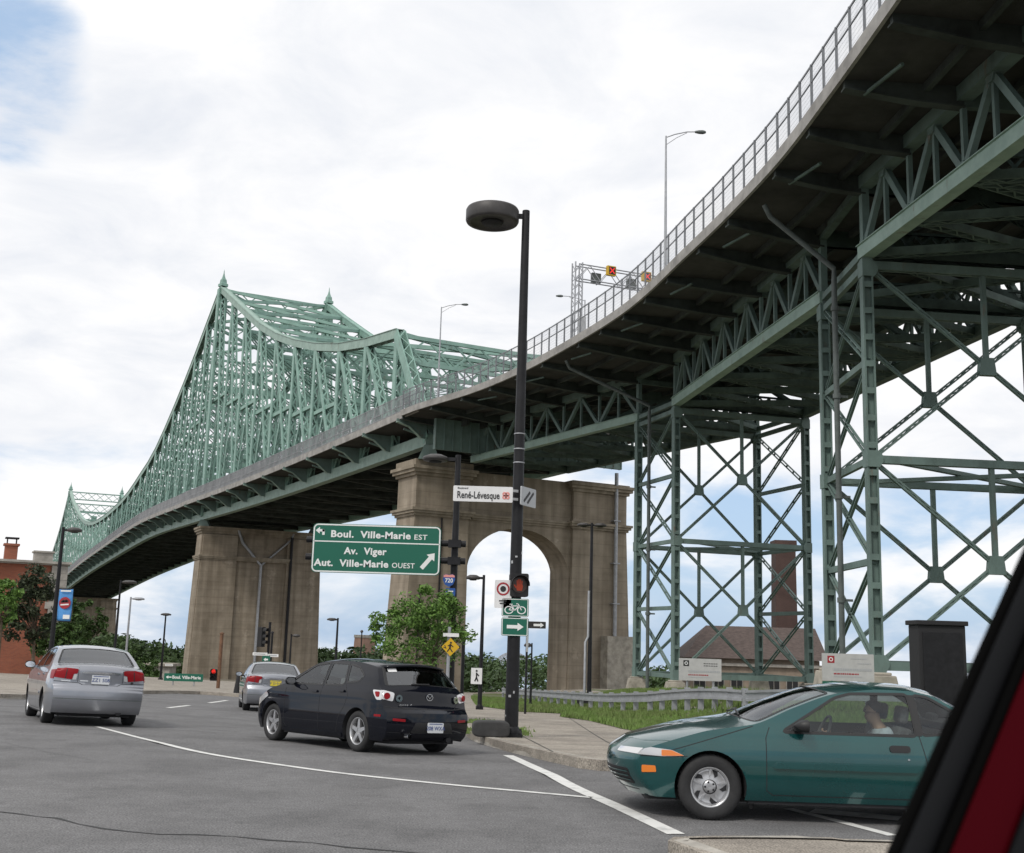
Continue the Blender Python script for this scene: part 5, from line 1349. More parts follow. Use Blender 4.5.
deck_lamp(585, 300, 577, 108, -2.2, 'lamp on the far side of the deck left of the gantry')
gp_ = rail_at(0)
gpos = atY(577, 290, 86.2); nrm = V((math.cos(R(22)), math.sin(R(22)), 0)); alo = V((-nrm.y, nrm.x, 0))
gt = empty('signal_gantry', V((gpos.x, gpos.y, 24.32)), 'lattice gantry over the bridge deck carrying lane signals', 'gantry')
gtop = atY(577, 263, 86.2).z; q0_ = V((gpos.x, gpos.y, 0))
b = MB()
for s1_ in (-.3, .3):
    for s2_ in (-.3, .3): q = q0_+nrm*s1_+alo*s2_; b.tube([V((q.x, q.y, 24.32)), V((q.x, q.y, gtop))], .06, 6)
for k in range(9):
    z0, z1 = 24.4+(gtop-24.5)*k/9, 24.4+(gtop-24.5)*(k+1)/9
    for s2_ in (-.3, .3): b.beam(q0_+nrm*(-.3)+alo*s2_+V((0, 0, z0)), q0_+nrm*.3+alo*s2_+V((0, 0, z1)), .05, .05)
    for s1_ in (-.3, .3): b.beam(q0_+alo*(-.3)+nrm*s1_+V((0, 0, z0)), q0_+alo*.3+nrm*s1_+V((0, 0, z1)), .05, .05)
b.build('mast', MT['galv'], gt)
b = MB(); LG = 19.0
for s2_ in (-.3, .3):
    for z in (gtop-.15, gtop-1.35): b.tube([q0_+alo*s2_+V((0, 0, z)), q0_+nrm*LG+alo*s2_+V((0, 0, z))], .05, 6)
for k in range(20):
    u, v_ = nrm*(LG*k/20), nrm*(LG*(k+1)/20); za, zc = (gtop-.15, gtop-1.35) if k % 2 else (gtop-1.35, gtop-.15)
    for s2_ in (-.3, .3): b.beam(q0_+u+alo*s2_+V((0, 0, za)), q0_+v_+alo*s2_+V((0, 0, zc)), .05, .05)
b.build('beam', MT['galv'], gt)
b = MB(); q = q0_+nrm*LG; b.beam(V((q.x, q.y, 24.32)), V((q.x, q.y, gtop)), .5, .5, (1, 0, 0)); b.build('far_mast', MT['galv'], gt)
for i, (px, py) in enumerate(((606, 270), (643, 276))):
    dsx = 2.75 if i == 0 else 5.9
    c = q0_+nrm*dsx-alo*.5+V((0, 0, gtop-.35)); o = empty('lane_signal', c, 'lane signal with lit red cross nearest the gantry mast' if i == 0 else 'lane signal with lit red cross seen through the railing', 'traffic signal')
    M = Matrix.Translation(c) @ Matrix.Rotation(R(22), 4, 'Z')
    b = MB(); panel(b, M, .78, .78, .25, .04); b.build('housing', MT['yellow'], o)
    b = MB(); panel(b, M @ Matrix.Translation((.05, -.012, 0)), .56, .62, .012, .02); b.build('face', MT['blackm'], o)
    b = MB(); Mf = M @ Matrix.Translation((.05, -.013, 0)); bar2(b, Mf, (-.2, -.22), (.2, .22), .09); bar2(b, Mf, (-.2, .22), (.2, -.22), .09); b.build('red_cross', MT['redlamp'], o)
    c2 = q0_+nrm*(dsx-.85)+alo*.45+V((0, 0, gtop-.8)); o2 = empty('lane_signal', c2, 'grey back of a lane signal left of the lit red cross' if i == 0 else 'grey back of a lane signal seen through the railing', 'traffic signal')
    M = Matrix.Translation(c2) @ Matrix.Rotation(R(22), 4, 'Z'); b = MB(); panel(b, M, .8, .8, .25, .04); b.build('housing', MT['pipe'], o2)
    b = MB(); b.tube([c2+V((0, 0, -.4)), c2+V((0, 0, -.6))], .05, 6); b.build('bracket', MT['galv'], o2)
q = q0_+nrm*(-.1)+alo*(-1.2); b = MB(); b.box(q.x-.3, q.x+.3, q.y-.3, q.y+.3, 24.32, 26.1); cbx = b.build('control_box', MT['alum'], bevel=.03); tag(cbx, 'pale control box behind the railing below the gantry', 'cabinet')
# ================================================================== CARS
def carpaint(name, col, metal=.6, rough=.32, flake=.08):
    m = mat(name, col, rough, metal=metal, var=flake, scale=1.4, coat=1.0); return m
MT['silver'] = carpaint('silver metallic paint', (.31, .32, .35), .8, .30, .05)
MT['teal'] = carpaint('teal metallic paint', (.005, .068, .068), .35, .20, .1)
MT['dkblue'] = mat('navy black paint', (.0055, .0065, .011), .3, metal=0, var=.06, scale=1.4, coat=.7, spec=.0)
MT['cglass'] = glassmat('clear car glass', (.84, .92, .90), .84, ior=1.62)
MT['tglass'] = glassmat('tinted car glass', (.62, .70, .68), .6, ior=2.2)
MT['trim'] = mat('black plastic trim', (.014, .014, .015), .5)
MT['alloy'] = mat('alloy wheel', (.55, .55, .56), .35, metal=.8, var=.1, scale=5)
MT['chrome'] = mat('chrome', (.75, .76, .78), .12, metal=1)
MT['redlens'] = mat('red lamp lens', (.25, .003, .008), .32, spec=.25)
MT['amberlens'] = mat('amber lamp lens', (.75, .20, .02), .2, coat=1)
MT['clearlens'] = mat('clear lamp lens', (.62, .62, .63), .12, metal=.3, coat=1)
MT['plate'] = mat('white licence plate', (.66, .68, .70), .5)
MT['yplate'] = mat('yellow licence plate', (.72, .58, .04), .5)
MT['plateblue'] = mat('plate lettering', (.05, .08, .25), .5)
MT['seat'] = mat('grey seat cloth', (.16, .16, .165), .95, var=.2, scale=20)
MT['dash'] = mat('dark dashboard', (.10, .10, .10), .8)

def interp1(tab, x):
    if x <= tab[0][0]: return tab[0][1]
    for (a, va), (b_, vb) in zip(tab, tab[1:]):
        if x <= b_:
            t = (x-a)/(b_-a); return va+(vb-va)*t
    return tab[-1][1]
def smooth1(tab):
    n = len(tab)
    def f(x):
        if x <= tab[0][0]: return tab[0][1]
        if x >= tab[-1][0]: return tab[-1][1]
        for i in range(n-1):
            if x <= tab[i+1][0]: break
        x0, y0 = tab[i]; x1, y1 = tab[i+1]; h = x1-x0; t = (x-x0)/h
        m0 = (y1-y0)/h if i == 0 else (tab[i+1][1]-tab[i-1][1])/(tab[i+1][0]-tab[i-1][0])
        m1 = (y1-y0)/h if i+2 >= n else (tab[i+2][1]-tab[i][1])/(tab[i+2][0]-tab[i][0])
        return (2*t**3-3*t*t+1)*y0+(t**3-2*t*t+t)*h*m0+(-2*t**3+3*t*t)*y1+(t**3-t*t)*h*m1
    return f
def rpoly(pl, r=.03, seg=4):
    """round the corners of a polygon"""
    n = len(pl); out = []
    for i in range(n):
        p, a, c = V(pl[i]), V(pl[i-1]), V(pl[(i+1) % n]); da, dc = (a-p), (c-p)
        ra = min(r, da.length*.45); rc = min(r, dc.length*.45); A_, C_ = p+da.normalized()*ra, p+dc.normalized()*rc
        for k in range(seg+1):
            t = k/seg; q = A_*(1-t)**2+p*2*t*(1-t)+C_*t*t; out.append((q.x, q.y))
    return out
def grow(pl, d):
    """offset a polygon outwards by d"""
    n = len(pl); ar = sum(pl[i][0]*pl[(i+1) % n][1]-pl[(i+1) % n][0]*pl[i][1] for i in range(n)); s = 1 if ar > 0 else -1; out = []
    for i in range(n):
        a, p, c = V(pl[i-1]), V(pl[i]), V(pl[(i+1) % n]); e1, e2 = (p-a), (c-p)
        if e1.length < 1e-7 or e2.length < 1e-7: out.append((p.x, p.y)); continue
        e1.normalize(); e2.normalize(); n1, n2 = V((e1.y, -e1.x))*s, V((e2.y, -e2.x))*s; m = (n1+n2); m = m/max(.5, m.dot(n1)) if m.length > 1e-6 else n1
        out.append((p.x+m.x*d, p.y+m.y*d))
    return out
def subdiv(pl, step):
    out = []; n = len(pl)
    for i in range(n):
        a, c = V(pl[i]), V(pl[(i+1) % n]); k = max(1, int(math.ceil((c-a).length/step)))
        out += [tuple(a.lerp(c, j/k)) for j in range(k)]
    return out

class Car:
    def __init__(s, name, label, loc, heading, L, W, ctr, edge, hz, front_taper, rear_taper, axles, rw, arch, sill, paint, group=None):
        s.t = empty(name, loc, label, 'car', group, rz=-heading); s.L, s.W = L, W; s.paint = paint
        s.ctrl = [(a[0], a[1], b_[0], b_[1]) for a, b_ in zip(ctr, edge)]; s.n = len(ctr)
        s.h = smooth1(hz); s.ft, s.rt = front_taper, rear_taper; s.axles, s.rw, s.arch, s.sill = axles, rw, arch, sill
    def P(s, u):
        k = 1.0
        if u < s.ft[0]: k -= s.ft[1]*((s.ft[0]-u)/s.ft[0])**2.3
        if u > s.L-s.rt[0]: k -= s.rt[1]*((u-(s.L-s.rt[0]))/s.rt[0])**2.3
        return s.W/2*k
    def w(s, u, z): return s.P(u)*s.h(z)
    def cr(s, q):
        c = s.ctrl; n = s.n; q = min(max(q, 0), n-1-1e-9); i = int(q); t = q-i
        p0 = c[max(i-1, 0)]; p1 = c[i]; p2 = c[i+1]; p3 = c[min(i+2, n-1)]
        r = []
        for a, b_, d, e in zip(p0, p1, p2, p3):
            m0, m1 = (d-a)/2, (e-b_)/2
            lim = abs(d-b_)*1.2
            m0 = max(-lim, min(lim, m0)); m1 = max(-lim, min(lim, m1))
            r.append((2*t**3-3*t*t+1)*b_+(t**3-2*t*t+t)*m0+(-2*t**3+3*t*t)*d+(t**3-t*t)*m1)
        return r
    def top(s, q, t):
        uc, zc, ue, ze = s.cr(q); we = s.w(ue, ze); k = abs(t)**2.2
        return V((we*t, s.L/2-(uc+(ue-uc)*k), zc+(ze-zc)*k))
    def side(s, sd):
        def f(u, z): return V((sd*s.w(u, z), s.L/2-u, z))
        return f
    def face(s, q0, q1):
        """end face as a function of (y across, z): between control indices q0 and q1"""
        def f(y, z):
            lo, hi = q0, q1
            def g(q):
                uc, zc, ue, ze = s.cr(q); k = min(1, abs(y)/s.w(ue, ze))**2.2; return zc+(ze-zc)*k
            inc = g(hi) > g(lo)
            for _ in range(26):
                m = (lo+hi)/2
                if (g(m) < z) == inc: lo = m
                else: hi = m
            uc, zc, ue, ze = s.cr(lo); return s.top(lo, max(-1, min(1, y/s.w(ue, ze))))
        return f
    def topglass(s, q0, q1, t, r=.12):
        return rpoly([(q0, -t), (q1, -t), (q1, t), (q0, t)], r, 5)
    def nrm(s, f, a, b_, ref):
        e = 2e-3; n = (f(a+e, b_)-f(a-e, b_)).cross(f(a, b_+e)-f(a, b_-e))
        if n.length < 1e-12: return V(ref)
        n.normalize(); return n if n.dot(ref) > 0 else -n
    def decal(s, name, poly, f, m, off=.004, ref=(0, 0, 1), holes=(), step=.05, parent=None, skirt=True, mb=None, fin=None):
        poly = subdiv(poly, step); holes = [subdiv(h, step) for h in holes]
        xs, ys = [p[0] for p in poly], [p[1] for p in poly]
        pts = [(x, y) for x in np.arange(min(xs)+step/2, max(xs), step) for y in np.arange(min(ys)+step/2, max(ys), step)]
        v2, f2 = cdt(poly, holes, pts); own = mb is None
        mb = mb or MB(); ref = V(ref)
        mb.add([f(a, b_)+s.nrm(f, a, b_, ref)*off for a, b_ in v2], f2, 0, True)
        if skirt:
            for lp in [poly]+holes:
                n = len(lp); top_ = [f(a, b_)+s.nrm(f, a, b_, ref)*off for a, b_ in lp]; bot = [f(a, b_)-s.nrm(f, a, b_, ref)*.006 for a, b_ in lp]
                mb.add(top_+bot, [(i, (i+1) % n, (i+1) % n+n, i+n) for i in range(n)])
        if own: return mb.build(name, m, parent or s.t, local=True)
    def seam(s, mb, line, f, ref, w=.008, off=.0015):
        ln = [V(p) for p in line]; out = []
        for a, c in zip(ln, ln[1:]):
            k = max(1, int((c-a).length/.06)); out += [a.lerp(c, j/k) for j in range(k)]
        out.append(ln[-1]); vs = []
        for i, p in enumerate(out):
            d = (out[min(i+1, len(out)-1)]-out[max(i-1, 0)]).normalized(); nn = V((-d.y, d.x))*w/2
            for k in (-1, 1):
                q = p+nn*k; vs.append(f(q.x, q.y)+s.nrm(f, q.x, q.y, V(ref))*off)
        mb.add(vs, [(2*i, 2*i+1, 2*i+3, 2*i+2) for i in range(len(out)-1)])
    def body(s, top_holes, side_holes, step=.055):
        mb = MB(); n = s.n; qs = []
        for i in range(n-1):
            a, c = s.ctrl[i], s.ctrl[i+1]; d = math.hypot(c[0]-a[0], c[1]-a[1]); k = max(2, int(d/step)); qs += [i+j/k for j in range(k)]
        qs.append(n-1)
        ts = [-1+2*k/26 for k in range(27)]
        outline = [(q, -1) for q in qs]+[(n-1, t) for t in ts[1:-1]]+[(q, 1) for q in reversed(qs)]+[(0, t) for t in reversed(ts[1:-1])]
        sub = [[tuple(p) for p in subdiv(h, .09)] for h in top_holes]
        v2, f2 = cdt(outline, sub, [(q, t) for q in qs[1:-1] for t in ts[1:-1]])
        mb.add([s.top(q, t) for q, t in v2], f2, 0, True)
        # sides
        up = [(s.cr(q)[2], s.cr(q)[3]) for q in qs]                      # silhouette from the front foot over the roof to the rear foot
        low = []; zs_ = s.sill; R_ = s.arch
        for ax in reversed(s.axles):
            c0 = math.asin(max(-1, min(1, (zs_-s.rw)/R_))); a0, a1 = c0, math.pi-c0
            low += [(ax+R_*math.cos(a0+(a1-a0)*k/22), s.rw+R_*math.sin(a0+(a1-a0)*k/22)) for k in range(23)]
        st = [(up[-1][0], zs_)]; en = [(up[0][0], zs_)]
        lower = [st[0]]+low+[en[0]]
        lo2 = []
        for a, c in zip(lower, lower[1:]):
            a, c = V(a), V(c); k = max(1, int((c-a).length/step)); lo2 += [tuple(a.lerp(c, j/k)) for j in range(k)]
        outl = up+lo2[1:] if abs(up[-1][1]-zs_) < .005 else up+lo2
        outl += [] if abs(up[0][1]-zs_) < .005 else [lower[-1]]
        xs, zs2 = [p[0] for p in outl], [p[1] for p in outl]
        pts = [(x, z) for x in np.arange(min(xs)+.03, max(xs), step) for z in np.arange(min(zs2)+.02, max(zs2), step)]
        hs = [subdiv(h, .05) for h in side_holes]
        v2, f2 = cdt(outl, hs, pts)
        for sd in (-1, 1):
            f = s.side(sd); mb.add([f(a, b_) for a, b_ in v2], f2, 0, True)
        o = mb.build('body', s.paint, s.t, local=True)
        bm = bmesh.new(); bm.from_mesh(o.data); bmesh.ops.remove_doubles(bm, verts=bm.verts, dist=.0006)
        bmesh.ops.recalc_face_normals(bm, faces=bm.faces); bm.to_mesh(o.data); bm.free()
        for p in o.data.polygons: p.use_smooth = True
        o.data.set_sharp_from_angle(angle=R(42))
        # arch liners, floor
        b = MB()
        for ax in s.axles:
            for sd in (-1, 1):
                arc = []
                for k in range(25):
                    a = -.25+(math.pi+.5)*k/24; arc.append((ax+(R_-.002)*math.cos(a), s.rw+(R_-.002)*math.sin(a)))
                vs = []
                for a, c in arc: wv = s.w(a, max(c, s.sill)); vs += [V((sd*(wv-.004), s.L/2-a, max(c, .12))), V((sd*(wv-.32), s.L/2-a, max(c, .12)))]
                b.add(vs, [(2*k, 2*k+1, 2*k+3, 2*k+2) for k in range(24)], 0, True)
                x1 = sd*(s.W/2-.33); b.add([(x1, s.L/2-ax-R_, .15), (x1, s.L/2-ax+R_, .15), (x1, s.L/2-ax+R_, s.rw+R_), (x1, s.L/2-ax-R_, s.rw+R_)], [(0, 1, 2, 3)])
        b.box(-s.W*.36, s.W*.36, -s.L/2+.3, s.L/2-.35, .16, .26); b.box(-s.W*.46, s.W*.46, s.L/2-s.axles[1]+R_+.02, s.L/2-s.axles[0]-R_-.02, .17, .27)
        b.tube([(.35, -s.L/2+.9, .22), (.38, -s.L/2+.1, .24)], .05, 10)
        b.build('underbody', MT['blackm'], s.t, local=True)
        return o
    def glass(s, name, poly, f, m, ref, trim=.018, step=.07, trimstep=.05, g=None):
        pane = s.decal(name, grow(poly, .0) if g is None else poly, f, m, -.004, ref, step=step, skirt=False)
        s.decal('window_trim', grow(poly, trim), f, MT['trim'], .002, ref, holes=[grow(poly, -trim*.35)], step=trimstep, parent=pane, skirt=False)
        return pane
    def wheels(s, style, rim_r):
        for ax in s.axles:
            for sd in (-1, 1):
                y = s.L/2-ax; wx = sd*(s.w(ax, s.rw+.1)-.035); r = s.rw
                c = V((wx-sd*.10, y, r)); M = Matrix.Translation(c) @ Matrix.Rotation(0 if sd > 0 else math.pi, 4, 'Z')
                b = MB(); prof = [(rim_r-.01, -.08), (rim_r+.012, -.098), (r-.05, -.105), (r-.012, -.092), (r, -.07), (r, .07), (r-.012, .092), (r-.05, .105), (rim_r+.012, .098), (rim_r-.005, .085)]
                b.lathe(prof, (0, 0, 0), 'x', 44)
                for k in range(44):
                    a = 2*math.pi*k/44; b.boxm(Matrix.Rotation(a, 4, 'X') @ Matrix.Translation((0, 0, r+.001)), .13, .012, .006)
                b.v = [tuple(M @ V(p)) for p in b.v]; tyre = b.build('wheel', MT['rubber'], s.t, local=True)
                b = MB(); b.lathe([(rim_r, .085), (rim_r-.012, .088), (rim_r-.022, .075), (rim_r-.03, .02), (rim_r-.035, -.05)], (0, 0, 0), 'x', 40)
                b.lathe([(.001, .055), (.035, .058), (.062, .052), (.07, .035), (.07, 0)], (0, 0, 0), 'x', 24)
                ri = rim_r-.02
                Mx = Matrix(((0, 1, 0, 0), (1, 0, 0, 0), (0, 0, 1, 0), (0, 0, 0, 1)))   # prism (a,depth,b) -> y, x, z
                if style == 'blade':                                                  # full disc with five swept slots
                    b.lathe([(.07, .055), (.10, .050), (.15, .046), (ri, .055), (ri, .01)], (0, 0, 0), 'x', 40)
                    for k in range(5):
                        a = 2*math.pi*k/5; pl = [(.095, -.022), (.125, -.042), (ri-.012, -.030), (ri-.010, .022), (.160, .024), (.125, -.004)]
                        pl = [(x*math.cos(a)-z*math.sin(a), x*math.sin(a)+z*math.cos(a)) for x, z in pl]; b.prism(pl, Mx @ Matrix.Translation((0, .03, 0)), .0265, 1)
                        pl = [(.075, .030), (.105, .022), (.150, .036), (ri-.008, .036), (ri-.006, .050), (.13, .050)]
                        pl = [(x*math.cos(a)-z*math.sin(a), x*math.sin(a)+z*math.cos(a)) for x, z in pl]; b.prism(pl, Mx @ Matrix.Translation((0, .04, 0)), .024)
                    for k in range(5): a = 2*math.pi*(k+.5)/5; b.lathe([(.011, .05), (.011, .0605), (.001, .062)], (0, .045*math.cos(a), .045*math.sin(a)), 'x', 8, 1)
                elif style == 'five':
                    for k in range(5):
                        a = 2*math.pi*k/5+.3; pl = [(.04, -.036), (ri, -.024), (ri, .024), (.04, .036)]
                        pl = [(x*math.cos(a)-z*math.sin(a), x*math.sin(a)+z*math.cos(a)) for x, z in pl]; b.prism(pl, Mx @ Matrix.Translation((0, .02, 0)), .045)
                else:
                    for k in range(7):
                        a = 2*math.pi*k/7; pl = [(.05, -.035), (ri, -.045), (ri, .045), (.05, .035)]
                        pl = [(x*math.cos(a)-z*math.sin(a), x*math.sin(a)+z*math.cos(a)) for x, z in pl]; b.prism(pl, Mx @ Matrix.Translation((0, .03, 0)), .03)
                b.v = [tuple(M @ V(p)) for p in b.v]; rim = b.build('rim', [MT['alloy'], MT['blackm']], tyre, local=True)
                b = MB(); b.lathe([(.001, -.03), (ri-.02, -.03), (ri, -.05)], (0, 0, 0), 'x', 28); b.v = [tuple(M @ V(p)) for p in b.v]; b.build('brake_disc', MT['blackm'], tyre, local=True)
    def interior(s, u_front, u_rear, zc, zr, zseat=.55, head=True):
        b = MB(); wi = s.W*.40
        b.box(-wi, wi, s.L/2-u_front-.25, s.L/2-u_front+.12, .5, zc-.02); b.build('dashboard', MT['dash'], s.t, local=True, bevel=.06)
        for sd in (-1, 1):
            x = sd*.36; us = u_front+1.28; b = MB()
            b.box(x-.25, x+.25, s.L/2-us, s.L/2-us+.52, .32, zseat); M = Matrix.Translation((x, s.L/2-us-.06, zseat+.24)) @ Matrix.Rotation(R(14), 4, 'X'); b.boxm(M, .48, .14, .62)
            M = Matrix.Translation((x, s.L/2-us-.16, zseat+.66)) @ Matrix.Rotation(R(10), 4, 'X'); b.boxm(M, .26, .09, .17); b.build('seat', MT['seat'], s.t, local=True, bevel=.05)
        b = MB(); b.box(-wi*1.05, wi*1.05, s.L/2-u_rear, s.L/2-u_rear+.5, .32, zseat); M = Matrix.Translation((0, s.L/2-u_rear-.08, zseat+.22)) @ Matrix.Rotation(R(16), 4, 'X'); b.boxm(M, wi*2.05, .16, .56)
        for x in (-.42, .42): M = Matrix.Translation((x, s.L/2-u_rear-.20, zseat+.58)); b.boxm(M, .24, .08, .14)
        b.build('rear_seat', MT['seat'], s.t, local=True, bevel=.05)
        b = MB(); b.box(-wi, wi, s.L/2-u_rear-.75, s.L/2-u_rear-.1, zr-.06, zr); b.build('parcel_shelf', MT['dash'], s.t, local=True)
        b = MB(); cx, cy, cz_ = -.36, s.L/2-u_front-.64, zc-.10
        pts = [(cx+.185*math.cos(2*math.pi*k/24), cy-.07*math.sin(2*math.pi*k/24), cz_+.17*math.sin(2*math.pi*k/24)) for k in range(25)]
        b.tube(pts, .015, 8); b.beam((cx-.17, cy, cz_), (cx+.17, cy, cz_), .03, .03); b.tube([(cx, cy, cz_), (cx, cy+.25, cz_-.1)], .03, 8); b.build('steering_wheel', MT['dash'], s.t, local=True)
    def mirror(s, u, z, m, sides=(-1, 1), w=.19, h=.13):
        for sd in sides:
            p = V((sd*(s.w(u, z)-.01), s.L/2-u, z)); b = MB(); vs = []; n = 14
            rows = [(0.0, .0), (.35, .02), (.8, .06), (1.0, .10), (1.0, .14)]
            for sc, d in rows:
                for j in range(n):
                    a = 2*math.pi*j/n; ca, sa = math.cos(a), math.sin(a); e = .6
                    vs.append(p+V((sd*(.05+w/2+w/2*sc*abs(ca)**e*(1 if ca > 0 else -1)), .07-d, .05+h/2*sc*abs(sa)**e*(1 if sa > 0 else -1))))
            b.add(vs, [(i*n+j, i*n+(j+1) % n, (i+1)*n+(j+1) % n, (i+1)*n+j) for i in range(len(rows)-1) for j in range(n)], 0, True)
            b.beam(p+V((-sd*.03, -.0, .0)), p+V((sd*.12, .01, .03)), .07, .05); mo = b.build('mirror', m, s.t, local=True)
            b = MB(); b.add([p+V((sd*(.05+w/2+w*.46*math.cos(a)), -.068, .05+h*.44*math.sin(a))) for a in [2*math.pi*k/n for k in range(n)]], [tuple(range(n))]); b.build('mirror_glass', MT['chrome'], mo, local=True)
    def plate(s, f, y, z, m, txt, mt, w=.31, h=.155, ref=(0, -1, 0)):
        o = f(y, z); n = s.nrm(f, y, z, V(ref)); b = MB(); M = Matrix.Translation(o+V((0, -.022 if ref[1] < 0 else .022, 0)))
        panel(b, M, w, h, .012, .015); pl = b.build('licence_plate', m, s.t, local=True)
        text(txt, h*.56, M @ Matrix.Translation((0, -.003, -.01)), mt, pl, origin=1, depth=.0015)
        b = MB(); bar2(b, M, (-w*.42, h*.38), (w*.42, h*.38), .012, .002); b.build('plate_border', mt, pl, local=True)

def line_seams(c, segs, name='door_seams'):
    b = MB()
    for sd in (-1, 1):
        for ln in segs: c.seam(b, ln, c.side(sd), (sd, 0, 0))
    b.build(name, MT['blackm'], c.t, local=True)

# ------------------------------------------------------------------ silver sedans
def sedan(label, loc, heading, plate_m, plate_t, plate_c, mirror_m):
    ctr = [(.12, .20), (.0, .42), (.02, .58), (.12, .72), (.7, .92), (1.12, 1.02), (1.5, 1.21), (1.93, 1.385), (2.5, 1.44), (3.0, 1.425), (3.27, 1.375), (3.58, 1.23), (3.86, 1.10), (4.10, 1.085), (4.36, 1.06), (4.41, 1.0), (4.40, .72), (4.455, .655), (4.46, .47), (4.43, .30), (4.34, .22)]
    edge = [(.36, .20), (.28, .42), (.28, .56), (.36, .68), (.82, .87), (1.30, .97), (1.66, 1.16), (2.07, 1.33), (2.55, 1.385), (3.0, 1.37), (3.22, 1.325), (3.50, 1.18), (3.74, 1.05), (3.98, 1.03), (4.22, 1.01), (4.27, .95), (4.28, .70), (4.34, .645), (4.345, .47), (4.31, .30), (4.25, .22)]
    hz = [(.15, .93), (.22, .955), (.32, .985), (.5, 1.0), (.7, .998), (.85, .98), (.95, .95), (1.03, .91), (1.15, .855), (1.3, .765), (1.4, .69)]
    c = Car('silver_sedan', label, loc, heading, 4.45, 1.715, ctr, edge, hz, (.85, .26), (.75, .15), (.86, 3.48), .30, .345, .20, MT['silver'], 'silver sedans driving away')
    fw = rpoly([(1.44, .985), (2.02, 1.30), (2.46, 1.345), (2.49, 1.0)], .03); rwn = rpoly([(2.56, 1.0), (2.53, 1.347), (2.95, 1.335), (3.12, 1.29), (3.40, 1.10), (3.36, 1.03)], .03)
    wsp, rgp = c.topglass(5.12, 6.95, .90, .1), c.topglass(10.1, 11.9, .86, .1)
    c.body([wsp, rgp], [fw, rwn])
    c.glass('windscreen', wsp, c.top, MT['tglass'], (0, .5, 1), trim=.03, step=.12); c.glass('rear_window', rgp, c.top, MT['tglass'], (0, -.5, 1), trim=.03, step=.12)
    for sd in (-1, 1):
        for w_ in (fw, rwn): c.glass('side_window', w_, c.side(sd), MT['tglass'], (sd, 0, .1))
    line_seams(c, [[(1.38, .95), (1.40, .30), (1.5, .24)], [(2.52, 1.0), (2.52, .24)], [(1.5, .235), (2.95, .235)], [(3.32, 1.03), (3.22, .62), (3.02, .40), (2.95, .235)]])
    fr = c.face(14.6, 18.6)
    for sd in (-1, 1):
        # lamps: red with a clear inner corner, wrapping round the side
        b = MB(); c.decal('', rpoly([(sd*.39, .985), (sd*.76, 1.0), (sd*.80, .83), (sd*.48, .80), (sd*.46, .90), (sd*.40, .905)], .015, 2), fr, None, .014, (0, -1, .1), mb=b)
        c.decal('', rpoly([(4.02, .95), (4.265, .965), (4.27, .80), (4.12, .80)], .02), c.side(sd), None, .010, (sd, 0, 0), mb=b); lp = b.build('tail_lamp', MT['redlens'], c.t, local=True)
        c.decal('reversing_lens', rpoly([(sd*.40, .895), (sd*.455, .89), (sd*.475, .80), (sd*.415, .80)], .01, 2), fr, MT['clearlens'], .013, (0, -1, .1), parent=lp)
        c.decal('lamp_divider', [(sd*.565, .985), (sd*.58, .985), (sd*.60, .81), (sd*.585, .81)], fr, MT['trim'], .016, (0, -1, .1), parent=lp)
        c.decal('door_handle', rpoly([(2.26, .83), (2.44, .83), (2.44, .865), (2.26, .865)], .015), c.side(sd), c.paint, .022, (sd, 0, 0)); c.decal('door_handle', rpoly([(3.04, .85), (3.22, .85), (3.22, .885), (3.04, .885)], .015), c.side(sd), c.paint, .022, (sd, 0, 0))
        c.decal('side_moulding', rpoly([(1.45, .50), (3.0, .50), (3.0, .555), (1.45, .555)], .02), c.side(sd), c.paint, .012, (sd, 0, 0))
        c.decal('bumper_scoop', rpoly([(sd*.50, .325), (sd*.80, .345), (sd*.80, .29), (sd*.50, .285)], .01, 2), fr, MT['chrome'], .006, (0, -1, 0))
        hl = c.decal('headlamp', rpoly([(.32, .57), (.30, .68), (.62, .79), (.66, .70)], .03), c.side(sd), MT['clearlens'], .006, (sd, .3, .2))
    c.decal('plate_recess', rpoly([(-.30, .90), (.30, .90), (.26, .73), (-.26, .73)], .03), fr, c.paint, .003, (0, -1, 0))
    c.plate(fr, 0, .815, plate_m, plate_t, plate_c)
    c.decal('garnish', rpoly([(-.33, .945), (.33, .945), (.33, .915), (-.33, .915)], .012), fr, MT['chrome'], .022, (0, -1, .1))
    b = MB(); c.seam(b, [(-.80, .765), (-.36, .745), (-.30, .715), (.30, .715), (.36, .745), (.80, .765)], fr, (0, -1, 0), .010); c.seam(b, [(-.385, 1.04), (-.385, .76)], fr, (0, -1, 0), .008); c.seam(b, [(.385, 1.04), (.385, .76)], fr, (0, -1, 0), .008); b.build('boot_seam', MT['blackm'], c.t, local=True)
    c.decal('bumper_groove', [(-.82, .475), (.82, .475), (.82, .463), (-.82, .463)], fr, MT['pipe'], .003, (0, -1, 0))
    b = MB(); bar2(b, Matrix.Translation(fr(-.56, .775)+V((0, -.008, 0))), (-.1, 0), (.1, 0), .022, .004); bar2(b, Matrix.Translation(fr(-.28, .785)+V((0, -.008, 0))), (-.07, 0), (.07, 0), .02, .004); b.build('badge_letters', MT['chrome'], c.t, local=True)
    b = MB(); ring(b, Matrix.Translation(fr(.56, .775)+V((0, -.008, 0))), .001, .024, 12, .004); b.build('badge', MT['trim'], c.t, local=True)
    c.decal('front_bumper_grille', rpoly([(-.35, .33), (.35, .33), (.35, .45), (-.35, .45)], .03), c.face(0, 3), MT['trim'], .004, (0, 1, 0))
    c.wheels('cap', .20); c.interior(1.32, 3.25, 1.0, 1.04, .56); c.mirror(1.62, .97, mirror_m)
    return c
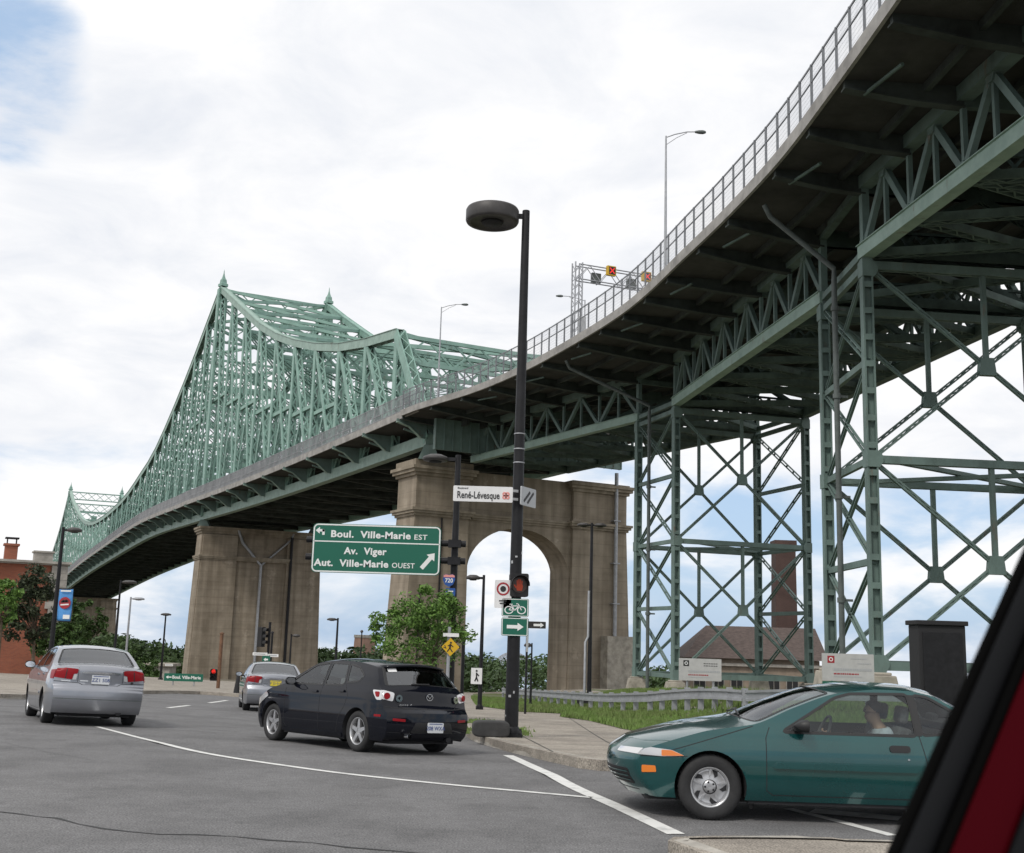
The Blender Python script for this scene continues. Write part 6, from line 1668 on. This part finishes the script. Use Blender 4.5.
# ------------------------------------------------------------------ dark hatchback
def hatch(label, loc, heading):
    ctr = [(.15, .2), (.02, .42), (.0, .58), (.08, .72), (.7, .93), (1.05, 1.03), (1.45, 1.24), (1.9, 1.42), (2.5, 1.465), (3.2, 1.45), (3.78, 1.40), (3.93, 1.375), (4.06, 1.25), (4.22, 1.06), (4.30, .96), (4.33, .76), (4.38, .70), (4.475, .64), (4.485, .44), (4.43, .28), (4.32, .22)]
    edge = [(.44, .2), (.33, .42), (.32, .56), (.42, .70), (.85, .90), (1.22, .985), (1.65, 1.19), (2.05, 1.365), (2.55, 1.41), (3.15, 1.395), (3.62, 1.345), (3.76, 1.32), (3.88, 1.21), (4.06, 1.02), (4.16, .92), (4.21, .74), (4.25, .68), (4.32, .62), (4.33, .44), (4.29, .28), (4.22, .22)]
    hz = [(.15, .92), (.22, .95), (.32, .985), (.5, 1.0), (.68, .995), (.82, .99), (.93, .965), (1.0, .92), (1.1, .875), (1.3, .76), (1.41, .685)]
    c = Car('dark_hatchback', label, loc, heading, 4.49, 1.755, ctr, edge, hz, (.9, .28), (.8, .14), (.93, 3.57), .315, .365, .20, MT['dkblue'])
    fw = rpoly([(1.40, 1.0), (1.98, 1.315), (2.36, 1.36), (2.42, 1.01)], .03); rwn = rpoly([(2.50, 1.01), (2.45, 1.362), (2.92, 1.352), (3.06, 1.06), (3.02, 1.02)], .03); qw = rpoly([(3.13, 1.06), (3.00, 1.345), (3.28, 1.305), (3.52, 1.17), (3.44, 1.09)], .03)
    wsp, rgp = c.topglass(5.12, 6.95, .90, .1), c.topglass(11.12, 12.95, .86, .12)
    c.body([wsp, rgp], [fw, rwn, qw])
    c.glass('windscreen', wsp, c.top, MT['cglass'], (0, .5, 1), trim=.03, step=.12); c.glass('rear_window', rgp, c.top, MT['tglass'], (0, -1, .5), trim=.05, step=.12)
    for sd in (-1, 1):
        for w_ in (fw, rwn, qw): c.glass('side_window', w_, c.side(sd), MT['cglass'], (sd, 0, .1), trim=.022)
    line_seams(c, [[(1.34, .97), (1.36, .34), (1.48, .25)], [(2.46, 1.01), (2.47, .25)], [(1.48, .245), (3.0, .245)], [(3.10, 1.04), (3.28, .86), (3.22, .70), (3.06, .50), (3.0, .245)], [(4.20, .70), (3.96, .66), (3.93, .60)]])
    fr = c.face(13.4, 18.6); fr2 = c.face(12.2, 18)
    for sd in (-1, 1):
        b = MB(); c.decal('', rpoly([(sd*.62, .93), (sd*.83, .975), (sd*.86, .84), (sd*.66, .80)], .03, 3), fr, None, .010, (0, -1, .1), mb=b)
        c.decal('', rpoly([(3.93, .965), (4.17, .96), (4.195, .82), (4.08, .815)], .03), c.side(sd), None, .009, (sd, 0, 0), mb=b); lp = b.build('tail_lamp', MT['clearlens'], c.t, local=True)
        b = MB(); q = fr(sd*.76, .885); ring(b, Matrix.Translation(q+V((0, -.03, 0))) @ Matrix.Rotation(sd*R(25), 4, 'Z'), .001, .05, 20, .02); c.decal('', rpoly([(4.0, .94), (4.12, .94), (4.13, .86), (4.06, .86)], .03), c.side(sd), None, .012, (sd, 0, 0), mb=b); b.build('red_lens', MT['redlens'], lp, local=True)
        b = MB(); q = fr(sd*.565, .855); ring(b, Matrix.Translation(q+V((0, -.016, 0))) @ Matrix.Rotation(sd*R(14), 4, 'Z'), .02, .055, 20, .02); b.build('round_lamp', MT['chrome'], c.t, local=True)
        c.decal('bumper_reflector', rpoly([(sd*.52, .545), (sd*.72, .555), (sd*.72, .515), (sd*.52, .505)], .01, 2), fr, MT['redlens'], .006, (0, -1, 0)); c.decal('side_marker', rpoly([(4.05, .60), (4.20, .60), (4.20, .565), (4.05, .565)], .01, 2), c.side(sd), MT['redlens'], .006, (sd, 0, 0))
        c.decal('door_handle', rpoly([(2.20, .87), (2.37, .87), (2.37, .905), (2.20, .905)], .015), c.side(sd), c.paint, .024, (sd, 0, 0)); c.decal('door_handle', rpoly([(3.02, .90), (3.17, .90), (3.17, .935), (3.02, .935)], .015), c.side(sd), c.paint, .024, (sd, 0, 0))
        c.decal('headlamp', rpoly([(.38, .58), (.36, .70), (.70, .83), (.78, .76)], .03), c.side(sd), MT['clearlens'], .006, (sd, .3, .2)); c.decal('sill_skirt', rpoly([(1.36, .20), (3.16, .20), (3.16, .265), (1.36, .265)], .02), c.side(sd), c.paint, .012, (sd, 0, 0))
    c.decal('bumper_insert', rpoly([(-.34, .50), (.34, .50), (.42, .34), (-.42, .34)], .03), fr, MT['trim'], .004, (0, -1, 0)); c.decal('diffuser', rpoly([(-.80, .34), (.80, .34), (.78, .25), (-.78, .25)], .03), fr, MT['trim'], .005, (0, -1, 0))
    c.plate(fr, .02, .425, MT['plate'], '208 WXA', MT['plateblue'])
    b = MB(); c.seam(b, [(-.80, .72), (-.46, .70), (.46, .70), (.80, .72)], fr, (0, -1, 0), .012); c.seam(b, [(-.60, 1.0), (-.62, .80), (-.50, .70)], fr2, (0, -1, 0), .008); c.seam(b, [(.60, 1.0), (.62, .80), (.50, .70)], fr2, (0, -1, 0), .008); b.build('tailgate_seam', MT['blackm'], c.t, local=True)
    q = fr(0, .885); b = MB(); M = Matrix.Translation(q+V((0, -.012, 0)))
    for k in range(24):
        a0, a1 = 2*math.pi*k/24, 2*math.pi*(k+1)/24; bar2(b, M, (.062*math.cos(a0), .048*math.sin(a0)), (.062*math.cos(a1), .048*math.sin(a1)), .012, .006)
    for sx in (-1, 1): bar2(b, M, (0, -.022), (sx*.028, .012), .011, .006); bar2(b, M, (sx*.028, .012), (sx*.056, .02), .011, .006)
    b.build('oval_emblem', MT['chrome'], c.t, local=True)
    q = fr(-.46, .755); b = MB(); M = Matrix.Translation(q+V((0, -.012, 0)))
    for k in range(5): bar2(b, M, (-.10+k*.036, -.012), (-.10+k*.036, .012), .014, .004)
    bar2(b, M, (.09, -.016), (.125, .016), .018, .004); b.build('badge_letters', MT['chrome'], c.t, local=True)
    sp = c.top; b = MB()
    vs = []
    for t in [-.88+1.76*k/20 for k in range(21)]:
        p, q = sp(10.25, t), sp(11.05, t); n = V((0, -.3, 1)).normalized(); vs += [p+n*.004, p.lerp(q, .8)+n*.022, q+V((0, -.10, .012)), q+V((0, -.095, -.022)), q+V((0, 0, -.012))]
    b.add(vs, [(5*k+j, 5*k+j+1, 5*k+j+6, 5*k+j+5) for k in range(20) for j in range(4)]+[(0, 1, 2, 3, 4), (100, 104, 103, 102, 101)], 0, True); b.build('roof_spoiler', c.paint, c.t, local=True)
    b = MB(); q = c.top(9.5, .0); b.tube([q, q+V((0, -.12, .20))], [.008, .004], 6); b.build('aerial', MT['blackm'], c.t, local=True)
    b = MB(); b.lathe([(.035, -.09), (.042, 0), (.042, .03), (.03, .03), (.03, -.06)], V((-.52, -c.L/2+.02, .30)), 'y', 14); b.build('exhaust', MT['chrome'], c.t, local=True)
    c.decal('rear_wiper', [(-.28, 1.075), (.06, 1.085), (.06, 1.07), (-.28, 1.06)], c.face(11.2, 14), MT['trim'], .02, (0, -1, .3)); c.decal('sticker', rpoly([(-.55, 1.30), (-.42, 1.31), (-.42, 1.26), (-.55, 1.25)], .01), c.face(11.0, 13.0), MT['white'], .004, (0, -1, .5))
    c.wheels('five', .215); c.interior(1.28, 3.2, 1.0, .98, .58); c.mirror(1.58, .985, c.paint)
    return c
# ------------------------------------------------------------------ teal coupe
def coupe(label, loc, heading):
    ctr = [(.18, .2), (.03, .38), (.0, .50), (.03, .61), (.20, .73), (.8, .885), (1.25, .965), (1.65, 1.13), (2.1, 1.285), (2.6, 1.345), (3.0, 1.34), (3.25, 1.30), (3.6, 1.13), (3.85, 1.01), (4.2, .99), (4.5, .96), (4.55, .88), (4.54, .7), (4.575, .6), (4.58, .42), (4.52, .28), (4.40, .22)]
    edge = [(.46, .2), (.30, .38), (.26, .50), (.27, .59), (.42, .685), (.95, .85), (1.42, .925), (1.82, 1.09), (2.24, 1.235), (2.66, 1.29), (3.0, 1.285), (3.2, 1.25), (3.5, 1.09), (3.72, .96), (4.1, .93), (4.38, .90), (4.42, .83), (4.41, .7), (4.44, .6), (4.44, .42), (4.40, .28), (4.3, .22)]
    hz = [(.15, .92), (.2, .94), (.3, .98), (.45, 1.0), (.6, .998), (.72, .985), (.82, .955), (.90, .92), (1.0, .87), (1.15, .785), (1.29, .695)]
    c = Car('teal_coupe', label, loc, heading, 4.58, 1.74, ctr, edge, hz, (.95, .30), (.8, .2), (.975, 3.60), .312, .352, .20, MT['teal'])
    fw = rpoly([(1.70, .865), (2.24, 1.19), (2.40, 1.235), (2.96, 1.245), (2.99, .865)], .035); qw = rpoly([(3.06, .875), (3.03, 1.24), (3.16, 1.225), (3.52, 1.02), (3.60, .92)], .035)
    wsp, rgp = c.topglass(6.10, 7.95, .91, .1), c.topglass(11.1, 12.95, .86, .1)
    c.body([wsp, rgp], [fw, qw], .05)
    c.glass('windscreen', wsp, c.top, MT['cglass'], (0, .5, 1), trim=.035, step=.12); c.glass('rear_window', rgp, c.top, MT['cglass'], (0, -.5, 1), trim=.03, step=.12)
    for sd in (-1, 1):
        for w_ in (fw, qw): c.glass('side_window', w_, c.side(sd), MT['cglass'], (sd, 0, .1), trim=.02)
        mo = rpoly([(1.58, .515), (2.98, .515), (2.98, .575), (1.62, .575)], .02); c.decal('side_moulding', mo, c.side(sd), c.paint, .024, (sd, 0, 0))
        hb = rpoly([(2.72, .70), (2.92, .70), (2.92, .765), (2.72, .765)], .03); c.decal('door_handle', hb, c.side(sd), MT['trim'], .012, (sd, 0, 0))
        b = MB(); q = c.side(sd)(2.90, .635); b.lathe([(.001, 0), (.012, 0), (.012, sd*.006)], q, 'x', 10); b.build('door_lock', MT['chrome'], c.t, local=True)
        lp = c.decal('headlamp', rpoly([(.262, .60), (.34, .66), (.40, .672), (.60, .655), (.72, .605), (.52, .592)], .012, 3), c.side(sd), MT['clearlens'], .012, (sd, .3, .2), step=.03)
        c.decal('indicator', rpoly([(.50, .655), (.60, .652), (.715, .606), (.50, .596)], .01, 2), c.side(sd), MT['amberlens'], .016, (sd, .2, .1), parent=lp, step=.03)
        c.decal('side_marker', rpoly([(.31, .43), (.45, .44), (.44, .50), (.31, .50)], .012, 3), c.side(sd), MT['amberlens'], .008, (sd, .2, 0), step=.03)
        c.decal('mud_flap', [(1.35, .20), (1.42, .20), (1.39, .12), (1.36, .12)], c.side(sd), MT['trim'], -.03, (sd, 0, 0))
        c.decal('tail_lamp', rpoly([(4.12, .88), (4.40, .86), (4.40, .70), (4.16, .70)], .03), c.side(sd), MT['redlens'], .008, (sd, 0, 0))
        c.decal('window_pillar', [(3.0, .86), (3.05, .86), (3.02, 1.245), (2.97, 1.245)], c.side(sd), MT['trim'], .004, (sd, 0, 0))
    line_seams(c, [[(1.56, .90), (1.52, .80), (1.52, .30), (1.58, .26)], [(1.58, .26), (3.0, .26)], [(3.02, .86), (3.08, .60), (3.02, .30), (3.0, .26)], [(.30, .585), (.75, .60)], [(.60, .655), (1.40, .905)]])
    ff = c.face(.3, 4)
    c.decal('lower_grille', rpoly([(-.62, .45), (.62, .45), (.62, .30), (-.62, .30)], .03), ff, MT['trim'], .003, (0, 1, 0))
    b = MB()
    for z in (.335, .375, .415): c.seam(b, [(-.6, z), (0, z), (.6, z)], ff, (0, 1, 0), .012, .008)
    b.build('grille_bar', c.paint, c.t, local=True)
    for sd in (-1, 1): c.decal('headlamp_front', rpoly([(sd*.40, .64), (sd*.738, .652), (sd*.742, .598), (sd*.42, .60)], .008, 3), ff, MT['clearlens'], .008, (0, 1, .2), step=.04)
    c.decal('front_lip', rpoly([(-.60, .25), (.60, .25), (.60, .21), (-.60, .21)], .01), ff, MT['trim'], .004, (0, 1, 0))
    b = MB()
    for x in (-.38, .18): b.tube([c.top(6.1, x/.75)+V((0, .0, .02)), c.top(6.25, (x+.45)/.75)+V((0, 0, .03))], .010, 6)
    b.build('wiper', MT['trim'], c.t, local=True)
    c.wheels('blade', .195); c.interior(1.55, 3.35, .93, .96, .38); c.mirror(1.84, .88, MT['trim'], w=.18, h=.12)
    return c
def ground_at(px, py): p = gnd(px, py); return p
def place(px, py, u, v, heading, L):
    """car centre from one known ground point: (u from the nose, v to the right) seen at a pixel"""
    p = gnd(px, py); h = heading; fwd = V((math.sin(h), math.cos(h))); rt = V((math.cos(h), -math.sin(h)))
    q = V((p.x, p.y))-fwd*(L/2-u)-rt*v; return V((q.x, q.y, p.z))
def settle(c):
    """lay the car on the slope of the road under it"""
    o = c.t; x, y = o.location.x, o.location.y; e = 1.2
    up = V((-(G(x+e, y)-G(x-e, y))/(2*e), -(G(x, y+e)-G(x, y-e))/(2*e), 1)).normalized()
    a = o.rotation_euler.z; f = V((-math.sin(a), math.cos(a), 0)); r = f.cross(up).normalized(); f = up.cross(r)
    o.rotation_euler = Matrix((r, f, up)).transposed().to_euler()
    o.location.z = G(x, y)+.002
h = R(-27.5); civ1 = sedan('near silver sedan with plain white plate at the far left', place(87, 724, 3.48, 0, h, 4.45), h, MT['plate'], 'ZZ1 508', MT['plateblue'], MT['silver'])
h = R(-15); civ2 = sedan('farther silver sedan with yellow plate ahead of the dark hatchback', place(271, 711.5, 3.6, 0, h, 4.45), h, MT['yplate'], 'F 25 014', MT['plateblue'], MT['trim'])
h = R(-41); maz = hatch('dark blue grey hatchback turning left, seen from behind', place(357, 752, 3.57, -.80, h, 4.49), h)
h = R(-88); cav = coupe('teal two-door coupe crossing from the right with its driver inside', place(708, 820.5, .975, -.80, h, 4.58), h)

maz.t.scale = (.955,)*3; cav.t.scale = (.985,)*3
for c_ in (civ1, civ2, maz, cav): settle(c_)
# ================================================================== PERSON in the teal coupe
def skinned(name, verts, edges, radii, m, parent=None, sub=2):
    me = bpy.data.meshes.new(name); me.from_pydata([tuple(v) for v in verts], edges, [])
    o = bpy.data.objects.new(name, me); COL.objects.link(o)
    o.modifiers.new('skin', 'SKIN'); 
    if not me.skin_vertices: me.skin_vertices.new() if hasattr(me.skin_vertices, 'new') else None
    for i, r in enumerate(radii): me.skin_vertices[0].data[i].radius = (r, r)
    me.skin_vertices[0].data[0].use_root = True
    sm = o.modifiers.new('sub', 'SUBSURF'); sm.levels = sub; sm.render_levels = sub
    me.materials.append(m)
    dg = bpy.context.evaluated_depsgraph_get(); dg.update()
    m2 = bpy.data.meshes.new_from_object(o.evaluated_get(dg)); o.modifiers.clear(); o.data = m2; bpy.data.meshes.remove(me); m2.name = name
    for p in m2.polygons: p.use_smooth = True
    if not m2.materials: m2.materials.append(m)
    if parent: o.parent = parent
    return o
MT['skin'] = mat('skin', (.50, .31, .22), .55); MT['hair'] = mat('dark hair', (.025, .018, .014), .6, var=.3, scale=30); MT['shirt'] = mat('pale blue white shirt', (.66, .72, .78), .85, var=.06, scale=8); MT['trousers'] = mat('dark trousers', (.05, .055, .07), .9)
vs = []; es = []; rs = []
def jv(p, r, link=None):
    vs.append(V(p)); rs.append(r)
    if link is not None: es.append((link, len(vs)-1))
    return len(vs)-1
X0 = -.36
pel = jv((X0, -.50, .46), .125); sp1 = jv((X0, -.53, .62), .12, pel); ch = jv((X0, -.51, .78), .135, sp1); nb = jv((X0, -.47, .90), .075, ch); nk = jv((X0, -.44, .96), .055, nb); jw = jv((X0, -.405, 1.02), .070, nk); hd = jv((X0, -.405, 1.09), .086, jw); ht = jv((X0, -.415, 1.145), .066, hd)
ns = jv((X0, -.318, 1.055), .013, hd); chn = jv((X0, -.335, .985), .020, jw)
for sd in (-1, 1):
    ear = jv((X0+sd*.085, -.42, 1.06), .014, hd)
    sh = jv((X0+sd*.17, -.50, .85), .062, ch); el = jv((X0+sd*.23, -.30, .64), .043, sh); wr = jv((X0+sd*.17, -.07, .76), .028, el); pm = jv((X0+sd*.165, .005, .80), .030, wr)
    for k in range(4):
        o_ = -.024+.016*k; f1 = jv((X0+sd*(.17+o_*.4), .045, .815+o_*.8), .0095, pm); f2 = jv((X0+sd*(.155+o_*.4), .075, .835+o_*.8), .009, f1); jv((X0+sd*(.14+o_*.4), .06, .85+o_*.8), .008, f2)
    t1 = jv((X0+sd*.135, .01, .83), .011, pm); jv((X0+sd*.12, .045, .845), .009, t1)
    hp = jv((X0+sd*.09, -.42, .44), .085, pel); kn = jv((X0+sd*.11, .0, .50), .062, hp); an = jv((X0+sd*.10, .33, .34), .040, kn); jv((X0+sd*.10, .44, .31), .035, an)
person = skinned('person', vs, es, rs, MT['skin'])
Mc = Matrix.LocRotScale(cav.t.location, cav.t.rotation_euler, V((.985,)*3))
person.matrix_world = Mc; tag(person, 'driver with short dark hair and pale shirt in the teal coupe', 'person')
hb = MB(); n = 20; rows = 9; hv = []
for i in range(rows+1):
    ph = math.pi*.60*i/rows
    for j in range(n):
        a = 2*math.pi*j/n; fr_ = max(0, math.sin(a)); p2 = ph*(1-.56*fr_)
        hv.append((X0+.091*math.sin(p2)*math.cos(a), -.420+.100*math.sin(p2)*math.sin(a), 1.085+.094*math.cos(p2)))
hb.add(hv, [(i*n+j, i*n+(j+1) % n, (i+1)*n+(j+1) % n, (i+1)*n+j) for i in range(rows) for j in range(n)], 0, True)
o = hb.build('hair', MT['hair'], person, local=True)
b = MB()
for sd in (-1, 1): b.lathe([(.001, -.008), (.009, -.003), (.009, .004), (.001, .009)], (X0+sd*.032, -.33, 1.075), 'y', 8)
b.build('eyes', MT['hair'], person, local=True)
b = MB(); b.beam((X0-.022, -.332, 1.015), (X0+.022, -.332, 1.015), .01, .008); b.build('mouth', MT['signred'], person, local=True)
v2 = [(X0, -.50, .44), (X0, -.53, .62), (X0, -.51, .78), (X0, -.475, .885)]; e2 = [(0, 1), (1, 2), (2, 3)]; r2_ = [.14, .135, .15, .095]
for sd in (-1, 1):
    k = len(v2); v2 += [(X0+sd*.17, -.50, .85), (X0+sd*.215, -.38, .72)]; e2 += [(2, k), (k, k+1)]; r2_ += [.075, .064]
skinned('shirt', v2, e2, r2_, MT['shirt'], person)
v3 = [(X0, -.50, .46)]; e3 = []; r3 = [.132]
for sd in (-1, 1):
    k = len(v3); v3 += [(X0+sd*.09, -.42, .44), (X0+sd*.11, .0, .50), (X0+sd*.10, .30, .36)]; e3 += [(0, k), (k, k+1), (k+1, k+2)]; r3 += [.095, .072, .052]
skinned('trousers', v3, e3, r3, MT['trousers'], person)

# ================================================================== the red car window post right beside the camera
MT['redpaint'] = mat('shade-darkened red car paint', (.040, .0003, .0025), .6, spec=.03); MT['seal'] = mat('black rubber seal', (.003, .003, .003), .9, spec=.02); MT['sealgrey'] = mat('worn rubber bead', (.008, .0085, .0095), .8, spec=.05)  # red and rubber darkened to paint in the shade of the car interior
A_, B_ = atY(829, 976, .62), atY(1072, 438, .82)
dr = empty('car_door', V((A_.x+.12, A_.y, 0)), 'dark red car door post with black rubber seal close in the corner', 'car door')
d = (B_-A_); Lp = d.length; d.normalize(); view = ((A_+B_)/2-V((0, 0, EYE))).normalized(); ac = view.cross(d).normalized()
if ac.x < 0: ac = -ac
dep = d.cross(ac).normalized()
if dep.dot(view) < 0: dep = -dep
A2, B2 = A_-d*.10, B_+d*.35
mm = .69/FPX                                                     # size of one picture step at the post, metres
def rail_(name, a0, a1, dz0, dz1, m, r=0.0):
    b = MB(); c = (a0+a1)/2*mm; w_ = (a1-a0)*mm; o_ = ac*c+dep*((dz0+dz1)/2)
    if r: b.tube([A2+o_, B2+o_], w_/2, 20)
    else: b.beam(A2+o_, B2+o_, dz1-dz0, w_, ac)
    return b.build(name, m, dr, bevel=.0 if r else .003)
rail_('outer_seal', 1, 14, .004, .030, MT['seal']); rail_('rubber_bead', 13, 36, -.006, .01, MT['sealgrey'], 1); rail_('inner_seal', 35, 49, .004, .034, MT['seal']); rail_('window_frame', 49, 94, .006, .05, MT['redpaint']); rail_('trim_strip', 94, 190, -.004, .05, MT['sealgrey'])
zb_top = min(A2.z, .98)
b = MB(); b.box(A2.x+.02, A2.x+.16, A2.y-.75, A2.y+.30, .30, zb_top-.02); b.build('door_panel', MT['redpaint'], dr, bevel=.03)
b = MB(); b.tube([A2+ac*(80*mm)-d*.3+dep*.03, A2+ac*(80*mm)+dep*.03], .03, 12); b.build('hinge_post', MT['seal'], dr)
